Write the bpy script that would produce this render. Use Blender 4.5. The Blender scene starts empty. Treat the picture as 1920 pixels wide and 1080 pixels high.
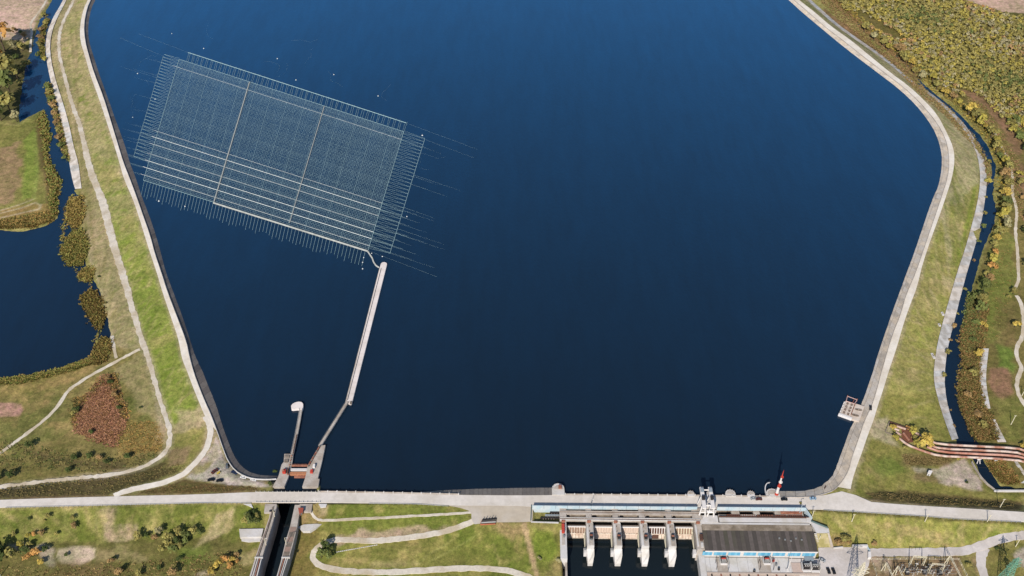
import bpy, math, random
import numpy as np
from mathutils import Vector
from mathutils.geometry import delaunay_2d_cdt, tessellate_polygon
R = math.radians
S = bpy.context.scene
COL = S.collection
rnd = random.Random(7)
nrng = np.random.default_rng(11)
# ------------------------------------------------------------------ camera
FPX, PITCH, HC = 1900.0, R(43.5), 610.0
cam = bpy.data.cameras.new('camera'); camo = bpy.data.objects.new('camera', cam); COL.objects.link(camo)
camo.location = (0, 0, HC); camo.rotation_euler = (R(90) - PITCH, 0, 0)
cam.sensor_width = 36; cam.lens = 36 * FPX / 1920; cam.clip_start = 1; cam.clip_end = 9000
S.camera = camo
# ------------------------------------------------------------------ sky, sun, exposure
SUN_EL, SUN_AZ = R(37), R(197)            # light comes from behind the camera, a little to the left
w = bpy.data.worlds.new('World'); S.world = w; w.use_nodes = True
wn = w.node_tree.nodes; wl = w.node_tree.links
sky = wn.new('ShaderNodeTexSky'); sky.sky_type = 'NISHITA'; sky.sun_disc = False
sky.sun_elevation = SUN_EL; sky.sun_rotation = SUN_AZ; sky.altitude = 300; sky.air_density = 1.0; sky.dust_density = 0.6; sky.ozone_density = 2.0
wl.new(sky.outputs[0], wn['Background'].inputs[0]); wn['Background'].inputs[1].default_value = 0.10
sl = bpy.data.lights.new('sun', 'SUN'); sl.energy = 4.6; sl.angle = R(0.5); sl.color = (1.0, 0.93, 0.83)
so = bpy.data.objects.new('sun', sl); COL.objects.link(so)
sd_ = Vector((math.sin(SUN_AZ) * math.cos(SUN_EL), math.cos(SUN_AZ) * math.cos(SUN_EL), math.sin(SUN_EL)))
so.rotation_euler = sd_.to_track_quat('Z', 'Y').to_euler(); so.location = (0, 300, 500)
vs = S.view_settings; vs.view_transform = 'Standard'; vs.look = 'None'; vs.gamma = 1; vs.use_curve_mapping = False
vs.exposure = 0.78
# ------------------------------------------------------------------ projection of survey points to the ground
SP, CP = math.sin(PITCH), math.cos(PITCH)
def P(px, py, z):
    u = (px - 960) / FPX; v = (540 - py) / FPX
    d = (u, v * SP + CP, v * CP - SP)
    t = (z - HC) / d[2]
    return Vector((d[0] * t, d[1] * t, z))
def PL(pts, z): return [P(a, b, z) for a, b in pts]
def lin(c):
    c = c / 255.0
    return c / 12.92 if c <= 0.04045 else ((c + 0.055) / 1.055) ** 2.4
KA = 0.50
def A(r, g, b, k=1.0): return np.array([lin(r), lin(g), lin(b)]) * KA * k
def T3(c): return (float(c[0]), float(c[1]), float(c[2]), 1.0)
WR, WP, WT = 7.5, 0.0, -5.0               # reservoir, pond and canal, tailwater levels
# ------------------------------------------------------------------ surveyed lines
LC_L = [(195,-120),(180,-60),(171,-22),(165,0),(157,15),(150,46),(150,76),(160,107),(168,137),(185,183),(200,229),(215,275),(224,305),(232,335),(248,370),(260,405),(271,441),(282,476),(294,511),(304,546),(320,593),(336,640),(340,670),(352,699),(363,729),(375,758),(381,773),(388,788)]
LC_R = [(202,-120),(186,-60),(177,-22),(170,0),(163,15),(157,46),(159,76),(167,107),(176,137),(194,183),(208,229),(222,275),(231,305),(243,335),(256,370),(268,405),(281,441),(290,476),(302,511),(313,546),(331,593),(349,640),(355,670),(363,699),(374,729),(386,758),(393,773),(407,809),(419,844),(427,864),(440,882),(458,893),(476,898),(500,899),(518,898)]
LW = [(213,-120),(196,-60),(186,-22),(179,0),(171,15),(165,46),(166,76),(176,107),(185,137),(202,183),(218,229),(235,275),(243,305),(255,335),(266,370),(280,405),(292,441),(302,476),(311,511),(324,546),(342,593),(357,640),(366,670),(381,699),(392,729),(405,758),(413,787),(424,818),(435,847),(447,869),(462,882),(480,890),(505,892),(522,892)]
RW = [(1455,921),(1490,921),(1505,921),(1521,919),(1539,913),(1547,907),(1562,893),(1569,876),(1576,854),(1586,828),(1595,801),(1603,789),(1615,759),(1624,736),(1636,700),(1649,656),(1667,604),(1682,561),(1700,513),(1716,469),(1731,425),(1747,377),(1761,346),(1766,314),(1766,286),(1756,251),(1737,221),(1716,195),(1685,166),(1648,138),(1612,111),(1576,83),(1540,53),(1504,23),(1480,1),(1440,-34),(1380,-86),(1330,-130)]
RC_L = [(1455,932),(1490,932),(1509,932),(1530,930),(1545,926),(1560,921),(1571,913),(1583,897),(1591,883),(1598,856),(1608,828),(1621,789),(1634,763),(1644,731),(1652,700),(1673,628),(1688,592),(1699,552),(1717,512),(1734,462),(1750,415),(1766,368),(1777,333),(1780,308),(1777,273),(1766,245),(1749,220),(1724,191),(1694,163),(1658,136),(1620,107),(1585,79),(1549,52),(1516,23),(1489,0),(1449,-35),(1390,-87),(1340,-131)]
RC_R = [(1595,917),(1598,900),(1605,878),(1616,849),(1628,813),(1637,791),(1646,760),(1656,731),(1665,700),(1682,650),(1694,607),(1707,570),(1719,540),(1730,494),(1747,444),(1761,406),(1775,365),(1786,330),(1790,302),(1788,277),(1775,248),(1757,214),(1733,188),(1704,161),(1668,135),(1629,103),(1595,75),(1559,50),(1528,23),(1498,0),(1459,-35),(1400,-88),(1350,-132)]
BERM = [(150,-60),(143,-20),(139,0),(121,34),(111,61),(110,98),(116,122),(125,159),(136,199),(150,232),(156,263),(163,293),(171,324),(183,353),(197,391),(208,441),(222,490),(234,525),(243,560),(253,596),(267,641),(278,673),(290,714),(299,747),(308,776),(318,803),(319,824),(314,844),(296,862),(267,877),(231,887),(190,893),(133,898),(74,905),(0,914),(-80,924)]
LL_R = [(150,-60),(132,-20),(125,0),(102,43),(93,79),(96,116),(105,153),(119,195),(130,235),(138,275),(147,305),(150,330),(153,353)]
LL_L = [(142,-60),(126,-20),(119,0),(95,40),(85,76),(87,113),(95,153),(107,195),(116,232),(124,275),(131,309),(134,330),(141,354)]
RL_L = [(1785,825),(1774,796),(1762,760),(1751,717),(1751,690),(1758,641),(1771,592),(1786,540),(1798,500),(1807,475),(1819,434),(1832,384),(1838,346),(1837,311),(1829,280),(1810,245),(1786,218),(1765,196),(1737,173),(1706,152),(1677,128),(1645,102),(1602,73),(1563,45),(1527,12),(1500,-12),(1440,-60)]
RL_R = [(1797,822),(1788,796),(1778,766),(1771,726),(1772,683),(1780,637),(1792,592),(1804,543),(1815,503),(1829,459),(1838,425),(1846,384),(1849,346),(1846,305),(1835,273),(1816,242),(1794,217),(1772,196),(1743,173),(1711,152),(1682,127),(1650,101),(1607,72),(1568,44),(1532,11),(1505,-13),(1445,-61)]
MR_T = [(-90,941),(0,937),(195,931),(380,927),(480,922),(620,923),(780,926),(861,928),(980,929),(1047,928),(1290,930),(1450,932),(1509,933),(1545,929),(1572,922),(1596,919),(1603,927),(1617,938),(1639,942),(1721,948),(1793,952),(1920,960),(2010,966)]
MR_B = [(-90,957),(0,951),(175,947),(380,942),(500,942),(620,942),(692,943),(780,944),(839,948),(990,948),(996,951),(1047,951.2),(1290,953.4),(1450,954.6),(1513,955),(1545,955),(1572,957),(1595,958),(1610,959),(1625,960),(1640,961),(1721,966),(1793,972),(1920,978),(2010,984)]
CONN = [(384,781),(392,792),(395,806),(392,830),(382,850),(364,871),(341,892),(308,905),(267,914),(234,921),(214,930)]
WPOLY_L = [(104,-60),(97,-5),(92,9),(73,37),(62,70),(58,95),(48,115),(40,160),(34,205),(34,232),(55,220),(74,210),(81,206),(93,253),(87,293),(107,330),(115,339),(106,374),(107,409),(84,423),(42,433),(0,430),(-140,424),(-140,722),(0,715),(44,711),(98,697),(148,681),(181,670),(206,640),(210,625),(204,598),(194,575),(190,545),(180,525),(166,505),(160,480),(152,450),(151,420),(158,392),(160,372),(145,362),(138,346),(134,322),(126,285),(119,240),(110,200),(97,158),(90,120),(88,90),(92,60),(99,40),(113,10),(121,-15),(130,-60)]
WPOLY_R = [(1790, 829), (1797, 822), (1788, 796), (1778, 766), (1771, 726), (1772, 683), (1780, 637), (1792, 592), (1804, 543), (1815, 503), (1829, 459), (1838, 425), (1835.5, 426.8), (1844.5, 397.2), (1853.5, 368.2), (1856.0, 344.0), (1858.0, 318.4), (1842.0, 278.4), (1826.5, 256.2), (1810.0, 238.0), (1796.0, 220.6), (1780.0, 204.2), (1758.5, 187.0), (1741.5, 173.0), (1725.5, 157.0), (1711.5, 140.0), (1697.0, 123.2), (1684.5, 113.4), (1671.0, 101.2), (1657.0, 89.2), (1646.0, 80.8), (1636.0, 74.2), (1625.0, 63.2), (1614.0, 53.2), (1598.0, 38.8), (1573.0, 14.8), (1543.0, -15.2), (1498.0, -61.2), (1502.0, -62.8), (1547.0, -16.8), (1577.0, 13.2), (1602.0, 37.2), (1620.0, 50.8), (1631.0, 60.8), (1642.0, 71.8), (1650.0, 79.2), (1663.0, 86.8), (1677.0, 98.8), (1691.5, 110.6), (1703.0, 120.8), (1716.5, 138.0), (1730.5, 155.0), (1746.5, 171.0), (1763.5, 185.0), (1786.0, 201.8), (1804.0, 217.4), (1820.0, 234.0), (1837.5, 251.8), (1854.0, 273.6), (1870.0, 313.6), (1866.0, 340.0), (1864.5, 363.8), (1865, 371), (1871, 396), (1867, 418), (1857, 440), (1846, 466), (1838, 494), (1829, 525), (1820, 560), (1815, 592), (1803, 628), (1801, 656), (1804, 683), (1797, 711), (1795, 732), (1796, 760), (1806, 778), (1811, 806), (1822, 824), (1840, 845), (1848, 863), (1857, 880), (1867, 896), (1876, 910), (1917, 912), (2000, 912), (2000, 921), (1865, 919), (1850, 909), (1837, 896), (1829, 873), (1821, 860), (1806, 842)]
# ------------------------------------------------------------------ generic helpers
def fr(p, q, t): return tuple(a + (b - a) * t for a, b in zip(p, q))
def resample(pts, step):
    pts = [Vector(p) for p in pts]; out = [pts[0]]; acc = 0
    for a, b in zip(pts, pts[1:]):
        L = (b - a).length; n = max(1, int(round(L / step)))
        for i in range(1, n + 1): out.append(a.lerp(b, i / n))
    return out
def smooth(pts, it=2):
    for _ in range(it):
        q = [pts[0]]
        for a, b in zip(pts, pts[1:]):
            q += [a.lerp(b, 0.25), a.lerp(b, 0.75)]
        q.append(pts[-1]); pts = q
    return pts
def arc_n(pts, n):
    L = [0]
    for a, b in zip(pts, pts[1:]): L.append(L[-1] + (b - a).length)
    out = []; j = 0
    for i in range(n + 1):
        s = L[-1] * i / n
        while j < len(L) - 2 and L[j + 1] < s: j += 1
        t = (s - L[j]) / max(1e-9, L[j + 1] - L[j]); out.append(pts[j].lerp(pts[j + 1], min(1, max(0, t))))
    return out
def plen(pts): return sum((b - a).length for a, b in zip(pts, pts[1:]))
# ------------------------------------------------------------------ materials
MATS = {}
def nodes(name):
    m = bpy.data.materials.new(name); m.use_nodes = True
    return m, m.node_tree.nodes, m.node_tree.links, m.node_tree.nodes['Principled BSDF']
def mat(name, col, rough=0.85, sc=0.6, amt=0.25, bump=0.0, metal=0.0, col2=None, sc2=0.08):
    if name in MATS: return MATS[name]
    m, n, l, b = nodes(name)
    tc = n.new('ShaderNodeNewGeometry')
    nz = n.new('ShaderNodeTexNoise'); nz.inputs['Scale'].default_value = sc; nz.inputs['Detail'].default_value = 6; nz.inputs['Roughness'].default_value = 0.65
    l.new(tc.outputs['Position'], nz.inputs['Vector'])
    mr = n.new('ShaderNodeMapRange'); mr.inputs[1].default_value = 0.25; mr.inputs[2].default_value = 0.75
    mr.inputs[3].default_value = 1 - amt; mr.inputs[4].default_value = 1 + amt
    l.new(nz.outputs['Fac'], mr.inputs[0])
    mx = n.new('ShaderNodeMix'); mx.data_type = 'RGBA'; mx.blend_type = 'MULTIPLY'; mx.inputs[0].default_value = 1
    if col2 is not None:
        n2 = n.new('ShaderNodeTexNoise'); n2.inputs['Scale'].default_value = sc2; n2.inputs['Detail'].default_value = 4
        l.new(tc.outputs['Position'], n2.inputs['Vector'])
        m2 = n.new('ShaderNodeMapRange'); m2.inputs[1].default_value = 0.42; m2.inputs[2].default_value = 0.6
        l.new(n2.outputs['Fac'], m2.inputs[0])
        m3 = n.new('ShaderNodeMix'); m3.data_type = 'RGBA'; m3.inputs[6].default_value = T3(col); m3.inputs[7].default_value = T3(col2)
        l.new(m2.outputs[0], m3.inputs[0]); l.new(m3.outputs[2], mx.inputs[6])
    else: mx.inputs[6].default_value = T3(col)
    l.new(mr.outputs[0], mx.inputs[7]); l.new(mx.outputs[2], b.inputs['Base Color'])
    b.inputs['Roughness'].default_value = rough; b.inputs['Metallic'].default_value = metal
    b.inputs['Specular IOR Level'].default_value = 0.3
    if bump:
        bp = n.new('ShaderNodeBump'); bp.inputs['Strength'].default_value = bump; bp.inputs['Distance'].default_value = 0.3
        l.new(nz.outputs['Fac'], bp.inputs['Height']); l.new(bp.outputs[0], b.inputs['Normal'])
    MATS[name] = m; return m
def ground_mat():
    m, n, l, b = nodes('ground_cover')
    at = n.new('ShaderNodeAttribute'); at.attribute_name = 'albedo'
    g = n.new('ShaderNodeNewGeometry'); last = at.outputs['Color']
    hs = []
    for sc, det, lo, hi in ((0.055, 5, 0.80, 1.2), (0.35, 6, 0.62, 1.38), (1.3, 3, 0.72, 1.28)):
        nz = n.new('ShaderNodeTexNoise'); nz.inputs['Scale'].default_value = sc; nz.inputs['Detail'].default_value = det; nz.inputs['Roughness'].default_value = 0.7
        l.new(g.outputs['Position'], nz.inputs['Vector'])
        mr = n.new('ShaderNodeMapRange'); mr.inputs[1].default_value = 0.3; mr.inputs[2].default_value = 0.7; mr.inputs[3].default_value = lo; mr.inputs[4].default_value = hi
        l.new(nz.outputs['Fac'], mr.inputs[0])
        mx = n.new('ShaderNodeMix'); mx.data_type = 'RGBA'; mx.blend_type = 'MULTIPLY'; mx.inputs[0].default_value = 1
        l.new(last, mx.inputs[6]); l.new(mr.outputs[0], mx.inputs[7]); last = mx.outputs[2]; hs.append(nz)
    nz = n.new('ShaderNodeTexNoise'); nz.inputs['Scale'].default_value = 0.16; nz.inputs['Detail'].default_value = 9; nz.inputs['Roughness'].default_value = 0.72
    l.new(g.outputs['Position'], nz.inputs['Vector'])
    cr = n.new('ShaderNodeValToRGB'); cr.color_ramp.elements[0].position = 0.36; cr.color_ramp.elements[0].color = (0.78, 0.86, 0.72, 1); cr.color_ramp.elements[1].position = 0.64; cr.color_ramp.elements[1].color = (1.22, 1.13, 1.24, 1)
    l.new(nz.outputs['Fac'], cr.inputs[0]); mx = n.new('ShaderNodeMix'); mx.data_type = 'RGBA'; mx.blend_type = 'MULTIPLY'; mx.inputs[0].default_value = 1
    l.new(last, mx.inputs[6]); l.new(cr.outputs[0], mx.inputs[7]); last = mx.outputs[2]
    l.new(last, b.inputs['Base Color']); b.inputs['Roughness'].default_value = 0.95; b.inputs['Specular IOR Level'].default_value = 0.1
    bp = n.new('ShaderNodeBump'); bp.inputs['Strength'].default_value = 0.6; bp.inputs['Distance'].default_value = 0.8
    l.new(hs[1].outputs['Fac'], bp.inputs['Height']); l.new(bp.outputs[0], b.inputs['Normal'])
    return m
SHW, SHR = 1.0, 0.405
def water_mat(name, col, ior=1.36, rough=0.08, wave=0.12, sheen=1.0):
    m, n, l, b = nodes(name)
    b.inputs['Base Color'].default_value = T3(col); b.inputs['Roughness'].default_value = rough; b.inputs['IOR'].default_value = ior
    b.inputs['Sheen Weight'].default_value = SHW * sheen; b.inputs['Sheen Tint'].default_value = (0.03, 0.38, 1.0, 1); b.inputs['Sheen Roughness'].default_value = SHR   # blue sheen standing in for sky reflection, stronger at grazing angles
    g = n.new('ShaderNodeNewGeometry')
    mp = n.new('ShaderNodeMapping'); mp.inputs['Scale'].default_value = (1.0, 0.6, 1.0); mp.inputs['Rotation'].default_value = (0, 0, 0.4)
    l.new(g.outputs['Position'], mp.inputs[0])
    nz = n.new('ShaderNodeTexNoise'); nz.inputs['Scale'].default_value = 0.45; nz.inputs['Detail'].default_value = 5
    l.new(mp.outputs[0], nz.inputs['Vector'])
    bp = n.new('ShaderNodeBump'); bp.inputs['Strength'].default_value = wave; bp.inputs['Distance'].default_value = 0.6
    l.new(nz.outputs['Fac'], bp.inputs['Height']); l.new(bp.outputs[0], b.inputs['Normal'])
    n2 = n.new('ShaderNodeTexNoise'); n2.inputs['Scale'].default_value = 0.006; n2.inputs['Detail'].default_value = 3
    l.new(mp.outputs[0], n2.inputs['Vector'])
    mr = n.new('ShaderNodeMapRange'); mr.inputs[1].default_value = 0.3; mr.inputs[2].default_value = 0.7; mr.inputs[3].default_value = rough * 0.6; mr.inputs[4].default_value = rough * 1.6
    l.new(n2.outputs['Fac'], mr.inputs[0]); l.new(mr.outputs[0], b.inputs['Roughness'])
    n3 = n.new('ShaderNodeTexNoise'); n3.inputs['Scale'].default_value = 0.05; n3.inputs['Detail'].default_value = 7; n3.inputs['Roughness'].default_value = 0.7
    mp2 = n.new('ShaderNodeMapping'); mp2.inputs['Scale'].default_value = (1.6, 0.35, 1.0); mp2.inputs['Rotation'].default_value = (0, 0, 0.12)
    l.new(g.outputs['Position'], mp2.inputs[0]); l.new(mp2.outputs[0], n3.inputs['Vector'])
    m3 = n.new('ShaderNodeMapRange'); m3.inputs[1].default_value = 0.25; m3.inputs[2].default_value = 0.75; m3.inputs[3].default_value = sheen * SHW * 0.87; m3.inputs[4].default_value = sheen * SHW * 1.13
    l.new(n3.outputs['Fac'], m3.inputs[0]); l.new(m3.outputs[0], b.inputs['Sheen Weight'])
    return m
def tint_mat(name, rough=0.8, trans=0.0):
    m, n, l, b = nodes(name)
    at = n.new('ShaderNodeAttribute'); at.attribute_name = 'tint'
    oi = n.new('ShaderNodeObjectInfo'); mr = n.new('ShaderNodeMapRange'); mr.inputs[3].default_value = 0.8; mr.inputs[4].default_value = 1.2
    l.new(oi.outputs['Random'], mr.inputs[0])
    mx = n.new('ShaderNodeMix'); mx.data_type = 'RGBA'; mx.blend_type = 'MULTIPLY'; mx.inputs[0].default_value = 1
    l.new(at.outputs['Color'], mx.inputs[6]); l.new(mr.outputs[0], mx.inputs[7]); l.new(mx.outputs[2], b.inputs['Base Color'])
    b.inputs['Roughness'].default_value = rough; b.inputs['Specular IOR Level'].default_value = 0.15
    tl = n.new('ShaderNodeBsdfTranslucent'); ms = n.new('ShaderNodeMixShader'); ms.inputs[0].default_value = trans
    l.new(mx.outputs[2], tl.inputs[0]); l.new(b.outputs[0], ms.inputs[1]); l.new(tl.outputs[0], ms.inputs[2]); l.new(ms.outputs[0], n['Material Output'].inputs[0])
    return m
M_FOL = tint_mat('foliage', 0.8, 0.35)
M_ROAD = mat('pale_road', A(232,223,214), 0.9, 0.35, 0.12, 0.1, col2=A(220,210,198), sc2=0.05)
M_DIKE = mat('pale_dike_road', A(244,235,222), 0.9, 0.35, 0.14, 0.1, col2=A(232,220,203), sc2=0.06)
M_TRACK = mat('dirt_track', A(228,217,200), 0.95, 0.6, 0.2, 0.2, col2=A(206,190,164), sc2=0.07)
M_GRAV = mat('gravel_yard', A(222,213,208), 0.95, 0.5, 0.12, 0.15, col2=A(206,196,188), sc2=0.06)
M_PLAZA = mat('dusty_plaza', A(218,208,198), 0.95, 0.25, 0.12, 0.1, col2=A(204,190,170), sc2=0.03)
M_CONC = mat('concrete_light', A(196,186,176), 0.9, 0.8, 0.18, 0.1, col2=A(176,163,150), sc2=0.15)
M_WHITE = mat('concrete_white', A(222,218,216), 0.85, 0.7, 0.10, 0.05, col2=A(210,204,196), sc2=0.12)
M_CONCD = mat('concrete_weathered', A(150,138,126), 0.95, 0.9, 0.3, 0.15, col2=A(122,110,98), sc2=0.2)
M_WALLG = mat('lock_wall_grey', A(206,194,186), 0.95, 0.5, 0.2, 0.1, col2=A(182,170,162), sc2=0.1)
M_JET = mat('jetty_white', A(246,234,228), 0.85, 0.4, 0.08, 0.05, col2=A(232,220,212), sc2=0.08)
M_SLABL = mat('asphalt_lining', A(124,115,109), 0.9, 0.5, 0.2, 0.1, col2=A(98,91,88), sc2=0.05)
M_SLABR = [mat('slope_concrete_%s' % k, A(*c, 1.5) * np.array([1.05, 1, .93]), 0.92, 0.6, 0.16, 0.1, col2=A(*d, 1.35), sc2=0.12) for k, c, d in (('pale', (183,173,161), (170,160,148)), ('warm', (176,165,151), (160,150,138)), ('grey', (168,160,150), (184,175,165)))]
M_LINE = [mat('canal_concrete_%s' % k, A(*c, 1.5), 0.92, 0.6, 0.25, 0.1, col2=A(*d, 1.3), sc2=0.15) for k, c, d in (('pale', (188,180,172), (170,160,148)), ('cool', (180,178,176), (160,156,150)))]
M_BLUE = mat('blue_paint', A(190,212,222), 0.7, 0.8, 0.10, col2=A(208,218,222), sc2=0.2)
M_PANE = mat('blue_window_panel', A(98,172,208), 0.35, 0.8, 0.12)
M_ROOF = mat('dark_roof_felt', A(94,86,80), 0.9, 0.25, 0.18, 0.05, col2=A(84,80,68), sc2=0.06)
M_ROOFB = mat('brown_roof_edge', A(132,118,100), 0.95, 0.5, 0.3, 0.1, col2=A(166,152,136), sc2=0.12)
M_RUST = mat('rusty_steel', A(150,92,72), 0.8, 1.2, 0.35, 0.1, col2=A(176,120,96), sc2=0.3)
M_RUSTD = mat('dark_rust', A(92,62,50), 0.85, 1.5, 0.4, 0.1)
M_GATE = mat('gate_paint', A(226,212,196), 0.7, 0.9, 0.2, 0.05, col2=A(204,178,158), sc2=0.35)
M_BLACK = mat('black_steel', A(46,42,42), 0.7, 1.5, 0.3)
M_RED = mat('red_paint', A(196,66,50), 0.6, 1.0, 0.15)
M_WPAINT = mat('white_paint', A(238,232,228), 0.55, 1.0, 0.08)
M_PIPE = mat('pipe_paint', A(214,192,178), 0.6, 0.6, 0.2, col2=A(170,118,96), sc2=0.14)
M_POLE = mat('pole_cream', A(238,228,200), 0.7, 1, 0.1)
M_GREY = mat('grey_metal', A(140,142,142), 0.5, 1, 0.15)
M_GREEN = mat('green_steel', A(112,170,146), 0.6, 1, 0.15)
M_ROPE = mat('rope_pale', A(172,204,206), 0.8, 1.0, 0.2)
M_ROPEB = mat('rope_bright', A(240,244,240), 0.8, 1.0, 0.1)
M_BOOM = mat('boom_grey_brown', A(176,178,172), 0.9, 0.3, 0.3)
M_GLASS = mat('car_glass', A(28,34,42), 0.15, 1, 0.05)
M_TYRE = mat('tyre_rubber', A(34,34,34), 0.9, 2, 0.1)
M_BARK = mat('bark', A(96,80,64), 0.95, 3, 0.3)
M_TIN = mat('blue_grey_sheet', A(150,160,168), 0.5, 1, 0.15)
# ------------------------------------------------------------------ objects
ORG = {}
def tag(o, label=None, cat=None, group=None, kind=None):
    if label: o['label'] = label
    if cat: o['category'] = cat
    if group: o['group'] = group
    if kind: o['kind'] = kind
    return o
def root(name, loc, label, cat, group=None, rz=0):
    o = bpy.data.objects.new(name, None); COL.objects.link(o); o.location = loc; o.rotation_euler = (0, 0, rz)
    o.empty_display_size = 1; ORG[o.name] = Vector(loc)
    return tag(o, label, cat, group)
class MB:
    def __init__(s): s.v = []; s.f = []
    def add(s, vs_, fs):
        k = len(s.v); s.v += [tuple(p) for p in vs_]; s.f += [tuple(i + k for i in f) for f in fs]; return s
    def prism(s, base, z0, z1=None, top=None):
        # base: list of xy(z) points, counter-clockwise or not; z0/z1 heights
        n = len(base); b = [(p[0], p[1], z0) for p in base]
        t = [(p[0], p[1], z1) for p in base] if top is None else [tuple(p) for p in top]
        ar = sum(b[i][0] * b[(i + 1) % n][1] - b[(i + 1) % n][0] * b[i][1] for i in range(n))
        if ar < 0: b.reverse(); t.reverse()
        fs = [(i, (i + 1) % n, n + (i + 1) % n, n + i) for i in range(n)]
        if n <= 4: fs += [tuple(range(n, 2 * n)), tuple(range(n - 1, -1, -1))]
        else:
            tri = tessellate_polygon([[Vector((p[0], p[1], 0)) for p in b]])
            for a, c, d in tri:
                x = (b[c][0] - b[a][0]) * (b[d][1] - b[a][1]) - (b[c][1] - b[a][1]) * (b[d][0] - b[a][0])
                if x < 0: c, d = d, c
                fs.append((n + a, n + c, n + d)); fs.append((d, c, a))
        return s.add(b + t, fs)
    def box(s, c, sx, sy, z0, z1, rz=0):
        ca, sa = math.cos(rz), math.sin(rz)
        return s.prism([(c[0] + x * ca - y * sa, c[1] + x * sa + y * ca) for x, y in ((-sx/2,-sy/2),(sx/2,-sy/2),(sx/2,sy/2),(-sx/2,sy/2))], z0, z1)
    def tube(s, pts, r, n=6, r2=None, cap=True):
        pts = [Vector(p) for p in pts]; m = len(pts); vs_ = []
        for i, p in enumerate(pts):
            d = (pts[min(i + 1, m - 1)] - pts[max(i - 1, 0)]).normalized()
            up = Vector((0, 0, 1)) if abs(d.z) < 0.95 else Vector((1, 0, 0))
            a = d.cross(up).normalized(); b = a.cross(d)
            rr = r if r2 is None else r + (r2 - r) * i / (m - 1)
            for k in range(n):
                t = 2 * math.pi * k / n; vs_.append(p + a * math.cos(t) * rr + b * math.sin(t) * rr)
        fs = [(i * n + k, i * n + (k + 1) % n, (i + 1) * n + (k + 1) % n, (i + 1) * n + k) for i in range(m - 1) for k in range(n)]
        if cap: fs += [tuple(range(n - 1, -1, -1)), tuple((m - 1) * n + k for k in range(n))]
        return s.add(vs_, fs)
    def bar(s, a, b, wx=0.2): return s.tube([a, b], wx, 4)
    def ribbon(s, L, Rr, thick=0.0):
        k = len(L); vs_ = list(L) + list(Rr)
        return s.add(vs_, [(i, i + k, i + k + 1, i + 1) for i in range(k - 1)])
    def build(s, name, m, parent=None, label=None, cat=None, group=None, kind=None, sm=False):
        if parent is None:
            v = np.array(s.v); o0 = Vector(((v[:,0].min() + v[:,0].max()) / 2, (v[:,1].min() + v[:,1].max()) / 2, v[:,2].min()))
        else: o0 = ORG[parent.name]
        me = bpy.data.meshes.new(name); me.from_pydata([(a[0] - o0.x, a[1] - o0.y, a[2] - o0.z) for a in s.v], [], s.f)
        if sm: me.polygons.foreach_set('use_smooth', [True] * len(me.polygons))
        if m is not None: me.materials.append(m)
        o = bpy.data.objects.new(name, me); COL.objects.link(o)
        if parent is None: o.location = o0
        else: o.parent = parent
        ORG[o.name] = o0
        return tag(o, label, cat, group, kind)
def copy_tree(o, parent=None):
    c = o.copy(); COL.objects.link(c)
    if parent is not None: c.parent = parent
    for ch in o.children: copy_tree(ch, c)
    return c
ONES = 'first second third fourth fifth sixth seventh eighth ninth tenth eleventh twelfth thirteenth fourteenth fifteenth sixteenth seventeenth eighteenth nineteenth'.split()
TENS = {2:('twentieth','twenty'),3:('thirtieth','thirty'),4:('fortieth','forty'),5:('fiftieth','fifty'),6:('sixtieth','sixty'),7:('seventieth','seventy'),8:('eightieth','eighty'),9:('ninetieth','ninety')}
def ordw(i):
    if i < 20: return ONES[i - 1]
    t, o = divmod(i, 10)
    return TENS[t][0] if o == 0 else TENS[t][1] + '-' + ONES[o - 1]
# ------------------------------------------------------------------ terrain grid
GS = 1.5
gx0, gx1, gy0, gy1 = -760.0, 760.0, 300.0, 1480.0
NX, NY = int((gx1 - gx0) / GS) + 1, int((gy1 - gy0) / GS) + 1
GX = gx0 + GS * np.arange(NX); GY = gy0 + GS * np.arange(NY)
X, Y = np.meshgrid(GX, GY)
def vnoise(scale, seed, octs=3):
    out = np.zeros_like(X); amp = 1; tot = 0
    for o in range(octs):
        r_ = np.random.default_rng(seed + o * 17); s_ = scale / 2 ** o
        nx, ny = int((gx1 - gx0) / s_) + 3, int((gy1 - gy0) / s_) + 3
        g = r_.random((ny, nx)); fx = (X - gx0) / s_; fy = (Y - gy0) / s_
        ix = fx.astype(int); iy = fy.astype(int); tx = fx - ix; ty = fy - iy
        tx = tx * tx * (3 - 2 * tx); ty = ty * ty * (3 - 2 * ty)
        v = (g[iy, ix] * (1 - tx) + g[iy, ix + 1] * tx) * (1 - ty) + (g[iy + 1, ix] * (1 - tx) + g[iy + 1, ix + 1] * tx) * ty
        out += amp * v; tot += amp; amp *= 0.55
    return out / tot * 2 - 1
N_BIG, N_MID, N_SM = vnoise(60, 1), vnoise(16, 5), vnoise(5, 9, 2)
def sub(b, pad):
    i0 = max(0, int((b[0] - pad - gx0) / GS)); i1 = min(NX, int((b[1] + pad - gx0) / GS) + 2)
    j0 = max(0, int((b[2] - pad - gy0) / GS)); j1 = min(NY, int((b[3] + pad - gy0) / GS) + 2)
    return slice(j0, max(j0, j1)), slice(i0, max(i0, i1))
def bbox(p): return (min(a[0] for a in p), max(a[0] for a in p), min(a[1] for a in p), max(a[1] for a in p))
def dist_line(p, x, y, closed=False):
    d = np.full(x.shape, 1e9); q = list(p) + ([p[0]] if closed else [])
    for a, b in zip(q, q[1:]):
        ax, ay, bx, by = a[0], a[1], b[0], b[1]; L = (bx - ax) ** 2 + (by - ay) ** 2 + 1e-9
        t = np.clip(((x - ax) * (bx - ax) + (y - ay) * (by - ay)) / L, 0, 1)
        d = np.minimum(d, (x - ax - t * (bx - ax)) ** 2 + (y - ay - t * (by - ay)) ** 2)
    return np.sqrt(d)
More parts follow.
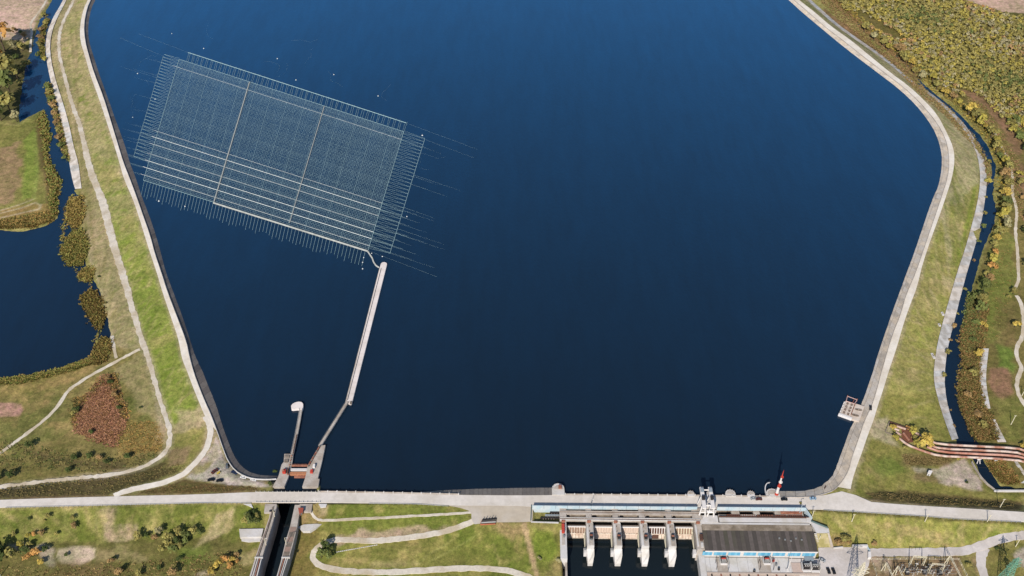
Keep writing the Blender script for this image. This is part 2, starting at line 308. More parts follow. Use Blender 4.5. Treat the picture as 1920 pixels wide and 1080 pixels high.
def inside(p, x, y):
    c = np.zeros(x.shape, bool); q = list(p) + [p[0]]
    for a, b in zip(q, q[1:]):
        if a[1] == b[1]: continue
        c ^= ((a[1] > y) != (b[1] > y)) & (x < (b[0] - a[0]) * (y - a[1]) / (b[1] - a[1]) + a[0])
    return c
def sdist(p, x, y):
    d = dist_line(p, x, y, True); return np.where(inside(p, x, y), d, -d)
# heights from surveyed break lines
BL = []
def bl(pts, z): BL.append([P(a, b, z) for a, b in pts])
def blz(pts): BL.append([P(a, b, c) for a, b, c in pts])
def off(p, q, t): return [fr(a, b, t) for a, b in zip(p, q)]
bl(LC_L, 9.9); bl(LC_R[:29], 9.75)
BL.append([Vector((p.x, p.y, 6.2)) for p in PL(LW, 7.5)])
BL.append([Vector((p.x, p.y, 6.2)) for p in PL(RW, 7.5)])
bl(RC_L[4:], 9.75); bl(RC_R, 9.9)
bl([(a - 4, b) for a, b in BERM[:26]] , 5.0); bl([(a + 5, b) for a, b in BERM[:25]], 5.0)
blz([(319,824,4.9),(314,844,4.8),(296,862,4.6),(267,877,4.4),(231,887,4.1),(190,893,3.8),(133,898,3.5),(74,905,3.2),(0,914,2.9),(-80,924,2.7)])
bl([(a + 1.5, b) for a, b in LL_R], 2.7); bl(LL_R, 2.0); bl([(a - 1.5, b) for a, b in RL_L], 2.7); bl(RL_L, 2.0); bl(RL_R[:10], -1.2); bl(RL_R[10:], -0.9); bl(LL_L, -1.2)
bl(MR_T[:6], 9.75); bl(MR_T[16:], 9.75); bl(MR_B[:9], 9.75); bl(MR_B[13:], 9.75)
blz([(396,790,9.8),(401,812,9.8),(397,836,9.8),(389,853,9.8),(370,876,9.8),(346,897,9.7)]); blz([(390,800,9.8),(386,828,9.8),(376,846,9.8),(358,867,9.8),(335,888,9.7),(305,901,9.7),(264,910,9.7),(228,918,9.7)])
blz([(312,911,9.6),(270,919,9.6)])
blz([(-90,1018,2),(0,1016,2),(200,1018,2),(300,1008,2.5),(440,1000,3.2)])
blz([(425,905,8.8),(470,912,8.6),(500,912,9.0)]); blz([(410,880,9.7),(430,892,9.7),(455,903,9.6),(480,906,9.6)])
blz([(-90,1110,0),(200,1110,0),(430,1110,0)]); blz([(580,996,3),(600,1012,2.4),(586,1040,1.6),(600,1075,1.2),(560,1110,0.5)])
blz([(620,978,5.8),(700,973,7.2),(786,968,8.6),(860,962,9.5),(884,958,9.75)])
blz([(640,1035,1.8),(720,1020,3.0),(800,1008,4.6),(860,994,7.0),(892,982,9.0),(905,980,9.6),(933,981,9.7),(990,981,9.7)])
blz([(700,1100,0.8),(850,1090,1.4),(960,1085,2.0),(1050,1095,2.4)]); blz([(850,1040,3.2),(960,1020,5.2),(1045,1000,7.0)])
blz([(1000,982,9.5),(1046,982,9.3)])
blz([(1535,1026,2),(1630,1026,2),(1780,1030,2),(1840,1018,2.2),(1920,1004,2.6),(2010,992,3)])
blz([(1535,1110,2),(1700,1110,2),(1920,1110,2),(2010,1110,2)]); blz([(1520,972,9.2),(1556,1000,6),(1560,1020,2.4)])
blz([(1648,920,4.5),(1700,926,3.6),(1760,932,3.0),(1860,941,2.2),(1920,946,2),(2010,952,2)])
blz([(1640,860,6.5),(1660,830,5.8),(1690,870,3.6),(1740,890,2.8),(1800,900,2.4),(1850,925,2)])
blz([(1665,790,5.2),(1700,805,3.4),(1750,826,2.6)])
blz([(1900,60,1.5),(1900,250,1.5),(1900,440,1.5),(1890,600,1.5),(1880,760,1.5),(1900,830,1.6),(1990,900,1.6)])
blz([(1600,-70,1.5),(1700,20,1.5),(1800,140,1.5)]); blz([(2100,-100,1.5),(2100,300,1.5),(2050,700,1.5)])
blz([(-60,20,1.8),(20,20,1.5),(40,60,1.4)]); blz([(-90,300,1.4),(50,320,1.4)]); blz([(-120,780,2),(60,760,1.8),(150,730,1.6),(210,690,2.2),(235,720,2.6),(200,820,2.4),(80,840,2.0),(-60,870,2)])
blz([(200,560,2.0),(208,600,2.0),(215,640,2.2)]); blz([(170,470,2.0),(164,420,2.0),(166,380,2.2)])
bl([(x + 7, y - 3) for x, y in WPOLY_R[38:70]], 1.3); bl([(x - 3.5, y + 1.5) for x, y in WPOLY_R[16:38]], 1.0)
bl([(88,9),(68,36),(56,70),(53,95),(42,115),(34,160),(28,205)], 1.3); bl([(30,240),(55,226),(74,216),(78,212),(88,254),(82,293),(101,330),(108,340),(100,374),(100,405),(84,417),(42,427),(0,424)], 1.3)
for px, py in ((300,60),(420,300),(600,120),(700,600),(500,750),(900,860),(960,40),(1100,300),(1300,700),(1500,500),(1600,300),(1200,-60),(700,-80)): BL.append([P(px, py, 4.5)])
for a, b in ((gx0, gy0), (gx1, gy0), (gx0, gy1), (gx1, gy1), (0, gy0), (gx0, 900), (gx1, 900)): BL.append([Vector((a, b, 1.0))])
BL.append([P(640, 905, 5), P(760, 907, 5), P(860, 911, 6.2), P(1036, 912, 6.2), P(1060, 905, 5), P(1300, 905, 5), P(1440, 908, 5)])
BL.append([P(640, 924, 9), P(861, 928, 9.5), P(1047, 928, 9.5), P(1290, 930, 9.5), P(1440, 932, 9.5)])
cv, ce = [], []
for l in BL:
    k = len(cv); cv += [Vector((p.x, p.y)) for p in l]; ce += [(k + i, k + i + 1) for i in range(len(l) - 1)]
cz = [p.z for l in BL for p in l]
ov, oe, of, ovi, oei, ofi = delaunay_2d_cdt(cv, ce, [], 0, 1e-3)
oz = []
cxy = np.array([(p.x, p.y) for p in cv]); czz = np.array(cz)
for i, p in enumerate(ov):
    if ovi[i]: oz.append(cz[ovi[i][0]])
    else:
        d = np.hypot(cxy[:,0] - p.x, cxy[:,1] - p.y); k = np.argsort(d)[:2]; oz.append(float((czz[k] / (d[k] + .1)).sum() / (1 / (d[k] + .1)).sum()))
H = np.full(X.shape, 1.2)
for f in of:
    a, b, c = (ov[i] for i in f); za, zb, zc = (oz[i] for i in f)
    D = (b.x - a.x) * (c.y - a.y) - (c.x - a.x) * (b.y - a.y)
    if abs(D) < 1e-9: continue
    sl_ = sub((min(a.x, b.x, c.x), max(a.x, b.x, c.x), min(a.y, b.y, c.y), max(a.y, b.y, c.y)), 0)
    x, y = X[sl_], Y[sl_]
    if x.size == 0: continue
    w1 = ((x - a.x) * (c.y - a.y) - (c.x - a.x) * (y - a.y)) / D; w2 = ((b.x - a.x) * (y - a.y) - (x - a.x) * (b.y - a.y)) / D
    m_ = (w1 >= -1e-6) & (w2 >= -1e-6) & (w1 + w2 <= 1 + 1e-6)
    H[sl_] = np.where(m_, za + w1 * (zb - za) + w2 * (zc - za), H[sl_])
def gz(x, y):
    fx = min(max((x - gx0) / GS, 0), NX - 1.001); fy = min(max((y - gy0) / GS, 0), NY - 1.001); i, j = int(fx), int(fy); tx, ty = fx - i, fy - j
    return float((H[j, i] * (1 - tx) + H[j, i + 1] * tx) * (1 - ty) + (H[j + 1, i] * (1 - tx) + H[j + 1, i + 1] * tx) * ty)
def G(px, py, dz=0.0):
    z = 4.0
    for _ in range(8):
        p = P(px, py, z); z = gz(p.x, p.y)
    return Vector((p.x, p.y, z + dz))
def GL(pts): return [G(a, b) for a, b in pts]
H += 0.12 * N_MID * (np.abs(H - 9.8) > 0.6)
for wp in (WPOLY_L, WPOLY_R):
    p = PL(wp, WP); s_ = sub(bbox(p), 12); d = sdist(p, X[s_], Y[s_]) + 1.2 * N_SM[s_]
    H[s_] = np.where(d > -9, np.minimum(H[s_], 0.35 - 0.32 * np.clip(d, -9, 6)), H[s_])
H_ROAD = H.copy()
# dam frame: s along the crest, t downstream
_a, _b = P(1000, 945, 10), P(1510, 950, 10)
EX = Vector((_b.x - _a.x, _b.y - _a.y, 0)).normalized(); EY = Vector((EX.y, -EX.x, 0)); O_ = Vector((_a.x, _a.y, 0))
def ST(px, py, z): q = P(px, py, z) - O_; return q.x * EX.x + q.y * EX.y, q.x * EY.x + q.y * EY.y
def DW(s, t, z): return O_ + EX * s + EY * t + Vector((0, 0, z))
def drect(px0, py0, px1, py1, z):
    s0, t0 = ST(px0, py0, z); s1, t1 = ST(px1, py1, z); return s0, t0, s1, t1
def dbox(mb, s0, t0, s1, t1, z0, z1):
    return mb.prism([DW(s0, t0, 0), DW(s1, t0, 0), DW(s1, t1, 0), DW(s0, t1, 0)], z0, z1)
def carve(poly, z):
    s_ = sub(bbox(poly), 4); m_ = inside(poly, X[s_], Y[s_]); H[s_] = np.where(m_, np.minimum(H[s_], z), H[s_])
TAIL = [DW(*ST(1055, 943, 9), 0), DW(*ST(1316, 945, 9), 0), P(1316,1000,0), P(1312,1040,0), P(1316,1100,0), P(1320,1180,0), P(1050,1180,0), P(1056,1040,0)]
carve(TAIL, -9.0)
PH = [DW(*ST(1312, 945, 9), 0), DW(*ST(1508, 947, 9), 0), DW(*ST(1530, 985, 9), 0), DW(*ST(1536, 1040, 9), 0), DW(*ST(1316, 1040, 9), 0)]
carve(PH, 1.0)
TURB = [DW(*ST(1313, 950, 9), 0), DW(*ST(1508, 950, 9), 0), P(1536, 1030, 2), P(1540, 1048, 2), P(1530, 1120, 2), P(1316, 1120, 2)]
carve(TURB, 0.2)
FACE = [P(601, 941, 10), P(601, 880, 8), P(858, 880, 8), P(858, 941, 10)]; carve(FACE, 4.0)
FACE2 = [P(1040, 941, 10), P(1040, 880, 8), P(1452, 880, 8), P(1452, 944, 10)]; carve(FACE2, 4.0)
PIT = [P(1000,951,9), P(1058,951,9), P(1058,977,9), P(1000,977,9)]
carve(PIT, 6.4)
LOCK = [P(522,870,9), P(594,870,9), P(594,941,9), P(560,950,9), P(549,988,9), P(535,1044,9), P(524,1080,9), P(510,1140,9), P(453,1140,9), P(474,1079,9), P(486,1044,9), P(508,978,9), P(513,946,9), P(514,920,9)]
carve(LOCK, -9.0)
# ------------------------------------------------------------------ ground colours
ALB = np.zeros(X.shape + (3,)); ALB[:] = A(150,146,88)
def blend(s_, a, col):
    c = ALB[s_]; ALB[s_] = c + (np.asarray(col) - c) * a[..., None]
def pp(pts, col, soft=3.0, nz=4.0, op=1.0, noise=None):
    p = GL(pts); s_ = sub(bbox(p), soft + nz + 2)
    if X[s_].size == 0: return
    d = sdist(p, X[s_], Y[s_]) + nz * (N_MID if noise is None else noise)[s_] + 0.4 * nz * N_SM[s_]
    t = np.clip(d / soft + 0.5, 0, 1); blend(s_, op * t * t * (3 - 2 * t), col)
def pl(pts, wd, col, soft=1.5, nz=1.0, op=1.0):
    p = GL(pts); s_ = sub(bbox(p), wd + soft + nz + 2)
    if X[s_].size == 0: return
    d = wd / 2 - dist_line(p, X[s_], Y[s_]) + nz * N_SM[s_]
    t = np.clip(d / soft + 0.5, 0, 1); blend(s_, op * t, col)
def patches(pts, col, noise, thr, op=0.8, soft=0.25, fade=8.0):
    p = GL(pts); s_ = sub(bbox(p), 2); m_ = np.clip(sdist(p, X[s_], Y[s_]) / fade, 0, 1)
    blend(s_, m_ * op * np.clip((noise[s_] - thr) / soft, 0, 1), col)
TANG, BRG, DRY, OLV, DIRT, SAND = A(160,150,108), A(136,150,66), A(170,164,100), A(122,120,66), A(150,130,104), A(196,180,158)
NA, NB = vnoise(26, 31), vnoise(9, 41)
# left dike
pp(LC_L + BERM[25::-1], A(140,152,72), 2, 1)
for k_, j_ in ((19, 14), (17, 13), (15, 12), (13, 11), (11, 9)): pp(LC_L[:k_] + BERM[j_::-1], A(168,160,112), 8, 7, .42)
patches(LC_L + BERM[25::-1], DRY, NA, 0.0, 0.75); patches(LC_L + BERM[25::-1], A(122,142,52), NB, 0.15, 0.7)
patches(LC_L[:14] + BERM[11::-1], A(186,174,148), NA, 0.0, 0.75, fade=30)
pp([(330,770),(375,765),(386,800),(345,830),(322,815)], A(176,164,126), 5, 6, 0.7)
lowl = BERM[:29] + [(330,830),(200,815),(205,700),(262,662),(215,645),(200,592),(185,525),(167,483),(158,441),(161,372),(153,353)] + LL_R[::-1]
pp(BERM[:25] + [(215,645),(200,592),(185,525),(167,483),(158,441),(161,372),(153,353)] + LL_R[::-1], A(158,150,108), 3, 2)
patches(BERM[:25] + [(215,645),(200,592),(185,525),(167,483),(158,441),(161,372),(153,353)] + LL_R[::-1], A(136,138,80), NB, 0.1, 0.6)
pl([(161,372),(160,410),(158,441),(167,483),(185,525),(198,592),(208,625),(213,649),(222,675)], 1.6, A(188,178,142), 1.5, 0.5, 0.8)
# top-left soil, island, trees floor
pp([(-140,-80),(98,-80),(90,5),(70,35),(58,65),(40,85),(-140,80)], A(200,178,152), 4, 3); pp([(-140,60),(40,78),(60,95),(35,225),(-140,240)], A(104,100,62), 4, 4)
pp([(-140,232),(34,236),(80,208),(92,253),(86,293),(106,330),(113,345),(104,374),(105,409),(84,422),(0,428),(-140,424)], A(134,134,72), 3, 3)
pp([(-20,290),(30,270),(44,300),(40,350),(20,380),(-20,390)], A(166,140,106), 6, 8, 0.8); pp([(48,260),(66,240),(68,330),(60,370),(40,375)], A(132,150,66), 4, 3, 0.8)
pp([(66,225),(80,215),(95,300),(108,350),(104,400),(90,400),(84,330),(72,300)], A(112,96,62), 4, 3, 0.8); pp([(-20,400),(60,380),(100,385),(104,408),(84,420),(0,428)], A(168,140,88), 4, 3, 0.7)
pl([(0,400),(40,390),(66,380),(76,384),(74,392),(50,397),(0,409)], 2.0, A(186,176,140), 1.5, 0.6, 0.9); pl([(0,395),(36,384),(64,373)], 1.5, A(186,176,140), 1.5, 0.6, 0.8); pl([(64,373),(70,330),(66,250)], 2.5, A(140,158,76), 2, 0.6, 0.7)
# lower left field
LF = [(-140,722),(0,718),(98,700),(150,684),(185,672),(212,648),(262,660),(290,714),(308,780),(318,815),(310,845),(280,868),(190,890),(0,912),(-140,925)]
pp(LF, A(134,126,74), 3, 3); patches(LF, A(112,118,62), NA, 0.05, 0.7); patches(LF, A(164,146,92), NB, 0.2, 0.6)
pp([(262,664),(288,720),(305,790),(290,800),(262,770),(240,720),(215,700),(228,680)], A(158,148,104), 6, 5, 0.85)
pp([(0,722),(100,704),(190,680),(178,692),(120,722),(60,735),(0,742)], A(168,148,92), 5, 4, 0.6)
pp([(196,706),(212,702),(214,730),(226,760),(236,800),(212,838),(186,826),(148,808),(144,785),(152,752),(176,728)], A(152,110,84), 3, 4, 0.95)
pp([(196,706),(212,702),(214,730),(222,752),(180,748),(160,748),(176,728)], A(160,112,64), 5, 4, 0.7)
pp([(-30,755),(40,757),(44,770),(38,780),(-30,784)], A(184,148,128), 2, 2, 0.95)
pp([(290,745),(306,770),(312,825),(298,830),(292,790)], A(186,172,142), 4, 3, 0.8); pp([(240,780),(300,790),(310,830),(300,850),(230,855),(225,820)], A(160,136,80), 8, 8, 0.6)
pp([(30,835),(60,838),(130,855),(230,868),(240,882),(150,880),(60,862)], A(88,80,54), 5, 5, 0.7)
pp([(-100,925),(0,916),(130,902),(240,890),(320,860),(345,880),(300,900),(220,920),(190,931),(0,936),(-100,941)], A(100,90,56), 3, 3, 0.95)  # last north slope below the road, darkened in the ground colour for its shade
pp([(318,812),(384,800),(388,830),(372,852),(340,885),(300,880),(322,850)], A(142,140,76), 4, 5, 0.9); pp([(320,845),(360,840),(345,870),(310,880)], A(150,128,98), 5, 5, 0.7)
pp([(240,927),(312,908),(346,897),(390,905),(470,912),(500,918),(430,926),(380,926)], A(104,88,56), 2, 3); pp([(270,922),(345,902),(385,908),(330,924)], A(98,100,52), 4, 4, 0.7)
pp([(346,897),(372,875),(398,836),(404,806),(410,820),(424,862),(440,885),(460,898),(518,902),(516,912),(500,914),(400,905)], A(196,188,172), 2, 2)
pp([(404,812),(418,850),(400,868),(388,872),(396,840)], A(170,164,128), 5, 4, 0.8); pp([(352,885),(376,872),(396,868),(385,880),(365,890)], A(146,140,80), 4, 4, 0.8); pp([(488,901),(512,901),(512,909),(494,910)], A(160,146,80), 3, 3, 0.9)
# below the main road, left
BLF = [(-100,955),(0,951),(175,947),(380,942),(498,942),(492,990),(476,1110),(-100,1110)]
pp(BLF, A(124,130,62), 1.5, 1); patches(BLF, A(100,116,46), NA, 0.1, 0.7); patches(BLF, A(170,162,98), NB, 0.2, 0.6)
pp([(-100,1018),(0,1014),(200,1016),(330,1005),(450,1010),(480,1040),(470,1110),(-100,1110)], A(118,112,66), 6, 5, 0.85)
pp([(190,955),(216,954),(214,985),(255,985),(256,1005),(230,1014),(196,1012)], A(188,168,136), 2.5, 2.5, 1.0); pp([(405,965),(445,945),(432,990),(395,1012),(360,1030),(390,1000)], A(188,174,130), 3, 3, 0.95)
pp([(110,1030),(150,1024),(178,1028),(178,1046),(150,1058),(116,1054),(108,1045)], A(214,196,170), 2, 2, 1.0); pp([(10,1022),(80,1018),(100,1030),(100,1060),(80,1050),(60,1032),(20,1032)], A(190,178,156), 3, 4, 0.8)
pp([(180,1030),(270,1028),(270,1048),(180,1052)], A(176,162,116), 4, 6, 0.6); pp([(330,1030),(390,1020),(400,1050),(350,1065)], A(118,134,62), 8, 6, 0.7)
pp([(110,1060),(210,1060),(210,1110),(110,1110)], A(130,110,76), 10, 8, 0.7); pp([(365,1075),(400,1060),(392,1090),(360,1090)], A(186,170,140), 3, 3, 0.9); pp([(440,1045),(480,1030),(480,1060),(450,1066)], A(180,166,120), 5, 5, 0.8)
pl([(184,955),(180,990)], 2, A(184,174,120), 2, 0.6, 0.7); pl([(124,955),(120,975)], 2.5, A(180,172,112), 3, 1, 0.6)
# below the main road, middle
MF = [(560,944),(700,943),(839,948),(884,958),(892,980),(985,982),(1048,982),(1052,1050),(1056,1110),(540,1110),(548,1040)]
pp(MF, A(134,134,70), 1.5, 1); patches(MF, A(108,122,50), NA, 0.0, 0.75); patches(MF, A(170,158,98), NB, 0.2, 0.6)
pp([(545,990),(575,985),(600,1000),(600,1015),(580,1040),(592,1070),(560,1110),(530,1110)], A(128,116,66), 5, 4, 0.85); pp([(562,950),(604,948),(612,972),(580,985),(562,975)], A(148,132,88), 4, 4, 0.85)
pp([(604,944),(618,944),(612,966),(600,968)], A(178,162,124), 3, 2, 0.9); pp([(630,1006),(700,996),(780,986),(850,982),(868,986),(800,1004),(700,1016),(640,1018)], A(176,158,132), 3, 4, 0.85)
pp([(930,980),(985,981),(985,1010),(960,1012),(915,990)], A(158,140,98), 6, 5, 0.85); pp([(998,984),(1048,984),(1048,1000),(998,1000)], A(158,146,92), 6, 3, 0.9); pp([(1000,992),(1034,994),(1046,1030),(1036,1056),(1006,1040)], A(124,140,56), 5, 4, 0.9)
pl([(983,984),(990,1016),(998,1046),(1008,1085)], 3.4, A(186,164,124), 1.5, 0.8, 0.95); pl([(860,1005),(800,1042),(784,1060)], 1.0, A(170,170,100), 1, 0.3, 0.7); pl([(900,1000),(860,1024),(810,1050)], 1.0, A(170,170,100), 1, 0.3, 0.7); pl([(925,1020),(938,1060)], 1.0, A(170,166,100), 1, 0.3, 0.6)
pp([(700,1060),(760,1050),(800,1056),(760,1066)], A(172,160,110), 4, 4, 0.7); pp([(1042,1050),(1058,1048),(1058,1110),(1020,1110),(1024,1070)], A(150,136,90), 5, 5, 0.7)
# below the main road, right
RF = [(1514,953),(1595,960),(1640,963),(1721,968),(1793,974),(1920,980),(2010,986),(2010,1010),(1920,1000),(1840,1016),(1800,1028),(1630,1028),(1562,1024)]
pp(RF, A(152,152,80), 1.5, 1); patches(RF, A(172,160,100), NB, 0.1, 0.65); pp([(1790,990),(1920,985),(1920,1000),(1840,1014),(1800,1026),(1770,1020)], A(126,136,62), 6, 5, 0.85)
for k in range(5): pl([(1660 + 8 * k, 982 + 5 * k), (1710 + 6 * k, 988 + 5 * k), (1755 + 3 * k, 1000 + 5 * k), (1778, 1016 + 3 * k)], 1.3, A(186,166,118), 1.5, 0.6, 0.7)
pp([(1556,1000),(1590,1006),(1600,1022),(1562,1024)], A(132,108,78), 4, 4, 0.8); pl([(1514,956),(1595,961),(1686,967),(1778,974),(1920,981)], 2.2, A(84,80,46), 1, 0.4, 0.9)  # thin dark line paints the kerb shadow along the road edge
pp([(1537,1050),(1800,1044),(1830,1045),(1830,1110),(1560,1110)], A(138,120,88), 2, 3); pp([(1800,1042),(1824,1044),(1834,1110),(1815,1110)], A(132,134,72), 4, 3, 0.8); pp([(1850,1040),(1900,1020),(2010,1010),(2010,1110),(1850,1110)], A(134,130,72), 3, 3)
pp([(1898,1040),(1930,1020),(1930,1070),(1908,1055)], A(196,184,170), 3, 3, 0.9); pp([(1640,1048),(1670,1050),(1665,1075),(1650,1070)], A(182,166,140), 5, 5, 0.7)
# right dike and field
pp(RC_R + RL_L[::-1], A(156,154,86), 2, 1); patches(RC_R + RL_L[::-1], A(170,160,106), NA, 0.1, 0.6); patches(RC_R[8:24] + RL_L[19:3:-1], A(138,150,66), NB, 0.15, 0.5)
pp([(1822,280),(1834,311),(1834,346),(1826,384),(1808,450),(1796,500),(1790,500),(1812,420),(1822,360),(1822,310)], A(132,146,60), 3, 2, 0.85); pp(RC_R[23:] + RL_L[:18:-1], A(172,164,128), 3, 3, 0.85)
pp(RC_R[15:] + RL_L[:11:-1], A(176,168,132), 5, 5, .7)
pp([(1764,405),(1772,400),(1786,480),(1782,500)], A(184,174,136), 3, 3, 0.7); pp([(1766,516),(1790,525),(1782,556),(1775,540)], A(182,174,126), 3, 4, 0.6)
RT = [(1596,918),(1606,880),(1638,793),(1660,740),(1752,740),(1784,826),(1760,830),(1700,800),(1664,792),(1700,835),(1810,860),(1838,898),(1864,920),(1920,922),(1920,958),(1793,950),(1640,940),(1604,926)]
pp(RT, A(140,138,74), 3, 2); patches(RT, A(160,150,96), NA, 0.1, 0.6); pp([(1650,748),(1700,745),(1745,760),(1770,800),(1720,800),(1660,780)], A(146,144,76), 5, 4, 0.7)
pp([(1632,790),(1664,780),(1672,820),(1690,840),(1640,822)], A(180,172,138), 5, 4, 0.85); pp([(1640,870),(1670,845),(1690,880),(1650,890)], A(116,134,60), 8, 5, 0.7)
pp([(1712,876),(1760,880),(1805,858),(1838,896),(1844,922),(1800,912),(1762,904),(1745,885),(1722,886)], A(196,184,164), 3, 3, 0.95); pp([(1690,850),(1800,858),(1780,872),(1720,876),(1690,868)], A(136,118,82), 4, 4, 0.8)
pp([(1720,888),(1745,884),(1762,902),(1735,906),(1718,896)], A(140,122,88), 4, 3, 0.8); pp([(1606,922),(1700,918),(1800,930),(1920,940),(1920,958),(1793,950),(1640,940)], A(106,92,60), 3, 3, 0.85)  # strip north of the road darkened in colour as slope shade
pp([(1600,905),(1612,915),(1640,932),(1612,932)], A(124,130,62), 3, 2, 0.8)
# right of the canal
RR = [(1545,0),(1600,40),(1700,118),(1790,196),(1850,260),(1875,320),(1872,396),(1846,470),(1822,560),(1805,640),(1797,730),(1812,806),(1850,866),(1880,912),(2060,915),(2060,-120),(1480,-120)]
pp(RR, A(126,118,68), 2, 2); pp([(1480,-120),(1560,0),(1680,110),(1720,130),(1800,190),(1880,240),(2060,330),(2060,-120)], A(104,100,54), 5, 5, 0.85)
pp([(1790,-120),(1812,0),(1840,10),(1880,22),(1925,26),(2060,30),(2060,-120)], A(204,176,154), 3, 3)
pp([(1545,12),(1580,40),(1640,85),(1690,120),(1730,160),(1700,140),(1640,98),(1590,62),(1540,22)], A(128,104,72), 3, 3, 0.9); pp([(1800,170),(1850,200),(1910,300),(1920,420),(1920,240),(1870,190),(1840,170)], A(146,116,90), 6, 6, 0.8)
pp([(1870,400),(1900,440),(1905,540),(1880,640),(1850,640),(1835,560),(1850,480)], A(126,134,66), 5, 5, 0.8); pp([(1868,560),(1900,560),(1905,640),(1870,660)], A(132,114,74), 8, 6, 0.6); pp([(1872,650),(1900,660),(1905,700),(1875,690)], A(112,138,58), 6, 5, 0.8)
pp([(1856,692),(1890,690),(1900,735),(1880,750),(1858,730)], A(150,116,92), 4, 3, 0.85); pp([(1858,750),(1920,745),(1920,830),(1890,830)], A(128,130,68), 6, 5, 0.7)
for ln, wd in ((LC_L, 4), (LC_R[:26], 4), (RC_R, 5), (BERM, 7), (CONN, 7)): pl(ln, wd, A(178,166,134), 2.5, 1.4, 0.6)
pl(MR_B[:9], 3, A(158,144,104), 2, 1, 0.7); pl(MR_T[:5], 3, A(150,130,96), 2, 1, 0.7); pl(MR_T[17:], 4, A(176,160,124), 2, 1.4, 0.7)
def streaks(pa_, pb_, n, col, op, wd=1.4, jig=.25, seed=1, full=.5):
    r_ = random.Random(seed); a_, b_ = arc_n(GL(pa_), 200), arc_n(GL(pb_), 200)
    for _ in range(n):
        i = r_.randrange(8, 192); k = min(199, max(0, i + int(r_.gauss(6, 4)))); t0 = r_.uniform(0, 1 - full * .6); t1 = min(1, t0 + r_.uniform(.15, full))
        p = [a_[i].lerp(b_[k], t0 + (t1 - t0) * q / 3) + Vector((r_.gauss(0, jig), r_.gauss(0, jig), 0)) for q in range(4)]
        s_ = sub(bbox(p), wd + 4); d = wd / 2 - dist_line(p, X[s_], Y[s_]) + .8 * N_SM[s_]; blend(s_, op * np.clip(d / 1.6 + .5, 0, 1), col)
streaks(LC_L[2:], BERM[2:26], 130, A(176,166,112), .45, 1.8, .5, 1); streaks(LC_L[2:], BERM[2:26], 110, A(112,124,54), .45, 1.6, .5, 2)
streaks(BERM[:25], [(148,353),(160,410),(158,441),(167,483),(185,525),(198,592),(213,649)], 90, A(176,162,122), .4, 1.6, .5, 3); streaks(BERM[:25], [(148,353),(160,410),(158,441),(167,483),(185,525),(198,592),(213,649)], 70, A(128,124,74), .45, 1.6, .5, 4)
streaks(RC_R, RL_L[::1][:19][::1], 0, A(0,0,0), 0)
streaks(RC_R[2:], RL_L[:17], 110, A(178,168,120), .4, 2.0, .8, 5, .4); streaks(RC_R[2:], RL_L[:17], 100, A(122,130,64), .4, 2.0, .8, 6, .4)
streaks(MR_B[:5], [(0,1014),(200,1015),(440,1000)], 90, A(172,160,106), .45, 1.6, .6, 7); streaks(MR_B[:5], [(0,1014),(200,1015),(440,1000)], 80, A(104,112,52), .5, 2.0, .6, 8)
streaks(MR_B[13:], [(1530,1024),(1780,1028),(1920,1000)], 60, A(182,168,116), .4, 1.6, .6, 9); streaks(MR_B[13:], [(1530,1024),(1780,1028),(1920,1000)], 50, A(124,126,62), .4, 1.8, .6, 10)
NC_ = vnoise(38, 77, 4)
ALB *= (1 + 0.22 * NC_)[..., None] * np.stack([1 + .10 * NC_, np.ones_like(NC_), 1 + .16 * NC_], -1)
ALB *= np.array([1.01, .965, .97])
ALB *= (1 + 0.10 * N_SM + 0.07 * NB)[..., None]
# mesh: only what is on land or near a shore
keep = ~((H < 6.1) & inside(PL([(520,880)] + LW[::-1][3:] + RW[::-1][:-2] + [(1440,915),(1040,905),(640,905)], 7.5), X, Y))
vis = (np.abs(X) < 120 + 0.60 * np.hypot(Y, HC)) & (Y > 330)
keep &= vis
idx = -np.ones(X.shape, int); 
fm = keep[:-1,:-1] & keep[1:,:-1] & keep[:-1,1:] & keep[1:,1:]
use = np.zeros(X.shape, bool); use[:-1,:-1] |= fm; use[1:,:-1] |= fm; use[:-1,1:] |= fm; use[1:,1:] |= fm
idx[use] = np.arange(use.sum())
HT = H.copy()
co = np.stack([X[use], Y[use], HT[use]], 1).astype(np.float32)
qa = np.stack([idx[:-1,:-1][fm], idx[:-1,1:][fm], idx[1:,1:][fm], idx[1:,:-1][fm]], 1).astype(np.int32)
def np_mesh(name, co, quads, mats, colname=None, cols=None, smooth_=False):
    me = bpy.data.meshes.new(name); k = quads.shape[1]
    me.vertices.add(len(co)); me.vertices.foreach_set('co', np.ascontiguousarray(co, np.float32).ravel())
    me.loops.add(quads.size); me.loops.foreach_set('vertex_index', np.ascontiguousarray(quads, np.int32).ravel())
    me.polygons.add(len(quads)); me.polygons.foreach_set('loop_start', np.arange(0, quads.size, k, dtype=np.int32))
    me.update(calc_edges=True)
    if smooth_: me.polygons.foreach_set('use_smooth', np.ones(len(quads), bool))
    if cols is not None:
        a = me.color_attributes.new(colname, 'FLOAT_COLOR', 'POINT')
        a.data.foreach_set('color', np.ascontiguousarray(np.concatenate([cols, np.ones((len(cols), 1))], 1), np.float32).ravel())
    me.materials.append(mats); return me
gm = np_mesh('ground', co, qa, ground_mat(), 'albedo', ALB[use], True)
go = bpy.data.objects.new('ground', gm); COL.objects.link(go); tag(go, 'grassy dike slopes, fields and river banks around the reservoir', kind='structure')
MB().add([(-6000,-3000,-14),(6000,-3000,-14),(6000,9000,-14),(-6000,9000,-14)], [(0,1,2,3)]).build('far_ground', mat('far_soil', A(140,130,90), 0.95, 0.02, 0.2), kind='structure', label='wide plain of soil beyond the fields')
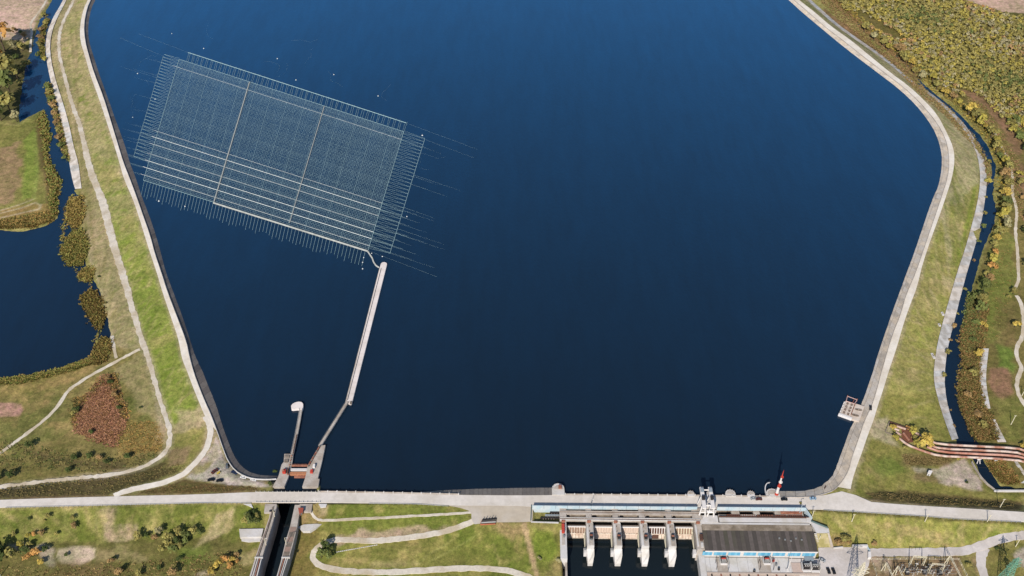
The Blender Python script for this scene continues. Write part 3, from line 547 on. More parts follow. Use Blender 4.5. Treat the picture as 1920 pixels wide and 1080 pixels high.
# ------------------------------------------------------------------ water
def flat(name, pts, m, label, z):
    t = tessellate_polygon([[Vector((p[0], p[1], 0)) for p in pts]]); fs = []
    for a, b, c in t:
        x = (pts[b][0] - pts[a][0]) * (pts[c][1] - pts[a][1]) - (pts[b][1] - pts[a][1]) * (pts[c][0] - pts[a][0])
        fs.append((a, b, c) if x > 0 else (a, c, b))
    return MB().add([(p[0], p[1], z) for p in pts], fs).build(name, m, label=label, kind='structure')
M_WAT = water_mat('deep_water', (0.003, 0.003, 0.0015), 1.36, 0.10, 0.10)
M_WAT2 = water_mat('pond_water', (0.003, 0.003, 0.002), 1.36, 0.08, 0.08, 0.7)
M_WAT3 = water_mat('tail_water', (0.005, 0.008, 0.010), 1.34, 0.08, 0.10, 0.0)
rp = [Vector(p) for p in PL(LW[:-2], WR)]; rq = [Vector(p) for p in PL(RW, WR)]
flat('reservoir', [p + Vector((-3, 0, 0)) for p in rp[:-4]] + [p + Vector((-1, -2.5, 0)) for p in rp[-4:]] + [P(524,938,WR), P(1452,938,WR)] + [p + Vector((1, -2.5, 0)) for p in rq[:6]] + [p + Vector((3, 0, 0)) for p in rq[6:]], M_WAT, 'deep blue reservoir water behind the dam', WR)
def grow(pts, d):
    n = len(pts); ar = sum(pts[i][0] * pts[(i + 1) % n][1] - pts[(i + 1) % n][0] * pts[i][1] for i in range(n)); sg = 1 if ar > 0 else -1; out = []
    for i in range(n):
        t = (pts[(i + 1) % n] - pts[i - 1]).normalized(); out.append(pts[i] + Vector((t.y * sg * d, -t.x * sg * d, 0)))
    return out
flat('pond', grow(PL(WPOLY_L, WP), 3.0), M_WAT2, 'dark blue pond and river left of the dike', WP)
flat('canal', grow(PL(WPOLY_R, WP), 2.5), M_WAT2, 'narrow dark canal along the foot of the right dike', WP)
flat('tailrace', [P(1052,950,WT), P(1330,950,WT), P(1330,1180,WT), P(1046,1180,WT)], M_WAT3, 'dark tailrace water below the spillway piers', WT)
flat('lock_water', [P(520,940,WT), P(572,940,WT), P(545,1180,WT), P(455,1180,WT)], M_WAT3, 'black water deep in the lock chamber', WT)
# ------------------------------------------------------------------ roads
def drape(p, dz): return Vector((p.x, p.y, gz(p.x, p.y) + dz))
def road(name, pts, wpx, m, label, dz=0.14, z=None, jit=0.35, sm_=2):
    c = smooth([G(a, b) if z is None else P(a, b, z) for a, b in pts], sm_); c = resample(c, 3.0); k = len(c); L, Rr = [], []
    for i, p in enumerate(c):
        d = c[min(i + 1, k - 1)] - c[max(i - 1, 0)]; d.z = 0; d.normalize(); nrm = Vector((d.y, -d.x, 0))
        wv = wpx(i / (k - 1)) if callable(wpx) else wpx
        a = p - nrm * (wv / 2 + rnd.uniform(-jit, jit)); b = p + nrm * (wv / 2 + rnd.uniform(-jit, jit))
        zc = max(gz(a.x, a.y), gz(b.x, b.y), gz(p.x, p.y)) + dz if z is None else z
        L.append(Vector((a.x, a.y, zc))); Rr.append(Vector((b.x, b.y, zc)))
    mb = MB().ribbon(L, Rr)
    mb.ribbon([Vector((p.x, p.y, p.z - 0.6)) for p in L], L); mb.ribbon(Rr, [Vector((p.x, p.y, p.z - 0.6)) for p in Rr])
    return mb.build(name, m, label=label, kind='structure')
def strip(name, A_, B_, m, label, z, n=160):
    a = arc_n(smooth(PL(A_, z), 1), n); b = arc_n(smooth(PL(B_, z), 1), n)
    mb = MB().ribbon(b, a); mb.ribbon(a, [p - Vector((0, 0, 0.7)) for p in a]); mb.ribbon([p - Vector((0, 0, 0.7)) for p in b], b)
    return mb.build(name, m, label=label, kind='structure')
i0 = 0
mt = resample(PL(MR_T, 10), 6); 
strip('main_road', MR_T, MR_B, M_ROAD, 'wide pale concrete road across the dam crest', 10.0, 3 * 23)
strip('dike_road', [p for p in LC_L], LC_R[:len(LC_L)], M_DIKE, 'pale crest road on the left dike beside the reservoir', 10.03)
def mid(a, b, t): return [fr(p, q, t) for p, q in zip(a, b)]
strip('dike_road', [(a, b) for a, b in RC_L[6:]], RC_R, M_DIKE, 'pale crest road on the right dike beside the reservoir', 10.03, 220)
road('dike_road', CONN, 4.4, M_DIKE, 'pale curved road from the left dike down to the dam road', 0.2)
road('gravel_track', BERM, lambda t: 3.2 + 3.6 * math.exp(-((t - 0.55) / 0.16) ** 2), M_TRACK, 'gravel track on the lower berm of the left dike', 0.14, jit=0.6)
road('gravel_track', [(262,655),(222,675),(184,696),(148,717),(124,735),(110,761),(80,791),(44,818),(0,849),(-80,905)], 2.8, M_TRACK, 'narrow dirt track from the berm down across the left field', 0.1, jit=0.4)
road('gravel_track', [(210,630),(213,649),(218,672)], 2.6, M_TRACK, 'short dirt spur beside the left pond', 0.1)
road('gravel_road', [(905,968),(892,976),(858,990),(818,1001),(755,1011),(692,1015),(640,1012),(618,1014),(603,1021),(589,1033),(585,1046),(596,1060),(624,1068),(677,1073),(739,1073),(818,1068),(880,1065),(936,1067),(974,1075),(1000,1086),(1030,1110)], 4.2, M_TRACK, 'pale hairpin road looping down from the plaza', 0.14)
road('gravel_track', [(884,961),(840,964),(786,967),(692,972),(618,976),(598,976),(586,967),(582,955)], 1.8, M_TRACK, 'thin path on the grass below the dam road', 0.12, jit=0.2)
road('gravel_track', [(1862,243),(1876,270),(1892,302),(1900,336),(1897,362),(1908,393),(1903,434),(1908,469),(1909,505),(1911,525),(1900,546)], 2.6, M_TRACK, 'winding dirt track between the canal and the right woods', 0.1)
road('gravel_track', [(1906,554),(1912,563),(1918,580),(1920,613),(1916,636),(1908,647),(1904,662),(1910,678),(1917,690),(1906,714),(1908,738),(1922,760),(1940,780)], 3.2, M_TRACK, 'wavy dirt track at the right edge below the bend', 0.1)
road('gravel_track', [(1768,157),(1774,162),(1779,167)], 2.4, M_TRACK, 'short pale scrap of track among the wood', 0.1)
road('gravel_track', [(57,98),(58,76),(60,58),(56,46),(64,34),(78,16),(88,0),(96,-30)], 2.6, M_TRACK, 'pale path along the river bank by the ploughed field', 0.1)
road('access_road', [(1626,1036),(1700,1035.5),(1790,1035),(1815,1032),(1843,1022),(1881,1012),(1920,1006),(2000,994)], 6.2, M_GRAV, 'pale service road past the substation', 0.14)
road('access_road', [(1846,1026),(1838,1044),(1840,1064),(1848,1090),(1860,1120)], lambda t: 7.5 - 3 * t, M_GRAV, 'branch of the service road running down to the pylon', 0.12)
flat('plaza', PL([(839,948),(1000,947.5),(998,978),(980,979),(933,979.5),(905,981),(890,983),(884,974),(884,962),(878,957),(862,952)], 9.94), M_PLAZA, 'dusty open plaza beside the dam road', 9.94)
flat('yard', PL([(1534,1027),(1560,1026),(1600,1026),(1622,1023),(1628,1030),(1632,1044),(1629,1060),(1618,1082),(1606,1110),(1500,1110),(1316,1110),(1316,1046),(1536,1048)], 2.12), M_GRAV, 'pale concrete yard beside the power house', 2.12)
# ------------------------------------------------------------------ sloping linings built panel by panel
def lining(name, top, bot, zt, zb, n, mats, label, rows=1, below=1.0, gap=0.10, th=0.2, flip=False):
    a = arc_n(smooth(PL(top, zt), 1), n); b0 = arc_n(smooth(PL(bot, zb), 1), n)
    b = [p + (p - q).normalized() * below * ((p - q).length / max(0.3, q.z - p.z)) for p, q in zip(b0, a)]
    r_ = root(name, (a[0].lerp(a[-1], .5).x, a[0].lerp(a[-1], .5).y, zb), label, 'slope lining')
    for i in range(n):
        L = (a[i + 1] - a[i]).length
        if L < 0.2: continue
        g = min(0.25, gap / L)
        for k in range(rows):
            t0, t1 = k / rows, (k + 1) / rows - (0.012 if k < rows - 1 else 0); dz = rnd.uniform(-0.03, 0.03) + 0.03
            q = []
            for tt, gg in ((t0, g), (t0, 1 - g), (t1, 1 - g), (t1, g)):
                u = a[i].lerp(a[i + 1], gg); v = b[i].lerp(b[i + 1], gg); w_ = u.lerp(v, tt); q.append(w_ + Vector((0, 0, dz)))
            MB().prism(q, 0, top=q).add([], []) if False else None
            mb = MB(); lo = [p - Vector((0, 0, th)) for p in q]; ar = sum(q[j].x * q[(j + 1) % 4].y - q[(j + 1) % 4].x * q[j].y for j in range(4))
            if ar < 0: q.reverse(); lo.reverse()
            mb.add(lo + q, [(0,1,5,4),(1,2,6,5),(2,3,7,6),(3,0,4,7),(4,5,6,7),(3,2,1,0)])
            mb.build('panel', rnd.choice(mats), r_)
    bed = MB()                                        # joint bed below the panels
    bed.ribbon([p - Vector((0, 0, 0.14)) for p in a], [p - Vector((0, 0, 0.14)) for p in b]); bed.build('joint_bed', M_RUSTD if mats is M_SLABR else M_CONCD, r_)
    return r_
lining('slope_lining', LC_R, LW, 9.95, WR, 150, [M_SLABL, mat('asphalt_lining_b', A(116,107,102), 0.9, 0.5, 0.2, 0.1), mat('asphalt_lining_c', A(130,121,114), 0.9, 0.5, 0.2, 0.1)], 'dark grey slab lining on the water side of the left dike')
lining('slope_lining', RC_L, RW, 9.95, WR, 150, M_SLABR, 'pale concrete slab lining on the water side of the right dike', rows=2)
lining('slope_lining', [(790,925.2),(861,927),(980,928.6),(1037,928)], [(790,922.5),(861,917.5),(980,915),(1037,914.5)], 9.95, WR, 30, [mat('dam_lining', A(146,136,126), .9, .5, .2, .1), mat('dam_lining_b', A(134,125,117), .9, .5, .2, .1)], 'weathered grey slab lining on the dam face left of the spillway')  # two even greys, darker than the right dike lining
lining('canal_lining', LL_R, LL_L, 2.75, WP, 48, M_LINE, 'pale concrete strip lining the river bank below the left dike', below=0.5)
lining('canal_lining', RL_L, RL_R, 2.75, WP, 130, M_LINE, 'long pale concrete strip lining the canal below the right dike', below=0.5)
lining('canal_lining', [(1854,653),(1849,696),(1849,723),(1857,766)], [(1839,653),(1837,714),(1841,744),(1850,767)], 1.9, 1.2, 14, M_LINE, 'broken concrete slab strip on the far canal bank', below=0.05, gap=0.2)
lining('canal_lining', [(1866,786),(1875,806),(1887,829)], [(1857,787),(1862,800),(1872,829)], 1.9, 1.2, 7, M_LINE, 'short concrete slab strip above the pipe bridge', below=0.05, gap=0.2)
lining('canal_lining', [(1906,863),(1918,880),(1936,906)], [(1887,864),(1897,880),(1914,906)], 1.9, 1.2, 6, M_LINE, 'concrete slab strip below the pipe bridge', below=0.05, gap=0.2)
def wall_line(name, pts, z0, z1, wd, m, label, cat, n=None):
    c = resample(pts, 6); k = len(c); mb = MB(); L, Rr = [], []
    for i, p in enumerate(c):
        d = c[min(i + 1, k - 1)] - c[max(i - 1, 0)]; d.z = 0; d.normalize(); nr = Vector((d.y, -d.x, 0)) * wd / 2
        L.append(p - nr); Rr.append(p + nr)
    zz = lambda l, z: [Vector((p.x, p.y, z)) for p in l]
    mb.ribbon(zz(L, z1), zz(Rr, z1)); mb.ribbon(zz(L, z0), zz(L, z1)); mb.ribbon(zz(Rr, z1), zz(Rr, z0))
    for e in (0, -1): mb.add([Vector((L[e].x, L[e].y, z0)), Vector((Rr[e].x, Rr[e].y, z0)), Vector((Rr[e].x, Rr[e].y, z1)), Vector((L[e].x, L[e].y, z1))], [(0,1,2,3)])
    return mb.build(name, m, label=label, cat=cat)
wall_line('parapet_wall', smooth(PL(LC_R, 10.4), 1), 9.6, 10.75, 0.45, M_WHITE, 'low pale wave wall along the left dike crest', 'wall')
wall_line('parapet_wall', smooth(PL(RC_L, 10.2), 1), 9.6, 10.45, 0.4, M_CONC, 'low pale wave wall along the right dike crest', 'wall')
# ------------------------------------------------------------------ trees
def crown_np(seed, n, rx, rz, leaf, lobes=7, flat_=0.0):
    r_ = np.random.default_rng(seed)
    c = r_.normal(size=(lobes, 3)); c /= np.linalg.norm(c, axis=1)[:, None]; c *= r_.uniform(0.35, 0.75, (lobes, 1)); c[0] = 0
    c[:, 2] = c[:, 2] * 0.8
    rad = r_.uniform(0.35, 0.6, lobes); k = r_.integers(0, lobes, n)
    d = r_.normal(size=(n, 3)); d /= np.linalg.norm(d, axis=1)[:, None]; d[:, 2] = np.abs(d[:, 2]) * 0.8 + d[:, 2] * 0.2
    p = c[k] + d * rad[k][:, None] * r_.uniform(0.75, 1.05, (n, 1)); p *= np.array([rx, rx, rz]); p[:, 2] += rz
    nn = d * 0.8 + np.array([0, 0, 0.5]) + r_.normal(size=(n, 3)) * 0.32; nn /= np.linalg.norm(nn, axis=1)[:, None]
    t = np.cross(nn, r_.normal(size=(n, 3))); t /= np.linalg.norm(t, axis=1)[:, None]; b = np.cross(nn, t)
    s_ = leaf * r_.uniform(0.6, 1.25, (n, 1)); e = r_.uniform(0.6, 1.0, (n, 1))
    v = np.stack([p - t * s_ - b * s_ * e * 0.4, p + t * s_ * 0.3 - b * s_ * e, p + t * s_ + b * s_ * e * 0.4, p - t * s_ * 0.3 + b * s_ * e], 1)
    return v.reshape(-1, 3), k, r_
KIND = {'olive': (A(152,143,82), 'olive green'), 'green': (A(112,120,66), 'green'), 'dark': (A(80,92,48), 'dark green'), 'grey': (A(166,158,116), 'grey green'), 'yellow': (A(190,166,84), 'yellow'), 'lime': (A(168,156,76), 'yellow green'), 'orange': (A(188,144,84), 'orange'), 'brown': (A(160,132,88), 'brown'), 'rust': (A(164,104,68), 'rust brown')}
CM = {}
def crown_mesh(kind, var, n=150, leaf=0.5):
    key = (kind, var)
    if key not in CM:
        v, k, r_ = crown_np(100 + var, n, 1.0 if var % 3 else 1.15, 0.95 if var % 2 else 1.15, leaf * 0.42, 7 + var % 3)
        col = KIND[kind][0]; q = np.arange(len(v)).reshape(-1, 4)
        lb = r_.uniform(0.86, 1.14, 12)[k]; t = lb * r_.uniform(0.84, 1.16, len(q)); hue = r_.uniform(-0.08, 0.08, (len(q), 1)) * np.array([[1, 0, -0.5]])
        c = np.clip(1.5 * col[None] * t[:, None] * (1 + hue), 0, 1)
        CM[key] = np_mesh('crown', v, q, M_FOL, 'tint', np.repeat(c, 4, 0))
    return CM[key]
tr_ = MB(); tr_.tube([(0,0,-0.3),(0.03,0,0.5),(0,0.02,1.2)], 0.09, 6, 0.04)
for a in range(4): tr_.tube([(0,0,0.55 + 0.12 * a),(0.45 * math.cos(a * 1.7),0.45 * math.sin(a * 1.7),1.2 + 0.1 * a)], 0.035, 4, 0.012)
def trunk_mesh():
    me = bpy.data.meshes.new('trunk'); me.from_pydata(tr_.v, [], tr_.f); me.materials.append(M_BARK); return me
TRM = trunk_mesh()
def plant(name, loc, rad, kind, label, cat, group=None, tall=1.0, var=None, lift=0.25):
    o = bpy.data.objects.new(name, None); COL.objects.link(o); o.location = loc; o.rotation_euler = (0, 0, rnd.uniform(0, 6.28)); o.scale = (rad, rad, rad * tall)
    tag(o, label, cat, group)
    t = bpy.data.objects.new('trunk', TRM); COL.objects.link(t); t.parent = o
    c = bpy.data.objects.new('crown', crown_mesh(kind, rnd.randrange(5) if var is None else var)); COL.objects.link(c); c.parent = o; c.location = (0, 0, lift)
    return o
def plants(name, lst, what, where, cat, group=None, tall=1.0, lift=0.25):
    # lst: (px, py, radius_px, kind); labels carry colour plus order along the list
    cnt = {}
    for px, py, rp_, kind in lst:
        p = G(px, py, -0.1); cnt[kind] = cnt.get(kind, 0) + 1; tot = sum(1 for q in lst if q[3] == kind)
        rad = rp_ / (FPX / (P(px, py, 2).length + 0) / 1.0) if False else rp_ * ((p - Vector((0, 0, HC))).length / FPX)
        nm = KIND[kind][1]
        lab = ('%s %s %s' % (nm, what, where)) if tot == 1 else ('%s of the %s %ss %s' % (ordw(cnt[kind]), nm, what, where))
        plant(name, p, rad, kind, lab, cat, group, tall, None, lift)
def clumps(name, pts, n, size, hgt, cols, label, m=M_FOL, per=5, edge=0.0, upright=0.45, seed=1, zpx=None):
    p = GL(pts) if zpx is None else PL(pts, zpx); r_ = np.random.default_rng(seed); b = bbox(p)
    x = r_.uniform(b[0], b[1], n * 6); y = r_.uniform(b[2], b[3], n * 6)
    d = sdist(p, x, y) + edge * r_.normal(size=len(x)); ok = d > 0; x, y, d = x[ok][:n], y[ok][:n], d[ok][:n]; n = len(x)
    if n == 0: return None
    z = np.array([max(gz(a, c), WP - 0.1 if gz(a, c) < 0.4 else -99) for a, c in zip(x, y)])
    hh = hgt * r_.uniform(0.6, 1.15, n) * np.clip(0.5 + d / 4, 0.45, 1)
    ci = r_.random(n); cols = np.array(cols); cc = 1.85 * cols[(ci * len(cols)).astype(int)] * r_.uniform(0.75, 1.25, (n, 1))
    V, C_ = [], []
    for k in range(per):
        an = r_.uniform(0, 6.28, n); el = r_.uniform(0.1, 1.0, n)
        dirh = np.stack([np.cos(an), np.sin(an), np.zeros(n)], 1); sd2 = np.stack([-np.sin(an), np.cos(an), np.zeros(n)], 1)
        base = np.stack([x, y, z - 0.1], 1) + dirh * size * r_.uniform(0, 0.7, (n, 1)); tip = base + dirh * size * (1 - upright) * r_.uniform(0.4, 2.4, (n, 1)) + np.stack([0 * x, 0 * x, hh * r_.uniform(0.6, 1.1, n)], 1)
        s_ = size * r_.uniform(0.35, 0.8, (n, 1))
        V.append(np.stack([base - sd2 * s_, base + sd2 * s_, tip + sd2 * s_ * 0.7, tip - sd2 * s_ * 0.7], 1)); C_.append(np.repeat((cc * r_.uniform(0.8, 1.2, (n, 1)))[:, None], 4, 1))
    V = np.concatenate(V).reshape(-1, 3); C_ = np.concatenate(C_).reshape(-1, 3)
    o0 = V.mean(0); me = np_mesh(name, V - o0, np.arange(len(V)).reshape(-1, 4), m, 'tint', np.clip(C_, 0, 1)); o = bpy.data.objects.new(name, me); o.location = o0; COL.objects.link(o)
    return tag(o, label, kind='stuff')
# ------------------------------------------------------------------ dam walls, lock and jetties
def px_prism(mb, pts, zt, zb): return mb.prism(PL(pts, zt), zb, zt)
def simple(name, pts, zt, zb, m, label, cat):
    return px_prism(MB(), pts, zt, zb).build(name, m, label=label, cat=cat)
def mrt(x):
    for a, b in zip(MR_T, MR_T[1:]):
        if a[0] <= x <= b[0]: return a[1] + (b[1] - a[1]) * (x - a[0]) / (b[0] - a[0])
def crest_wall(name, x0, x1, label):
    xs = [x0 + (x1 - x0) * i / 12 for i in range(13)]
    r_ = root(name, P((x0 + x1) / 2, mrt((x0 + x1) / 2), 9.9), label, 'parapet')
    f = [P(x, mrt(x), 10) for x in xs]; mb = MB()
    mb.prism([p + Vector((0, .05, 0)) for p in f] + [p + Vector((0, 1.0, 0)) for p in f[::-1]], 3, 9.97); mb.build('face_wall', M_CONC, r_)
    mb = MB(); mb.prism([p + Vector((0, .35, 0)) for p in f] + [p + Vector((0, .7, 0)) for p in f[::-1]], 9.98, 10.7); mb.build('rail_wall', M_CONC, r_)
    n = int(plen(f) / 6.5)
    for i in range(n + 1):
        t = i / n; x = x0 + (x1 - x0) * t; p = P(x, mrt(x), 10)
        MB().box((p.x, p.y + .52), 0.7, 0.8, 9.97, 11.15 + rnd.uniform(-.1, .15)).build('post', M_WHITE, r_)
crest_wall('crest_parapet', 597, 860, 'pale parapet with posts on the dam between the lock and the grey slab facing')
crest_wall('crest_parapet', 1060, 1442, 'pale parapet with posts on the dam above the spillway')
rb = MB(); px_prism(rb, [(478,922.2),(602,922.8),(602,942),(478,942)], 9.25, 8.3)
r_ = root('road_bridge', P(540, 932, 8.3), 'flat bridge carrying the dam road across the lock', 'bridge'); rb.build('deck', M_CONC, r_)
for yy in (922.4, 941.6):
    for k in range(16):
        p = P(480 + 8 * k, yy, 10); MB().box((p.x, p.y), .35, .35, 9.3, 11.0).build('post', M_WHITE, r_)
    MB().bar(P(480, yy, 10.9), P(600, yy, 10.9), .12).build('rail', M_WHITE, r_)
# guard rail on the downstream edge
def guard(name, x0, x1, dy, label):
    def mrb(x):
        for a, b in zip(MR_B, MR_B[1:]):
            if a[0] <= x <= b[0]: return a[1] + (b[1] - a[1]) * (x - a[0]) / (b[0] - a[0])
    r_ = root(name, P((x0 + x1) / 2, mrb((x0 + x1) / 2), 10), label, 'guard rail'); n = int((x1 - x0) / 9)
    pts = [P(x0 + (x1 - x0) * i / n, mrb(x0 + (x1 - x0) * i / n) + dy, 10.75) for i in range(n + 1)]
    MB().tube(pts, .16, 4).build('rail', M_GREY, r_)
    for p in pts: MB().box((p.x, p.y), .2, .2, 9.2, 10.8).build('post', M_GREY, r_)
guard('guard_rail', 692, 840, .8, 'low guard rail along the grass below the dam road near the lock')
guard('guard_rail', 10, 470, .8, 'long guard rail on the lower edge of the dam road left of the lock')
guard('guard_rail', 1545, 1915, .9, 'guard rail on the lower edge of the dam road at right')
# lock heads
LP = [(533,851),(550,851),(548,866),(546.7,873),(540,895.6),(533,912.5),(511,912.5),(522,893),(528,871),(532,866)]
RP = [(599,835.6),(610,834.4),(604.4,862),(595.6,897.8),(599,897.8),(596.7,912.5),(566.7,912.5),(573,893),(576.7,873),(586.7,855.6)]
lk = root('lock_pier', P(530, 885, 5), 'stained concrete pier on the left side of the lock entrance', 'pier'); px_prism(MB(), LP, 9.9, 2).build('body', M_CONC, lk)
px_prism(MB(), [(534,853),(543,853),(542,858),(533,858)], 10.6, 9.91).build('block', M_CONCD, lk); px_prism(MB(), [(533,861),(541,861),(540,866),(533,866)], 10.9, 9.91).build('block', M_CONCD, lk)
MB().tube([P(531, 882, 9.9), P(531, 882, 13)], .8, 8).build('hoist', M_RUST, lk)
px_prism(MB(), [(530,879),(536,879),(535,885),(529,885)], 12.2, 9.91).build('hoist_house', M_RED, lk); px_prism(MB(), [(538,878),(541,878),(540,886),(537,886)], 12, 9.91).build('motor', M_RUSTD, lk)
rk = root('lock_pier', P(588, 880, 5), 'wedge shaped concrete pier on the right side of the lock entrance', 'pier'); px_prism(MB(), RP, 9.9, 2).build('body', M_CONC, rk)
px_prism(MB(), [(582,880),(587,880),(586,885),(581,885)], 11.8, 9.91).build('hoist_house', M_RED, rk); px_prism(MB(), [(587,870),(591,870),(590,875),(586,875)], 12.2, 9.91).build('cabin', M_WPAINT, rk)
for k in range(13):
    t = k / 12; a, b = fr((598, 838), (577, 874), t); p = P(a + 1.5, b, 10); MB().box((p.x, p.y), .9, .9, 9.91, 10.9 + rnd.uniform(0, .5), rnd.uniform(0, 1)).build('bollard', M_RUST if k % 3 else M_CONCD, rk)
for k in range(9):
    t = k / 8; a, b = fr((548, 855), (541, 890), t); p = P(a - 1.3, b, 10); MB().box((p.x, p.y), .8, .8, 9.91, 10.8, .3).build('bollard', M_CONCD if k % 2 else M_RUST, lk)
lg = root('lock_gate', P(560, 882, 7), 'rusty red lock gate with walkway between the two piers', 'gate')
def across(y0, y1, x0, x1, zt, zb, m, nm): px_prism(MB(), [(x0, y0), (x1, y0), (x1 - .5, y1), (x0 - .5, y1)], zt, zb).build(nm, m, lg)
across(871.5, 874, 546.5, 577.5, 9.6, 9.0, M_RUST, 'footbridge')
for k in range(12):
    p = P(547 + 2.6 * k, 871.6, 9.6); MB().box((p.x, p.y), .15, .15, 9.6, 10.9).build('rail_post', M_RUST, lg)
MB().bar(P(547, 871.6, 10.8), P(577, 871.6, 10.8), .14).build('handrail', M_RUST, lg)
across(878, 882, 545, 576, 9.7, 8.6, M_WHITE, 'beam'); across(884.5, 889.5, 543, 576, 9.2, 7.0, mat('orange_rust', A(188,128,92), .8, 1.2, .3), 'gate_leaf'); across(890, 895.5, 552, 575, 8.2, 3.0, M_RUST, 'lower_leaf')
simple('lock_sill', [(540,897),(574,897),(568,915),(530,915)], 4.0, -8, M_WALLG, 'grey concrete sill in the shade below the lock gate', 'sill')
# upstream jetties
jt = root('jetty', P(685, 620, 7), 'long straight concrete jetty reaching out to the floating net', 'jetty')
nose = [(713.3,497.3),(714.2,494),(717,491.8),(721,491.3),(724.4,492.6),(725.6,495)]
px_prism(MB(), nose + [(660,754.5),(658,757),(649.5,754.5),(650.8,748)], 9.3, 2).build('deck', M_JET, jt)
a, b = P(711.6, 500, 9.3), P(647.6, 751, 9.3)
MB().prism([a, P(713.0, 500, 9.3), P(649.6, 751, 9.3), b], 4, 8.6).build('side_beam', M_CONC, jt)
MB().tube([P(714.6, 503, 9.7), P(651.4, 750, 9.7)], .18, 4).build('cable_duct', M_BLACK, jt)
for k in range(24):
    t = (k + .5) / 24; q0 = fr((713.6, 500), (649.8, 752), t); q1 = fr((725, 500), (659.6, 754), t)
    MB().bar(P(*q0, 9.32), P(*q1, 9.32), .05).build('joint_strip', M_CONC, jt)
px_prism(MB(), [(656.5,752),(660.5,752.5),(659.5,757.5),(655.5,757)], 10.1, 9.31).build('end_block', M_CONCD, jt)
def gang(name, pts, wv, zt, label, cat, m=M_CONC, steps=0):
    c = [P(a, b, zt) for a, b in pts]; r_ = root(name, c[0].lerp(c[-1], .5), label, cat); L, Rr = [], []
    for i, p in enumerate(c):
        d = c[min(i + 1, len(c) - 1)] - c[max(i - 1, 0)]; d.z = 0; d.normalize(); nr = Vector((d.y, -d.x, 0)) * wv / 2; L.append(p - nr); Rr.append(p + nr)
    MB().prism(L + Rr[::-1], zt - 1.0, zt).build('deck', m, r_)
    for l in (L, Rr): MB().tube([p + Vector((0, 0, .9)) for p in l], .1, 4).build('rail', M_GREY, r_)
    cc = resample(c, 11)
    for p in cc[1:-1]: MB().tube([p - Vector((0, 0, 7)), p - Vector((0, 0, 1.0))], .6, 8).build('pile', M_CONCD, r_)
    for k in range(steps):
        t = (k + .5) / steps; p = c[0].lerp(c[1], t); q = c[0].lerp(c[1], t + .02); d = (q - p).normalized(); nr = Vector((d.y, -d.x, 0)); 
        MB().box((p + nr * wv * .3)[:2], 1.0, 1.0, zt, zt + .5 + .3 * (k % 2), .2).build('bollard', M_RUSTD, r_)
    return r_
gang('gangway', [(652,752.5),(599.5,836)], 2.3, 9.6, 'narrow slanting footbridge between the long jetty and the lock', 'footbridge')
hk = gang('guide_wall', [(548,851),(555.6,815.6),(561,786.7),(564.5,766)], 2.2, 9.6, 'thin guide wall with a hooked white head left of the lock', 'guide wall', M_CONC, 12)
px_prism(MB(), [(545.6,761),(548,757.5),(551,755.6),(555,754),(560,753),(564,753.4),(566.7,754.8),(568.4,758),(568.2,763),(566.5,768),(562,768),(560.5,766.5),(557.8,765.8),(550,766.8),(546.4,766.4)], 9.9, 2).build('head', M_JET, hk)
# lock chamber below the road
LW_in = [(520,946.5),(512.6,977.6),(492.5,1043.7),(484,1079),(474,1118)]; LW_out = [(509,951),(504,972),(479,1043.7),(468,1079),(456,1118)]
lw = root('lock_wall', P(500, 1010, 0), 'tall grey left wall of the lock chamber with rails', 'lock wall'); px_prism(MB(), LW_in + LW_out[::-1], 9.4, -8).build('wall', M_WALLG, lw)
px_prism(MB(), [fr(a, b, .06) for a, b in zip(LW_in[:3], LW_out)] + [fr(a, b, .46) for a, b in zip(LW_in[:3], LW_out)][::-1], 9.7, 9.41).build('coping', M_CONC, lw)
px_prism(MB(), [fr(a, b, .60) for a, b in zip(LW_in[:3], LW_out)] + [fr(a, b, .74) for a, b in zip(LW_in[:3], LW_out)][::-1], 10.4, 9.41).build('pipe_trough', M_CONCD, lw)
px_prism(MB(), [fr(a, b, .74) for a, b in zip(LW_in[:3], LW_out)] + [fr(a, b, .82) for a, b in zip(LW_in[:3], LW_out)][::-1], 9.9, 9.41).build('pipe_slot', M_RUSTD, lw)
px_prism(MB(), [(505,956.5),(515,956.5),(514.6,958),(504.6,958)], 10.8, 9.42).build('cross_beam', M_BLACK, lw)
RW_in = [(552.8,946.5),(543.7,988),(536,1012.6),(528.8,1043.7),(519,1079),(508,1118)]; RW_out = [(564,946.5),(557,988),(549.5,1020),(542.4,1043.7),(530.7,1079),(519,1118)]
rw = root('lock_wall', P(540, 1010, 0), 'right wall of the lock chamber with worn brown top', 'lock wall'); px_prism(MB(), RW_in + RW_out[::-1], 9.4, -8).build('wall', M_CONC, rw)
for k in range(6):
    q0, q1 = fr(RW_in[1], RW_in[3], k / 6), fr(RW_out[1], RW_out[3], k / 6); q2, q3 = fr(RW_in[1], RW_in[3], (k + .93) / 6), fr(RW_out[1], RW_out[3], (k + .93) / 6)
    px_prism(MB(), [fr(q0, q1, .08), fr(q0, q1, .9), fr(q2, q3, .9), fr(q2, q3, .08)], 9.6, 9.41).build('top_slab', M_CONCD if k % 2 else mat('worn_brown', A(160,134,120), .9, .9, .25), rw)
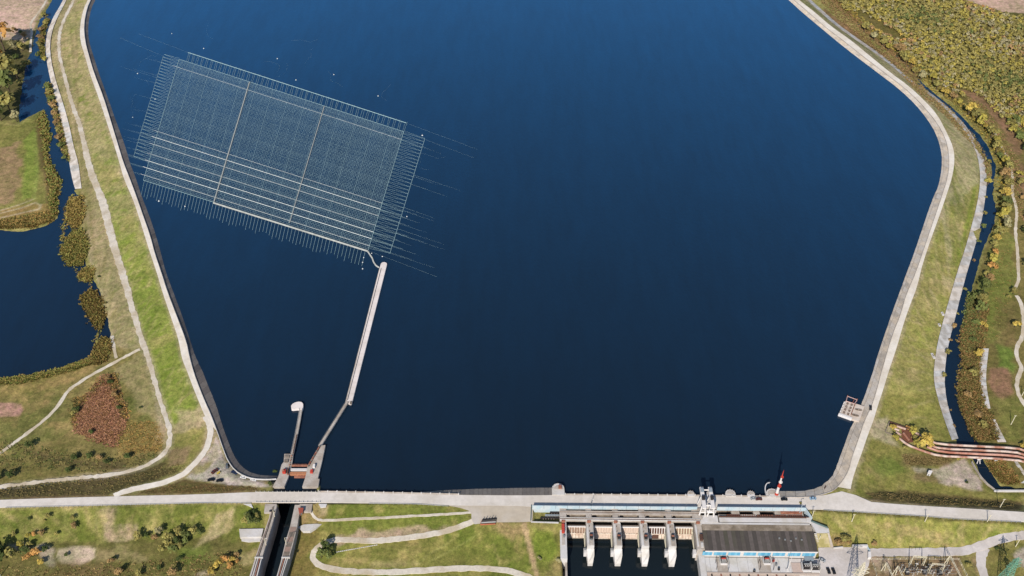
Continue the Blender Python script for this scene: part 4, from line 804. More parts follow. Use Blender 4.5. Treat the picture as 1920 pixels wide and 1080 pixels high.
for r_, I, Oo in ((lw, LW_in, LW_out), (rw, RW_in[2:], RW_out[2:])):
    I2, O2 = (I[2:], Oo[2:]) if r_ is lw else (I[1:], Oo[1:])
    for f in (.12, .36, .6, .86):
        px_prism(MB(), [fr(a, b, f - .05) for a, b in zip(I2, O2)] + [fr(a, b, f + .05) for a, b in zip(I2, O2)][::-1], 10.3, 9.41).build('rail_beam', M_WHITE if f != .36 else M_RUST, r_)
    a, b = I2[0], O2[0]; px_prism(MB(), [fr(a, b, -.05), fr(a, b, 1.1), (fr(a, b, 1.1)[0] - .6, fr(a, b, 1.1)[1] + 2), (fr(a, b, -.05)[0] - .6, fr(a, b, -.05)[1] + 2)], 10.7, 9.42).build('cross_beam', M_WHITE, r_)
def lamp_post(px, py, z, h, label, group=None, arm=1.6, m=M_POLE, rz=0.0):
    p = P(px, py, z); r_ = root('lamp_post', p, label, 'lamp post', group); mb = MB(); mb.tube([p, p + Vector((0, 0, h))], .24, 6, .16); mb.build('pole', m, r_)
    e = p + Vector((arm * math.cos(rz), arm * math.sin(rz), h + .25)); MB().tube([p + Vector((0, 0, h - .05)), p + Vector((0, 0, h + .2)), e], .08, 5).build('arm', m, r_)
    MB().box((e.x, e.y), .9, .4, e.z - .1, e.z + .1, rz).build('lamp_head', M_WPAINT, r_); return r_
for i, (x, y) in enumerate(((515, 969), (499, 1022))): lamp_post(x, y, 9.4, 8, ('nearer the road' if i == 0 else 'farther from the road').join(['lamp post on the left lock wall, the one ', '']), None, 1.4)
lamp_post(537, 1021, 9.4, 8, 'lamp post on the worn right lock wall')
simple('concrete_pad', [(497,944.5),(519,944.5),(515,957),(510,960.7),(495,960.7)], 9.75, 8, M_CONC, 'pale concrete pad below the road at the left lock wall', 'pad')
simple('concrete_pad', [(562,945),(586,945),(583.5,959.4),(561,959.4)], 9.75, 8, M_CONC, 'pale concrete pad below the road at the right lock wall', 'pad')
def hut(name, pts, z0, zt, mw, mr, label, cat, ov=.3, door=True):
    w_ = PL(pts, zt); c = sum(w_, Vector()) / len(w_); r_ = root(name, Vector((c.x, c.y, z0)), label, cat); MB().prism(w_, z0, zt).build('wall', mw, r_)
    MB().prism([c + (p - c) * (1 + ov / (p - c).length) for p in w_], zt + .01, zt + .35).build('roof', mr, r_)
    if door:
        a, b = sorted(w_, key=lambda p: p.y)[:2]; q = a.lerp(b, .5); d = (b - a).normalized(); n_ = Vector((d.y, -d.x, 0)); n_ = n_ if n_.y < 0 else -n_
        MB().prism([q - d * .5, q + d * .5, q + d * .5 + n_ * .08, q - d * .5 + n_ * .08], z0 + .02, min(zt - .3, z0 + 2.1)).build('door', M_GREY, r_)
    return r_
hut('red_hut', [(559.5,953),(568.5,953),(567.5,959),(561.5,963.5)], 9.3, 12, M_RUST, mat('red_roof', A(168,84,66), .8, 1, .2), 'small hut with a rust red roof beside the right lock wall', 'hut')
ap = root('stepped_apron', P(470, 1000, 2), 'white stepped concrete apron left of the lock chamber', 'apron')
px_prism(MB(), [(448.4,991.8),(494,991),(490,1006),(450,1007)], 5.2, 1).build('upper_slab', M_WHITE, ap); px_prism(MB(), [(452,1008.5),(490,1007.5),(488,1014.5),(466,1016),(453,1014)], 3.4, 1).build('lower_slab', M_WHITE, ap)
ap = root('white_apron', P(580, 988, 3), 'pale fan shaped concrete apron right of the lock chamber', 'apron'); mb = MB()
fan = [(558.6,988),(569.6,983.4),(593,982),(603,982.8),(591.6,990.5),(581,995.7),(568,995.7)]; px_prism(mb, fan, 5.4, 1).build('slab', M_WHITE, ap)
simple('white_wing', [(455,944.5),(471,944.5),(474,951),(466,948)], 9.6, 8, M_WHITE, 'small white wing slab under the road left of the lock bushes', 'wing slab')
simple('white_wing', [(597,944.5),(613,944.8),(611,950),(601,951)], 9.6, 8, M_WHITE, 'small white wing slab under the road right of the lock', 'wing slab')
# ------------------------------------------------------------------ spillway
sp = root('spillway_bridge', DW(*ST(1180, 966, 10), 8), 'two parallel concrete service decks across the five spillway bays', 'service bridge')
PX = [(1049.5,1061.5),(1097.6,1108.2),(1147.2,1157.6),(1196.5,1207.5),(1246.3,1257),(1295.5,1314)]      # pier extents at the decks
s0, t0, s1, t1 = drect(1049, 957.7, 1312, 965.6, 11.4); b1 = (t0, t1); sL, sR = s0, s1
dbox(MB(), sL, b1[0], sR, b1[1], 10.0, 11.4).build('deck', M_CONC, sp)
t2 = ST(1180, 971.5, 11.4)[1]; t3 = ST(1180, 977, 11.4)[1]; dbox(MB(), sL, t2, sR, t3, 10.0, 11.4).build('deck', M_CONC, sp)
for tt, m, z1 in ((b1[0] + .3, M_CONC, 12.2), (b1[1] - 1.6, M_RUSTD, 11.55), (t3 - .5, M_WHITE, 12.3), (t3 - 1.5, M_RUST, 11.58), (t2 + .2, M_WHITE, 12.0)):
    dbox(MB(), sL + .2, tt, sR - .2, tt + .35, 11.41, z1).build('rail' if z1 < 11.8 else 'kerb', m, sp)
n = 46
for k in range(n):
    s_ = sL + (sR - sL) * (k + .5) / n
    dbox(MB(), s_ - .35, b1[0] + .8, s_ + .35, b1[1] - 1.9, 11.41, 11.48).build('deck_plank', M_CONCD if k % 2 else M_CONC, sp)
    dbox(MB(), s_ - .3, t2 + .8, s_ + .3, t3 - 1.8, 11.41, 11.48).build('deck_plank', M_CONCD if k % 3 else M_CONC, sp)
for i, (xa, xb) in enumerate(PX):      # cross pieces over the piers
    a = ST(xa, 952, 11.4)[0]; b = ST(xb, 952, 11.4)[0]
    dbox(MB(), a, ST(1180, 951.8, 11.4)[1], b, b1[0] - .02, 7, 11.42).build('pier_cap', M_CONC, sp); dbox(MB(), a, b1[1] + .02, b, t2 - .02, 7, 11.42).build('pier_cap', M_CONC, sp)
    dbox(MB(), (a + b) / 2 - 1.2, t3 + .02, (a + b) / 2 + 1.2, t3 + 1.2, 10.4, 12.3).build('hoist_box', M_RUST, sp)
for i in range(5):                      # thin beam seen in the gap between the decks
    a = ST(PX[i][1], 969, 8)[0]; b = ST(PX[i + 1][0], 969, 8)[0]; dbox(MB(), a, b1[1] + 1.2, b, b1[1] + 1.7, 9.2, 9.8).build('lifting_beam', M_CONCD, sp)
pt0 = t3; pz = 9.0
pier_g = 'spillway piers'
PC = [(1099,1111,1101,1112.3,1113.7),(1149,1162.4,1152,1163,1165),(1199,1212,1202.8,1215,1217),(1248.8,1262,1254,1265.6,1269.5)]
names = ['leftmost', 'second', 'third', 'rightmost']
tn0 = ST(1180, 1024, pz)[1]; tn1 = ST(1180, 1057.5, -2.0)[1]; ta = ST(1180, 946, 8)[1]
for i, pc in enumerate(PC):
    sc = ST((pc[0] + pc[1]) / 2, 978, pz)[0]; wd = ST(pc[1], 978, pz)[0] - ST(pc[0], 978, pz)[0]; a, b = sc - wd / 2, sc + wd / 2
    r_ = root('spillway_pier', DW(sc, tn0, -5), '%s of the four spillway piers with a long white nose' % names[i], 'pier', pier_g)
    dbox(MB(), a, ta, b, pt0, -8, 9.95).build('upstream_wall', M_CONC, r_)
    dbox(MB(), a, pt0 + .02, b + .3, tn0, -8, pz).build('body', M_WHITE, r_)
    w2 = (wd - .4) / 2; mb = MB(); base = [DW(a - .1, tn0 + .02, 0), DW(b + .5, tn0 + .02, 0), DW(b + .45, tn0 + 4, 0), DW(sc + w2 * .86, tn1, 0), DW(sc - w2 * .80, tn1, 0)]
    top = [DW(a - .1, tn0 + .02, 5.2), DW(b + .5, tn0 + .02, 5.2), DW(b + .45, tn0 + 4, 3.8), DW(sc + w2 * .86, tn1, -2.0), DW(sc - w2 * .80, tn1, -2.0)]
    mb.prism(base, -8, top=top); mb.build('nose', M_WHITE, r_)
    dbox(MB(), a + wd * .08, pt0 + 1, a + wd * .32, tn0 - .5, pz + .01, pz + .5).build('side_kerb', M_WHITE, r_); dbox(MB(), a + wd * .40, pt0 + 1, b - .1, tn0 - .4, pz + .01, pz + .25).build('top_slab', M_CONC, r_)
    dbox(MB(), b - 2.6, tn0 - 8.5, b - .5, tn0 - 5.0, pz + .26, pz + 1.9).build('hoist_cabin', M_BLACK, r_); dbox(MB(), b - 2.2, tn0 - 5.0, b - .9, tn0 - 4.0, pz + .26, pz + .9).build('winch', M_GREY, r_)
    dbox(MB(), b - 2.5, tn0 - 7.6, b - .6, tn0 - 6.6, pz + 1.91, pz + 2.2).build('hatch', M_RUST, r_)
    dbox(MB(), a - 2.2, tn0 - 1.2, a - .02, tn0 + 2.2, -1, 4.2).build('side_ledge', M_WHITE, r_); dbox(MB(), a - 1.9, tn0 - .6, a - .5, tn0 + .6, 4.21, 5.3).build('trunnion', M_GREY, r_)
    for q in range(2): MB().bar(DW(a - .9 - .5 * q, pt0 + 4 + q, 4.5 - 3 * q), DW(a - 1.2, tn0 - .6, 3.6), .28).build('gate_arm', M_POLE, r_)
    for q in range(3): dbox(MB(), sc - .4, pt0 + 3 + 4 * q, sc - .1, pt0 + 3.6 + 4 * q, pz + .26, pz + 1.2).build('bollard', M_RUSTD, r_)
la = root('spillway_abutment', P(1055, 1010, 0), 'pale left abutment wall of the spillway', 'abutment')
a0 = ST(1049.5, 978, pz)[0]; a1 = ST(1061.8, 978, pz)[0]
dbox(MB(), a0, ta, a1, ST(1055, 1048, 7)[1], -8, 7.6).build('wall', M_WHITE, la)
dbox(MB(), a0 + 1.2, ST(1055, 986, 8)[1], a1 - 1.2, ST(1055, 1021, 8)[1], 7.61, 7.9).build('top_slab', M_CONC, la)
dbox(MB(), a1 - 1.3, ST(1060, 1048, 7)[1] + .02, a1 - .02, ST(1060, 1140, 2)[1], -8, 2.6).build('bank_wall', M_CONC, la)
dbox(MB(), a0 + 2.0, ST(1055, 1004, 8)[1], a0 + 3.3, ST(1055, 1008, 8)[1], 7.91, 9.0).build('cabinet', M_GREY, la)
rt = root('red_container', DW(a0 + 2.0, ST(1052, 989, 8)[1], 7.91), 'narrow red steel container on the left spillway abutment', 'container')
dbox(MB(), a0 + 1.2, ST(1052, 981.5, 9.9)[1], a0 + 3.1, ST(1052, 997, 9.9)[1], 7.92, 9.9).build('body', M_RED, rt)
for q in range(5):
    tt = ST(1052, 982.5 + 3.2 * q, 9.9)[1]; dbox(MB(), a0 + 1.1, tt, a0 + 3.2, tt + .3, 9.91, 10.02).build('roof_rib', mat('red_paint_pale', A(206,96,80), .6, 1, .15), rt)
ra = root('spillway_abutment', P(1310, 1010, 0), 'wide right abutment wall beside the power house', 'abutment')
a2 = ST(1300.5, 978, pz)[0]; a3 = ST(1313.2, 978, pz)[0]
dbox(MB(), a2, ta, a3 + .3, ST(1310, 1033, 7)[1], -8, 9.0).build('wall', M_CONC, ra); dbox(MB(), a2 + 1.2, ST(1310, 1033, 7)[1] + .02, a3 + .6, ST(1310, 1130, 3)[1], -8, 3.2).build('lower_wall', M_WHITE, ra)
dbox(MB(), a2 + .3, pt0 + 1, a2 + 1.4, tn0 - .4, 9.01, 9.6).build('side_kerb', M_WHITE, ra); dbox(MB(), a3 - 2.2, tn0 - 9, a3 - .2, tn0 - 4.6, 9.01, 10.8).build('hoist_cabin', M_RUSTD, ra)
dbox(MB(), a3 - 2.0, tn0 - 3, a3 - .3, tn0 + .5, 9.01, 9.8).build('winch', M_WHITE, ra); dbox(MB(), a2 - 2.2, tn0 - 1, a2 - .02, tn0 + 2.4, -1, 4.2).build('side_ledge', M_WHITE, ra)
for q in range(2): MB().bar(DW(a2 - .8 - .5 * q, pt0 + 4 + q, 4.5 - 3 * q), DW(a2 - 1.2, tn0 - .6, 3.6), .28).build('gate_arm', M_POLE, ra)
# gates
edges = [(a1, ST(1099, 978, pz)[0])] + [(ST(PC[i][1], 978, pz)[0] + .3, ST(PC[i + 1][0], 978, pz)[0]) for i in range(3)] + [(ST(1262, 978, pz)[0] + .3, a2)]
gtt, gtb = ST(1180, 986, 3.6)[1], ST(1180, 1011, WT)[1]
gl = ['cream gate with open red frame in the leftmost spillway bay', 'pink brown ribbed gate in the second spillway bay', 'pink brown ribbed gate in the middle spillway bay', 'white gate with dark broken panels in the fourth spillway bay', 'pale gate with yellow ribs in the rightmost spillway bay']
for i, (a, b) in enumerate(edges):
    a += .08; b -= .08; r_ = root('spillway_gate', DW((a + b) / 2, gtb, WT), gl[i], 'gate', 'spillway gates')
    def gp(s_, f, o=0.0):   # point on the inclined gate face
        return DW(s_, gtt + (gtb - gtt) * f + o * .9, 3.6 + (WT - 1 - 3.6) * f + o * .4)
    mw = [M_GATE, mat('gate_pink', A(212,190,174), .75, .9, .2), mat('gate_pink', A(200,170,154)), M_GATE, M_GATE][i]
    mb = MB(); mb.add([gp(a, 0), gp(b, 0), gp(b, 1), gp(a, 1), gp(a, 0, -.8), gp(b, 0, -.8), gp(b, 1, -.8), gp(a, 1, -.8)], [(3,2,1,0),(4,5,6,7),(0,1,5,4),(2,3,7,6)]); mb.build('skin_plate', [mat('gate_brown', A(150,122,104), .8, .9, .25), mw, mw, M_RUSTD, mat('gate_brown', A(150,122,104))][i], r_)
    def bar_(s0_, s1_, f0, f1, o, m, nm):
        mb = MB(); v = [gp(s0_, f0, .02), gp(s1_, f0, .02), gp(s1_, f1, .02), gp(s0_, f1, .02)]; w_ = [gp(s0_, f0, o), gp(s1_, f0, o), gp(s1_, f1, o), gp(s0_, f1, o)]
        mb.add(v + w_, [(7,6,5,4),(0,1,5,4),(1,2,6,5),(2,3,7,6),(3,0,4,7)]); mb.build(nm, m, r_)
    bar_(a, b, 0.0, .06, 1.4, M_WPAINT, 'top_beam')
    nr = 7
    for k in range(nr + 1):
        s_ = a + .1 + (b - a - .7) * k / nr; bar_(s_, s_ + .45, .062, .5, .8, [M_GATE, mw, mw, M_WPAINT, M_POLE][i], 'rib')
    bar_(a, b, .5, .56, .9, M_GATE, 'girder')
    for k in range(6):
        s_ = a + (b - a) * k / 6
        if i == 3 and k in (2, 3): continue
        bar_(s_ + .12, s_ + (b - a) / 6 - .12, .562, .86, .35 + .1 * (k % 2), M_WPAINT if (i == 3 and k == 1) else ([M_GATE, mw, mw, M_GATE, M_GATE][i]), 'lower_panel')
    bar_(a, b, .865, .9, .7, M_GATE if i in (1, 2) else M_CONCD, 'bottom_beam')
# ------------------------------------------------------------------ blue walls round the intake decks
bw = root('blue_wall', DW(*ST(1180, 949, 10), 7), 'long light blue parapet wall between the dam road and the spillway', 'wall')
q = [(998,947.2),(1310,949.8)]; A0, A1 = DW(*ST(998, 947.4, 14.2), 0), DW(*ST(1308, 950.0, 14.2), 0)
def seg_wall(mbp, A0, A1, th, z0, z1, m, nm, n=1):
    for i in range(n):
        a, b = A0.lerp(A1, i / n), A0.lerp(A1, (i + 1) / n - (.0015 if n > 1 else 0)); d = (b - a).normalized(); nr = Vector((d.y, -d.x, 0)) * th
        MB().prism([a, b, b + nr, a + nr], z0, z1).build(nm, m, mbp)
seg_wall(bw, A0, A1, .5, 10.4, 14.2, M_BLUE, 'panel', 14)
UP = -EY * 2.2
seg_wall(bw, A0 + UP, A1 + UP, 2.2, 10.05, 10.38, M_CONC, 'ledge', 1)
seg_wall(bw, A0 + EX * 21 + UP, A1 + UP, .6, -9, 10.04, M_CONCD, 'lower_wall', 5); seg_wall(bw, A0, A0 + EX * 21, .5, 6, 10.39, M_BLUE, 'lower_panel', 2)
B0, B1 = DW(*ST(1345, 950.2, 14.2), 0), DW(*ST(1512, 951.6, 14.2), 0)
bw2 = root('blue_wall', DW(*ST(1430, 951, 10), 7), 'light blue parapet wall between the dam road and the intake pit', 'wall'); seg_wall(bw2, B0, B1, .5, 10.4, 14.2, M_BLUE, 'panel', 8); seg_wall(bw2, B0 + UP, B1 + UP, .6, -2, 10.04, M_CONCD, 'lower_wall', 4); seg_wall(bw2, B0 + UP, B1 + UP, 2.2, 10.05, 10.38, M_CONC, 'ledge', 1)
bw3 = root('blue_wall', DW(*ST(1308, 950, 10), 7), 'short pale wall behind the gantry crane legs', 'wall'); seg_wall(bw3, A1 + EX * .1, B0 - EX * .1, .5, 7.2, 10.4, M_WHITE, 'panel', 3)
pw = root('pit_wall', P(998, 962, 7), 'dark side wall and white lower wall around the stop log pit', 'wall')
seg_wall(pw, P(997,948,10), P(995.6,976.5,10), .5, 6, 10.9, mat('shaded_green_grey', A(104,124,122), .8, 1, .2), 'side_wall'); seg_wall(pw, P(995.6,977.2,9.9), P(1047.5,978.6,9.9), .9, 6, 9.9, M_WHITE, 'lower_wall', 4)  # side wall coloured dark green-grey for its shadow side
sk = root('stop_log_stack', P(1040, 966, 6.4), 'dark steel stop logs stacked in the pit left of the spillway', 'stop logs')
for k in range(3):
    c = P(1044 - 2 * k, 960.5 + 4.6 * k, 7.5); dbox(MB(), *ST(1031 - 9 * k, 959.5 + 4.6 * k, 8), *ST(1057.5, 961.8 + 4.6 * k, 8), 6.4, 8.2 - .3 * k).build('stop_log', M_BLACK if k != 1 else M_TIN, sk)
    for j in range(5): dbox(MB(), *ST(1034 - 8 * k + 5 * j, 962.2 + 4.6 * k, 8), *ST(1035.2 - 8 * k + 5 * j, 963.8 + 4.6 * k, 8), 6.4, 7.8).build('bracket', M_CONCD, sk)
# right blue retaining wall stepping down
rwl = root('retaining_wall', P(1530, 985, 3), 'pale blue stepped retaining wall right of the power house', 'wall')
seg_wall(rwl, P(1512,952,12.7), P(1523,972,11.0), .6, 6, 12.0, M_BLUE, 'upper_wing'); px_prism(MB(), [(1512,968),(1520,971),(1521,980),(1512,978.5)], 9.9, 6).build('landing', M_WHITE, rwl)
seg_wall(rwl, P(1521.5,975,10.6), P(1552,990,9.2), .6, 2, 10.4, mat('shaded_green_grey', A(104,124,122)), 'diagonal_parapet')
px_prism(MB(), [(1519.5,979),(1524,976.5),(1553.5,990.5),(1555.5,999),(1531,999)], 9.3, 1).build('white_bank', M_WHITE, rwl)
mb = MB(); v = [P(1527,1000,9.2), P(1554.5,1000,9.2), P(1561,1026,2.3), P(1535,1026,2.3)]; lo = [p - Vector((0, 0, 3)) for p in v]; mb.add(lo + v, [(3,2,6,7),(4,7,6,5),(0,4,5,1),(1,5,6,2),(0,3,7,4)]); mb.build('ramp', mat('mossy_ramp', A(186,172,132), .9, .6, .2, col2=A(160,150,96), sc2=.2), rwl)
mb = MB(); v = [P(1551.5,999,9.6), P(1555,999,9.6), P(1563,1026,2.7), P(1558,1026,2.7)]; lo = [p - Vector((0, 0, 2)) for p in v]; mb.add(lo + v, [(4,7,6,5),(3,2,6,7),(0,3,7,4),(1,5,6,2)]); mb.build('ramp_kerb', M_CONC, rwl)
for k in range(8): MB().box(P(1528.6 + .9 * k, 1001 + 3 * k, 9 - .9 * k)[:2], 1.6, .35, 8.9 - .87 * k, 9.6 - .87 * k).build('stair', M_WHITE, rwl)
yw = root('yard_wall', P(1600, 1024, 2), 'low white wall along the back of the yard', 'wall')
seg_wall(yw, P(1562,1026.4,3.2), P(1581,1023,4.2), .7, 2, 3.4, M_WHITE, 'wall'); seg_wall(yw, P(1598,1020.5,5), P(1627,1020.5,5), 1.2, 2, 4.8, M_WHITE, 'wall'); seg_wall(yw, P(1627,1021,5), P(1632,1032,3.5), .8, 2, 3.8, M_BLUE, 'wall')
# intake pit behind the power house
ip = root('intake_deck', P(1430, 968, 5), 'concrete intake deck with dark openings and trash racks behind the power house', 'intake deck')
tA, tB, tC, tD = ST(1430, 955, 9)[1], ST(1430, 965.5, 9)[1], ST(1430, 972, 9)[1], ST(1430, 978.5, 9)[1]
sx = lambda x, y=960: ST(x, y, 9)[0]
dbox(MB(), sx(1346), tC, sx(1513), tD + .5, 4, 9.6).build('deck', M_WHITE, ip); dbox(MB(), sx(1346), tB, sx(1506), tC - .02, 4, 9.0).build('rack_deck', M_CONC, ip)
for a, b in ((1371,1386),(1412,1424),(1452,1505)): dbox(MB(), sx(a), tA, sx(b), tB - .02, 3, 9.2).build('divider', M_CONC, ip)
dbox(MB(), sx(1346), tA - 3, sx(1505), tB, -2, 1.2).build('intake_water', M_WAT3, ip)
for a, b, m in ((1362,1387,M_RUSTD),(1388,1417,M_CONC),(1419,1450,M_RUSTD),(1452,1474,M_RUSTD),(1476,1504,M_RUSTD)):
    dbox(MB(), sx(a, 967), tB + .3, sx(b, 967), tB + 2.2, 9.01, 9.7).build('trash_rack', m, ip)
    for j in range(7): dbox(MB(), sx(a, 967) + (sx(b, 967) - sx(a, 967)) * (j + .2) / 7, tB + .4, sx(a, 967) + (sx(b, 967) - sx(a, 967)) * (j + .45) / 7, tB + 2.1, 9.71, 9.95).build('rack_bar', M_RUST, ip)
for a, b in ((1388,1418),(1424,1446)): dbox(MB(), sx(a, 971), tB + 3.0, sx(b, 971), tC - .6, 9.01, 9.3).build('cover_plate', M_TIN, ip)
dbox(MB(), sx(1463), tA + .6, sx(1503), tB - .6, 9.21, 9.5).build('rust_cover', M_RUST, ip)
dbox(MB(), sx(1346), tC - .6, sx(1513), tC - .3, 9.61, 10.6).build('handrail', M_RUSTD, ip)
# gantry crane
gc = root('gantry_crane', DW(*ST(1328, 975, 10), 9.7), 'white gantry crane standing over the dam road beside the power house', 'crane')
px_prism(MB(), [(1310.5,966),(1345,966.5),(1347,979),(1311.5,978.5)], 10.2, 4).build('base', M_WHITE, gc)
for sx_ in (1316.5, 1332.5):
    f = DW(*ST(sx_, 968, 10.2), 10.2); bk = f - EY * 9.5; hgt = 10.5
    for o in (-2.2, 2.2):
        MB().bar(f + EX * o, f + EX * o * .45 - EY * 1.2 + Vector((0, 0, hgt)), .62).build('leg', M_WPAINT, gc); MB().bar(bk + EX * o - Vector((0, 0, .1)), bk + EX * o * .45 + EY * .8 + Vector((0, 0, hgt)), .55).build('leg', M_WPAINT, gc)
    MB().bar(f + EX * -1.7 + Vector((0, 0, 4.5)), f + EX * 1.7 + Vector((0, 0, 4.5)), .4).build('tie', M_WPAINT, gc)
    mb = MB(); c = f - EY * 5 + Vector((0, 0, 0)); dbox(mb, *[(c - O_).dot(e) + d for e, d in ((EX, -1.3), (EY, -11))], *[(c - O_).dot(e) + d for e, d in ((EX, 1.3), (EY, 6.5))], 10.2 + hgt, 10.2 + hgt + 1.5); mb.build('girder', M_WPAINT, gc)
    mb = MB(); dbox(mb, *[(c - O_).dot(e) + d for e, d in ((EX, -1.0), (EY, -3))], *[(c - O_).dot(e) + d for e, d in ((EX, 1.0), (EY, 0))], 10.2 + hgt + 1.51, 10.2 + hgt + 3); mb.build('hoist_house', M_BLACK, gc)
    mb = MB(); dbox(mb, *[(c - O_).dot(e) + d for e, d in ((EX, -1.1), (EY, -9.5))], *[(c - O_).dot(e) + d for e, d in ((EX, 1.1), (EY, -6.5))], 10.2 + hgt + 1.51, 10.2 + hgt + 2.6); mb.build('winch_house', M_TIN, gc)
c0 = DW(*ST(1316.5, 968, 10.2), 10.2 + 11.3); c1 = DW(*ST(1332.5, 968, 10.2), 10.2 + 11.3)
for o in (4.0, -1.0, -14): MB().bar(c0 + EY * o + EX * 1.2, c1 + EY * o - EX * 1.2, .5).build('cross_girder', M_WPAINT, gc)
# bastions on the water side
def bastion(px, py, rp_, zt, label, m=M_CONC, extra=None):
    c = P(px, py, zt); rr = 1.12 * rp_ * (c - Vector((0, 0, HC))).length / FPX; yb = mrt(px); base = P(px, yb, zt)
    pts = [Vector((base.x - rr, base.y + .2, 0))] + [Vector((base.x + rr * math.cos(math.pi - math.pi * k / 12), max(base.y + .25, c.y) + rr * 1.0 * math.sin(math.pi * k / 12), 0)) for k in range(13)] + [Vector((base.x + rr, base.y + .2, 0))]
    r_ = root('bastion', Vector((base.x, base.y + rr, 3)), label, 'bastion'); MB().prism(pts, 2, zt).build('body', M_WHITE, r_)
    cen = Vector((base.x, base.y + rr * .6, 0)); MB().prism([cen + (p - cen) * .72 for p in pts[1:-1]], zt + .01, zt + .35).build('cap', M_CONC, r_)
    for k in range(7):
        p = pts[1 + 2 * k]; q = cen + (p - cen) * .92; MB().box((q.x, q.y), .25, .25, zt + .01, zt + 1.1).build('rail_post', M_CONC, r_)
    return r_
b_ = bastion(1047, 916, 10.2, 10.6, 'large round ended bastion left of the spillway with a red door box', M_CONC)
MB().box(P(1050, 914, 11)[:2], 2.2, 2.6, 10.97, 12.4).build('door_box', M_RUST, b_)
bastion(1296, 926, 5.6, 10.8, 'small round bastion left of the gantry crane'); bastion(1331, 927, 5.8, 10.8, 'small round bastion behind the gantry crane')
bastion(1370.5, 926, 8.2, 10.6, 'wide round bastion right of the gantry crane'); bastion(1409, 926.5, 6.0, 10.8, 'small round bastion behind the silver car', M_CONC)
b_ = bastion(1450, 927, 11, 10.4, 'bastion with a curved pale wall under the red and white tower', M_CONC)
mb = MB(); cc = P(1446, 924, 11); arc = [cc + Vector((4.5 * math.cos(t), 7 * math.sin(t) + 1, 0)) for t in [R(200 - 14 * k) for k in range(9)]]; mb.ribbon([p + Vector((0, 0, .2)) for p in arc], [p + Vector((0, 0, 1.6)) for p in arc]); mb.ribbon([p + Vector((0, 0, 1.6)) for p in arc], [p + Vector((.6, -.3, 1.6)) for p in arc]); mb.build('curved_wall', M_WHITE, b_)
# striped tower
tw = root('striped_tower', P(1456, 926.5, 10.4), 'slender red and white banded navigation tower on a bastion', 'tower'); tb = P(1456, 926.5, 10.4); zz = [0, 2.0, 9.5, 14.0, 20.0, 25.0]; rr = [1.5, 1.15, .85, .68, .5, .3]
for k in range(5): MB().tube([tb + Vector((0, 0, zz[k] + .01)), tb + Vector((0, 0, zz[k + 1]))], rr[k], 8, rr[k + 1]).build('band', M_RED if k % 2 == 0 else M_WPAINT, tw)
MB().tube([tb + Vector((0, 0, 25)), tb + Vector((0, 0, 28.5))], .3, 6, .05).build('spire', M_RED, tw)
for z_, r2, m in ((14.1, 1.3, M_WPAINT), (20.1, 1.1, M_RED), (9.4, 1.4, M_RED)): MB().tube([tb + Vector((.3, 0, z_)), tb + Vector((.3, 0, z_ + .5))], r2, 10).build('gallery', m, tw)
# ------------------------------------------------------------------ power house
ph = root('power_house', DW(*ST(1425, 1034, 2), 2), 'long power house with a dark flat roof and eight blue windows', 'building')
s0, t0, s1, t1 = drect(1316.5, 986, 1533, 1034, 10)
dbox(MB(), s0, t0, s1, t1, -1, 9.6).build('wall', M_WHITE, ph)
tm = ST(1425, 995.2, 10)[1]; s1b = ST(1521, 986, 10)[0]
mb = MB(); dbox(mb, s0 - .2, t0 - 1.4, s1b, tm - .02, 9.61, 9.95); mb.build('roof_ledge', M_ROOFB, ph)
n = 27
for k in range(n):
    a = s0 - .3 + (s1 + .6 - s0) * k / n; b = s0 - .3 + (s1 + .6 - s0) * (k + 1) / n - .07
    dbox(MB(), a, tm, b, t1 + .2, 9.61, 9.92 + .04 * (k % 2)).build('roof_sheet', [M_ROOF, mat('dark_roof_b', A(82,75,70), .9, .25, .2, .05), mat('dark_roof_c', A(104,95,90), .9, .4, .25, .05)][(k * 7 + k // 3) % 3], ph)
dbox(MB(), s0 - .3, t1 + .21, s1 + .3, t1 + .6, 8.9, 9.9).build('fascia', M_WPAINT, ph)
for (a, b) in ((1318.5,1336.5),(1340,1363),(1367,1389.5),(1396,1419),(1423,1446.5),(1450.5,1473.5),(1479,1502.5),(1506,1529.5)):
    sa, sb = ST(a, 1036, 9)[0] , ST(b, 1036, 9)[0]
    wnd = dbox(MB(), sa, t1 + .02, sb, t1 + .2, 4.3, 8.6).build('window', M_PANE, ph)
    for q in range(4):
        pa = sa + (sb - sa) * q / 4 + .15; pb = sa + (sb - sa) * (q + 1) / 4 - .15
        dbox(MB(), pa, t1 + .21, pb, t1 + .27, 4.5, 8.4).build('pane', M_PANE if q % 2 else mat('blue_pane_pale', A(124,190,218), .3, .8, .1), wnd)
dbox(MB(), ST(1509, 1046, 5)[0], t1 + .28, ST(1526, 1046, 5)[0], t1 + 3.5, 3.6, 4.1).build('canopy', M_TIN, ph)
for k in range(5): MB().box(DW(s0 + (s1 - s0) * (.68 + .05 * k), tm + 6 + (k % 3), 0)[:2], 1.0, 1.0, 9.97, 10.7).build('roof_vent', M_GREY, ph)
seg = root('white_deck', DW(*ST(1420, 982, 10), 6), 'white walkway strip along the back of the power house roof', 'deck'); s2, t2_, s3, t3_ = drect(1313.5, 979.3, 1519, 985.4, 9.9); dbox(MB(), s2, t2_, s3, t0 - 1.42, 3, 9.85).build('deck', M_WHITE, seg)
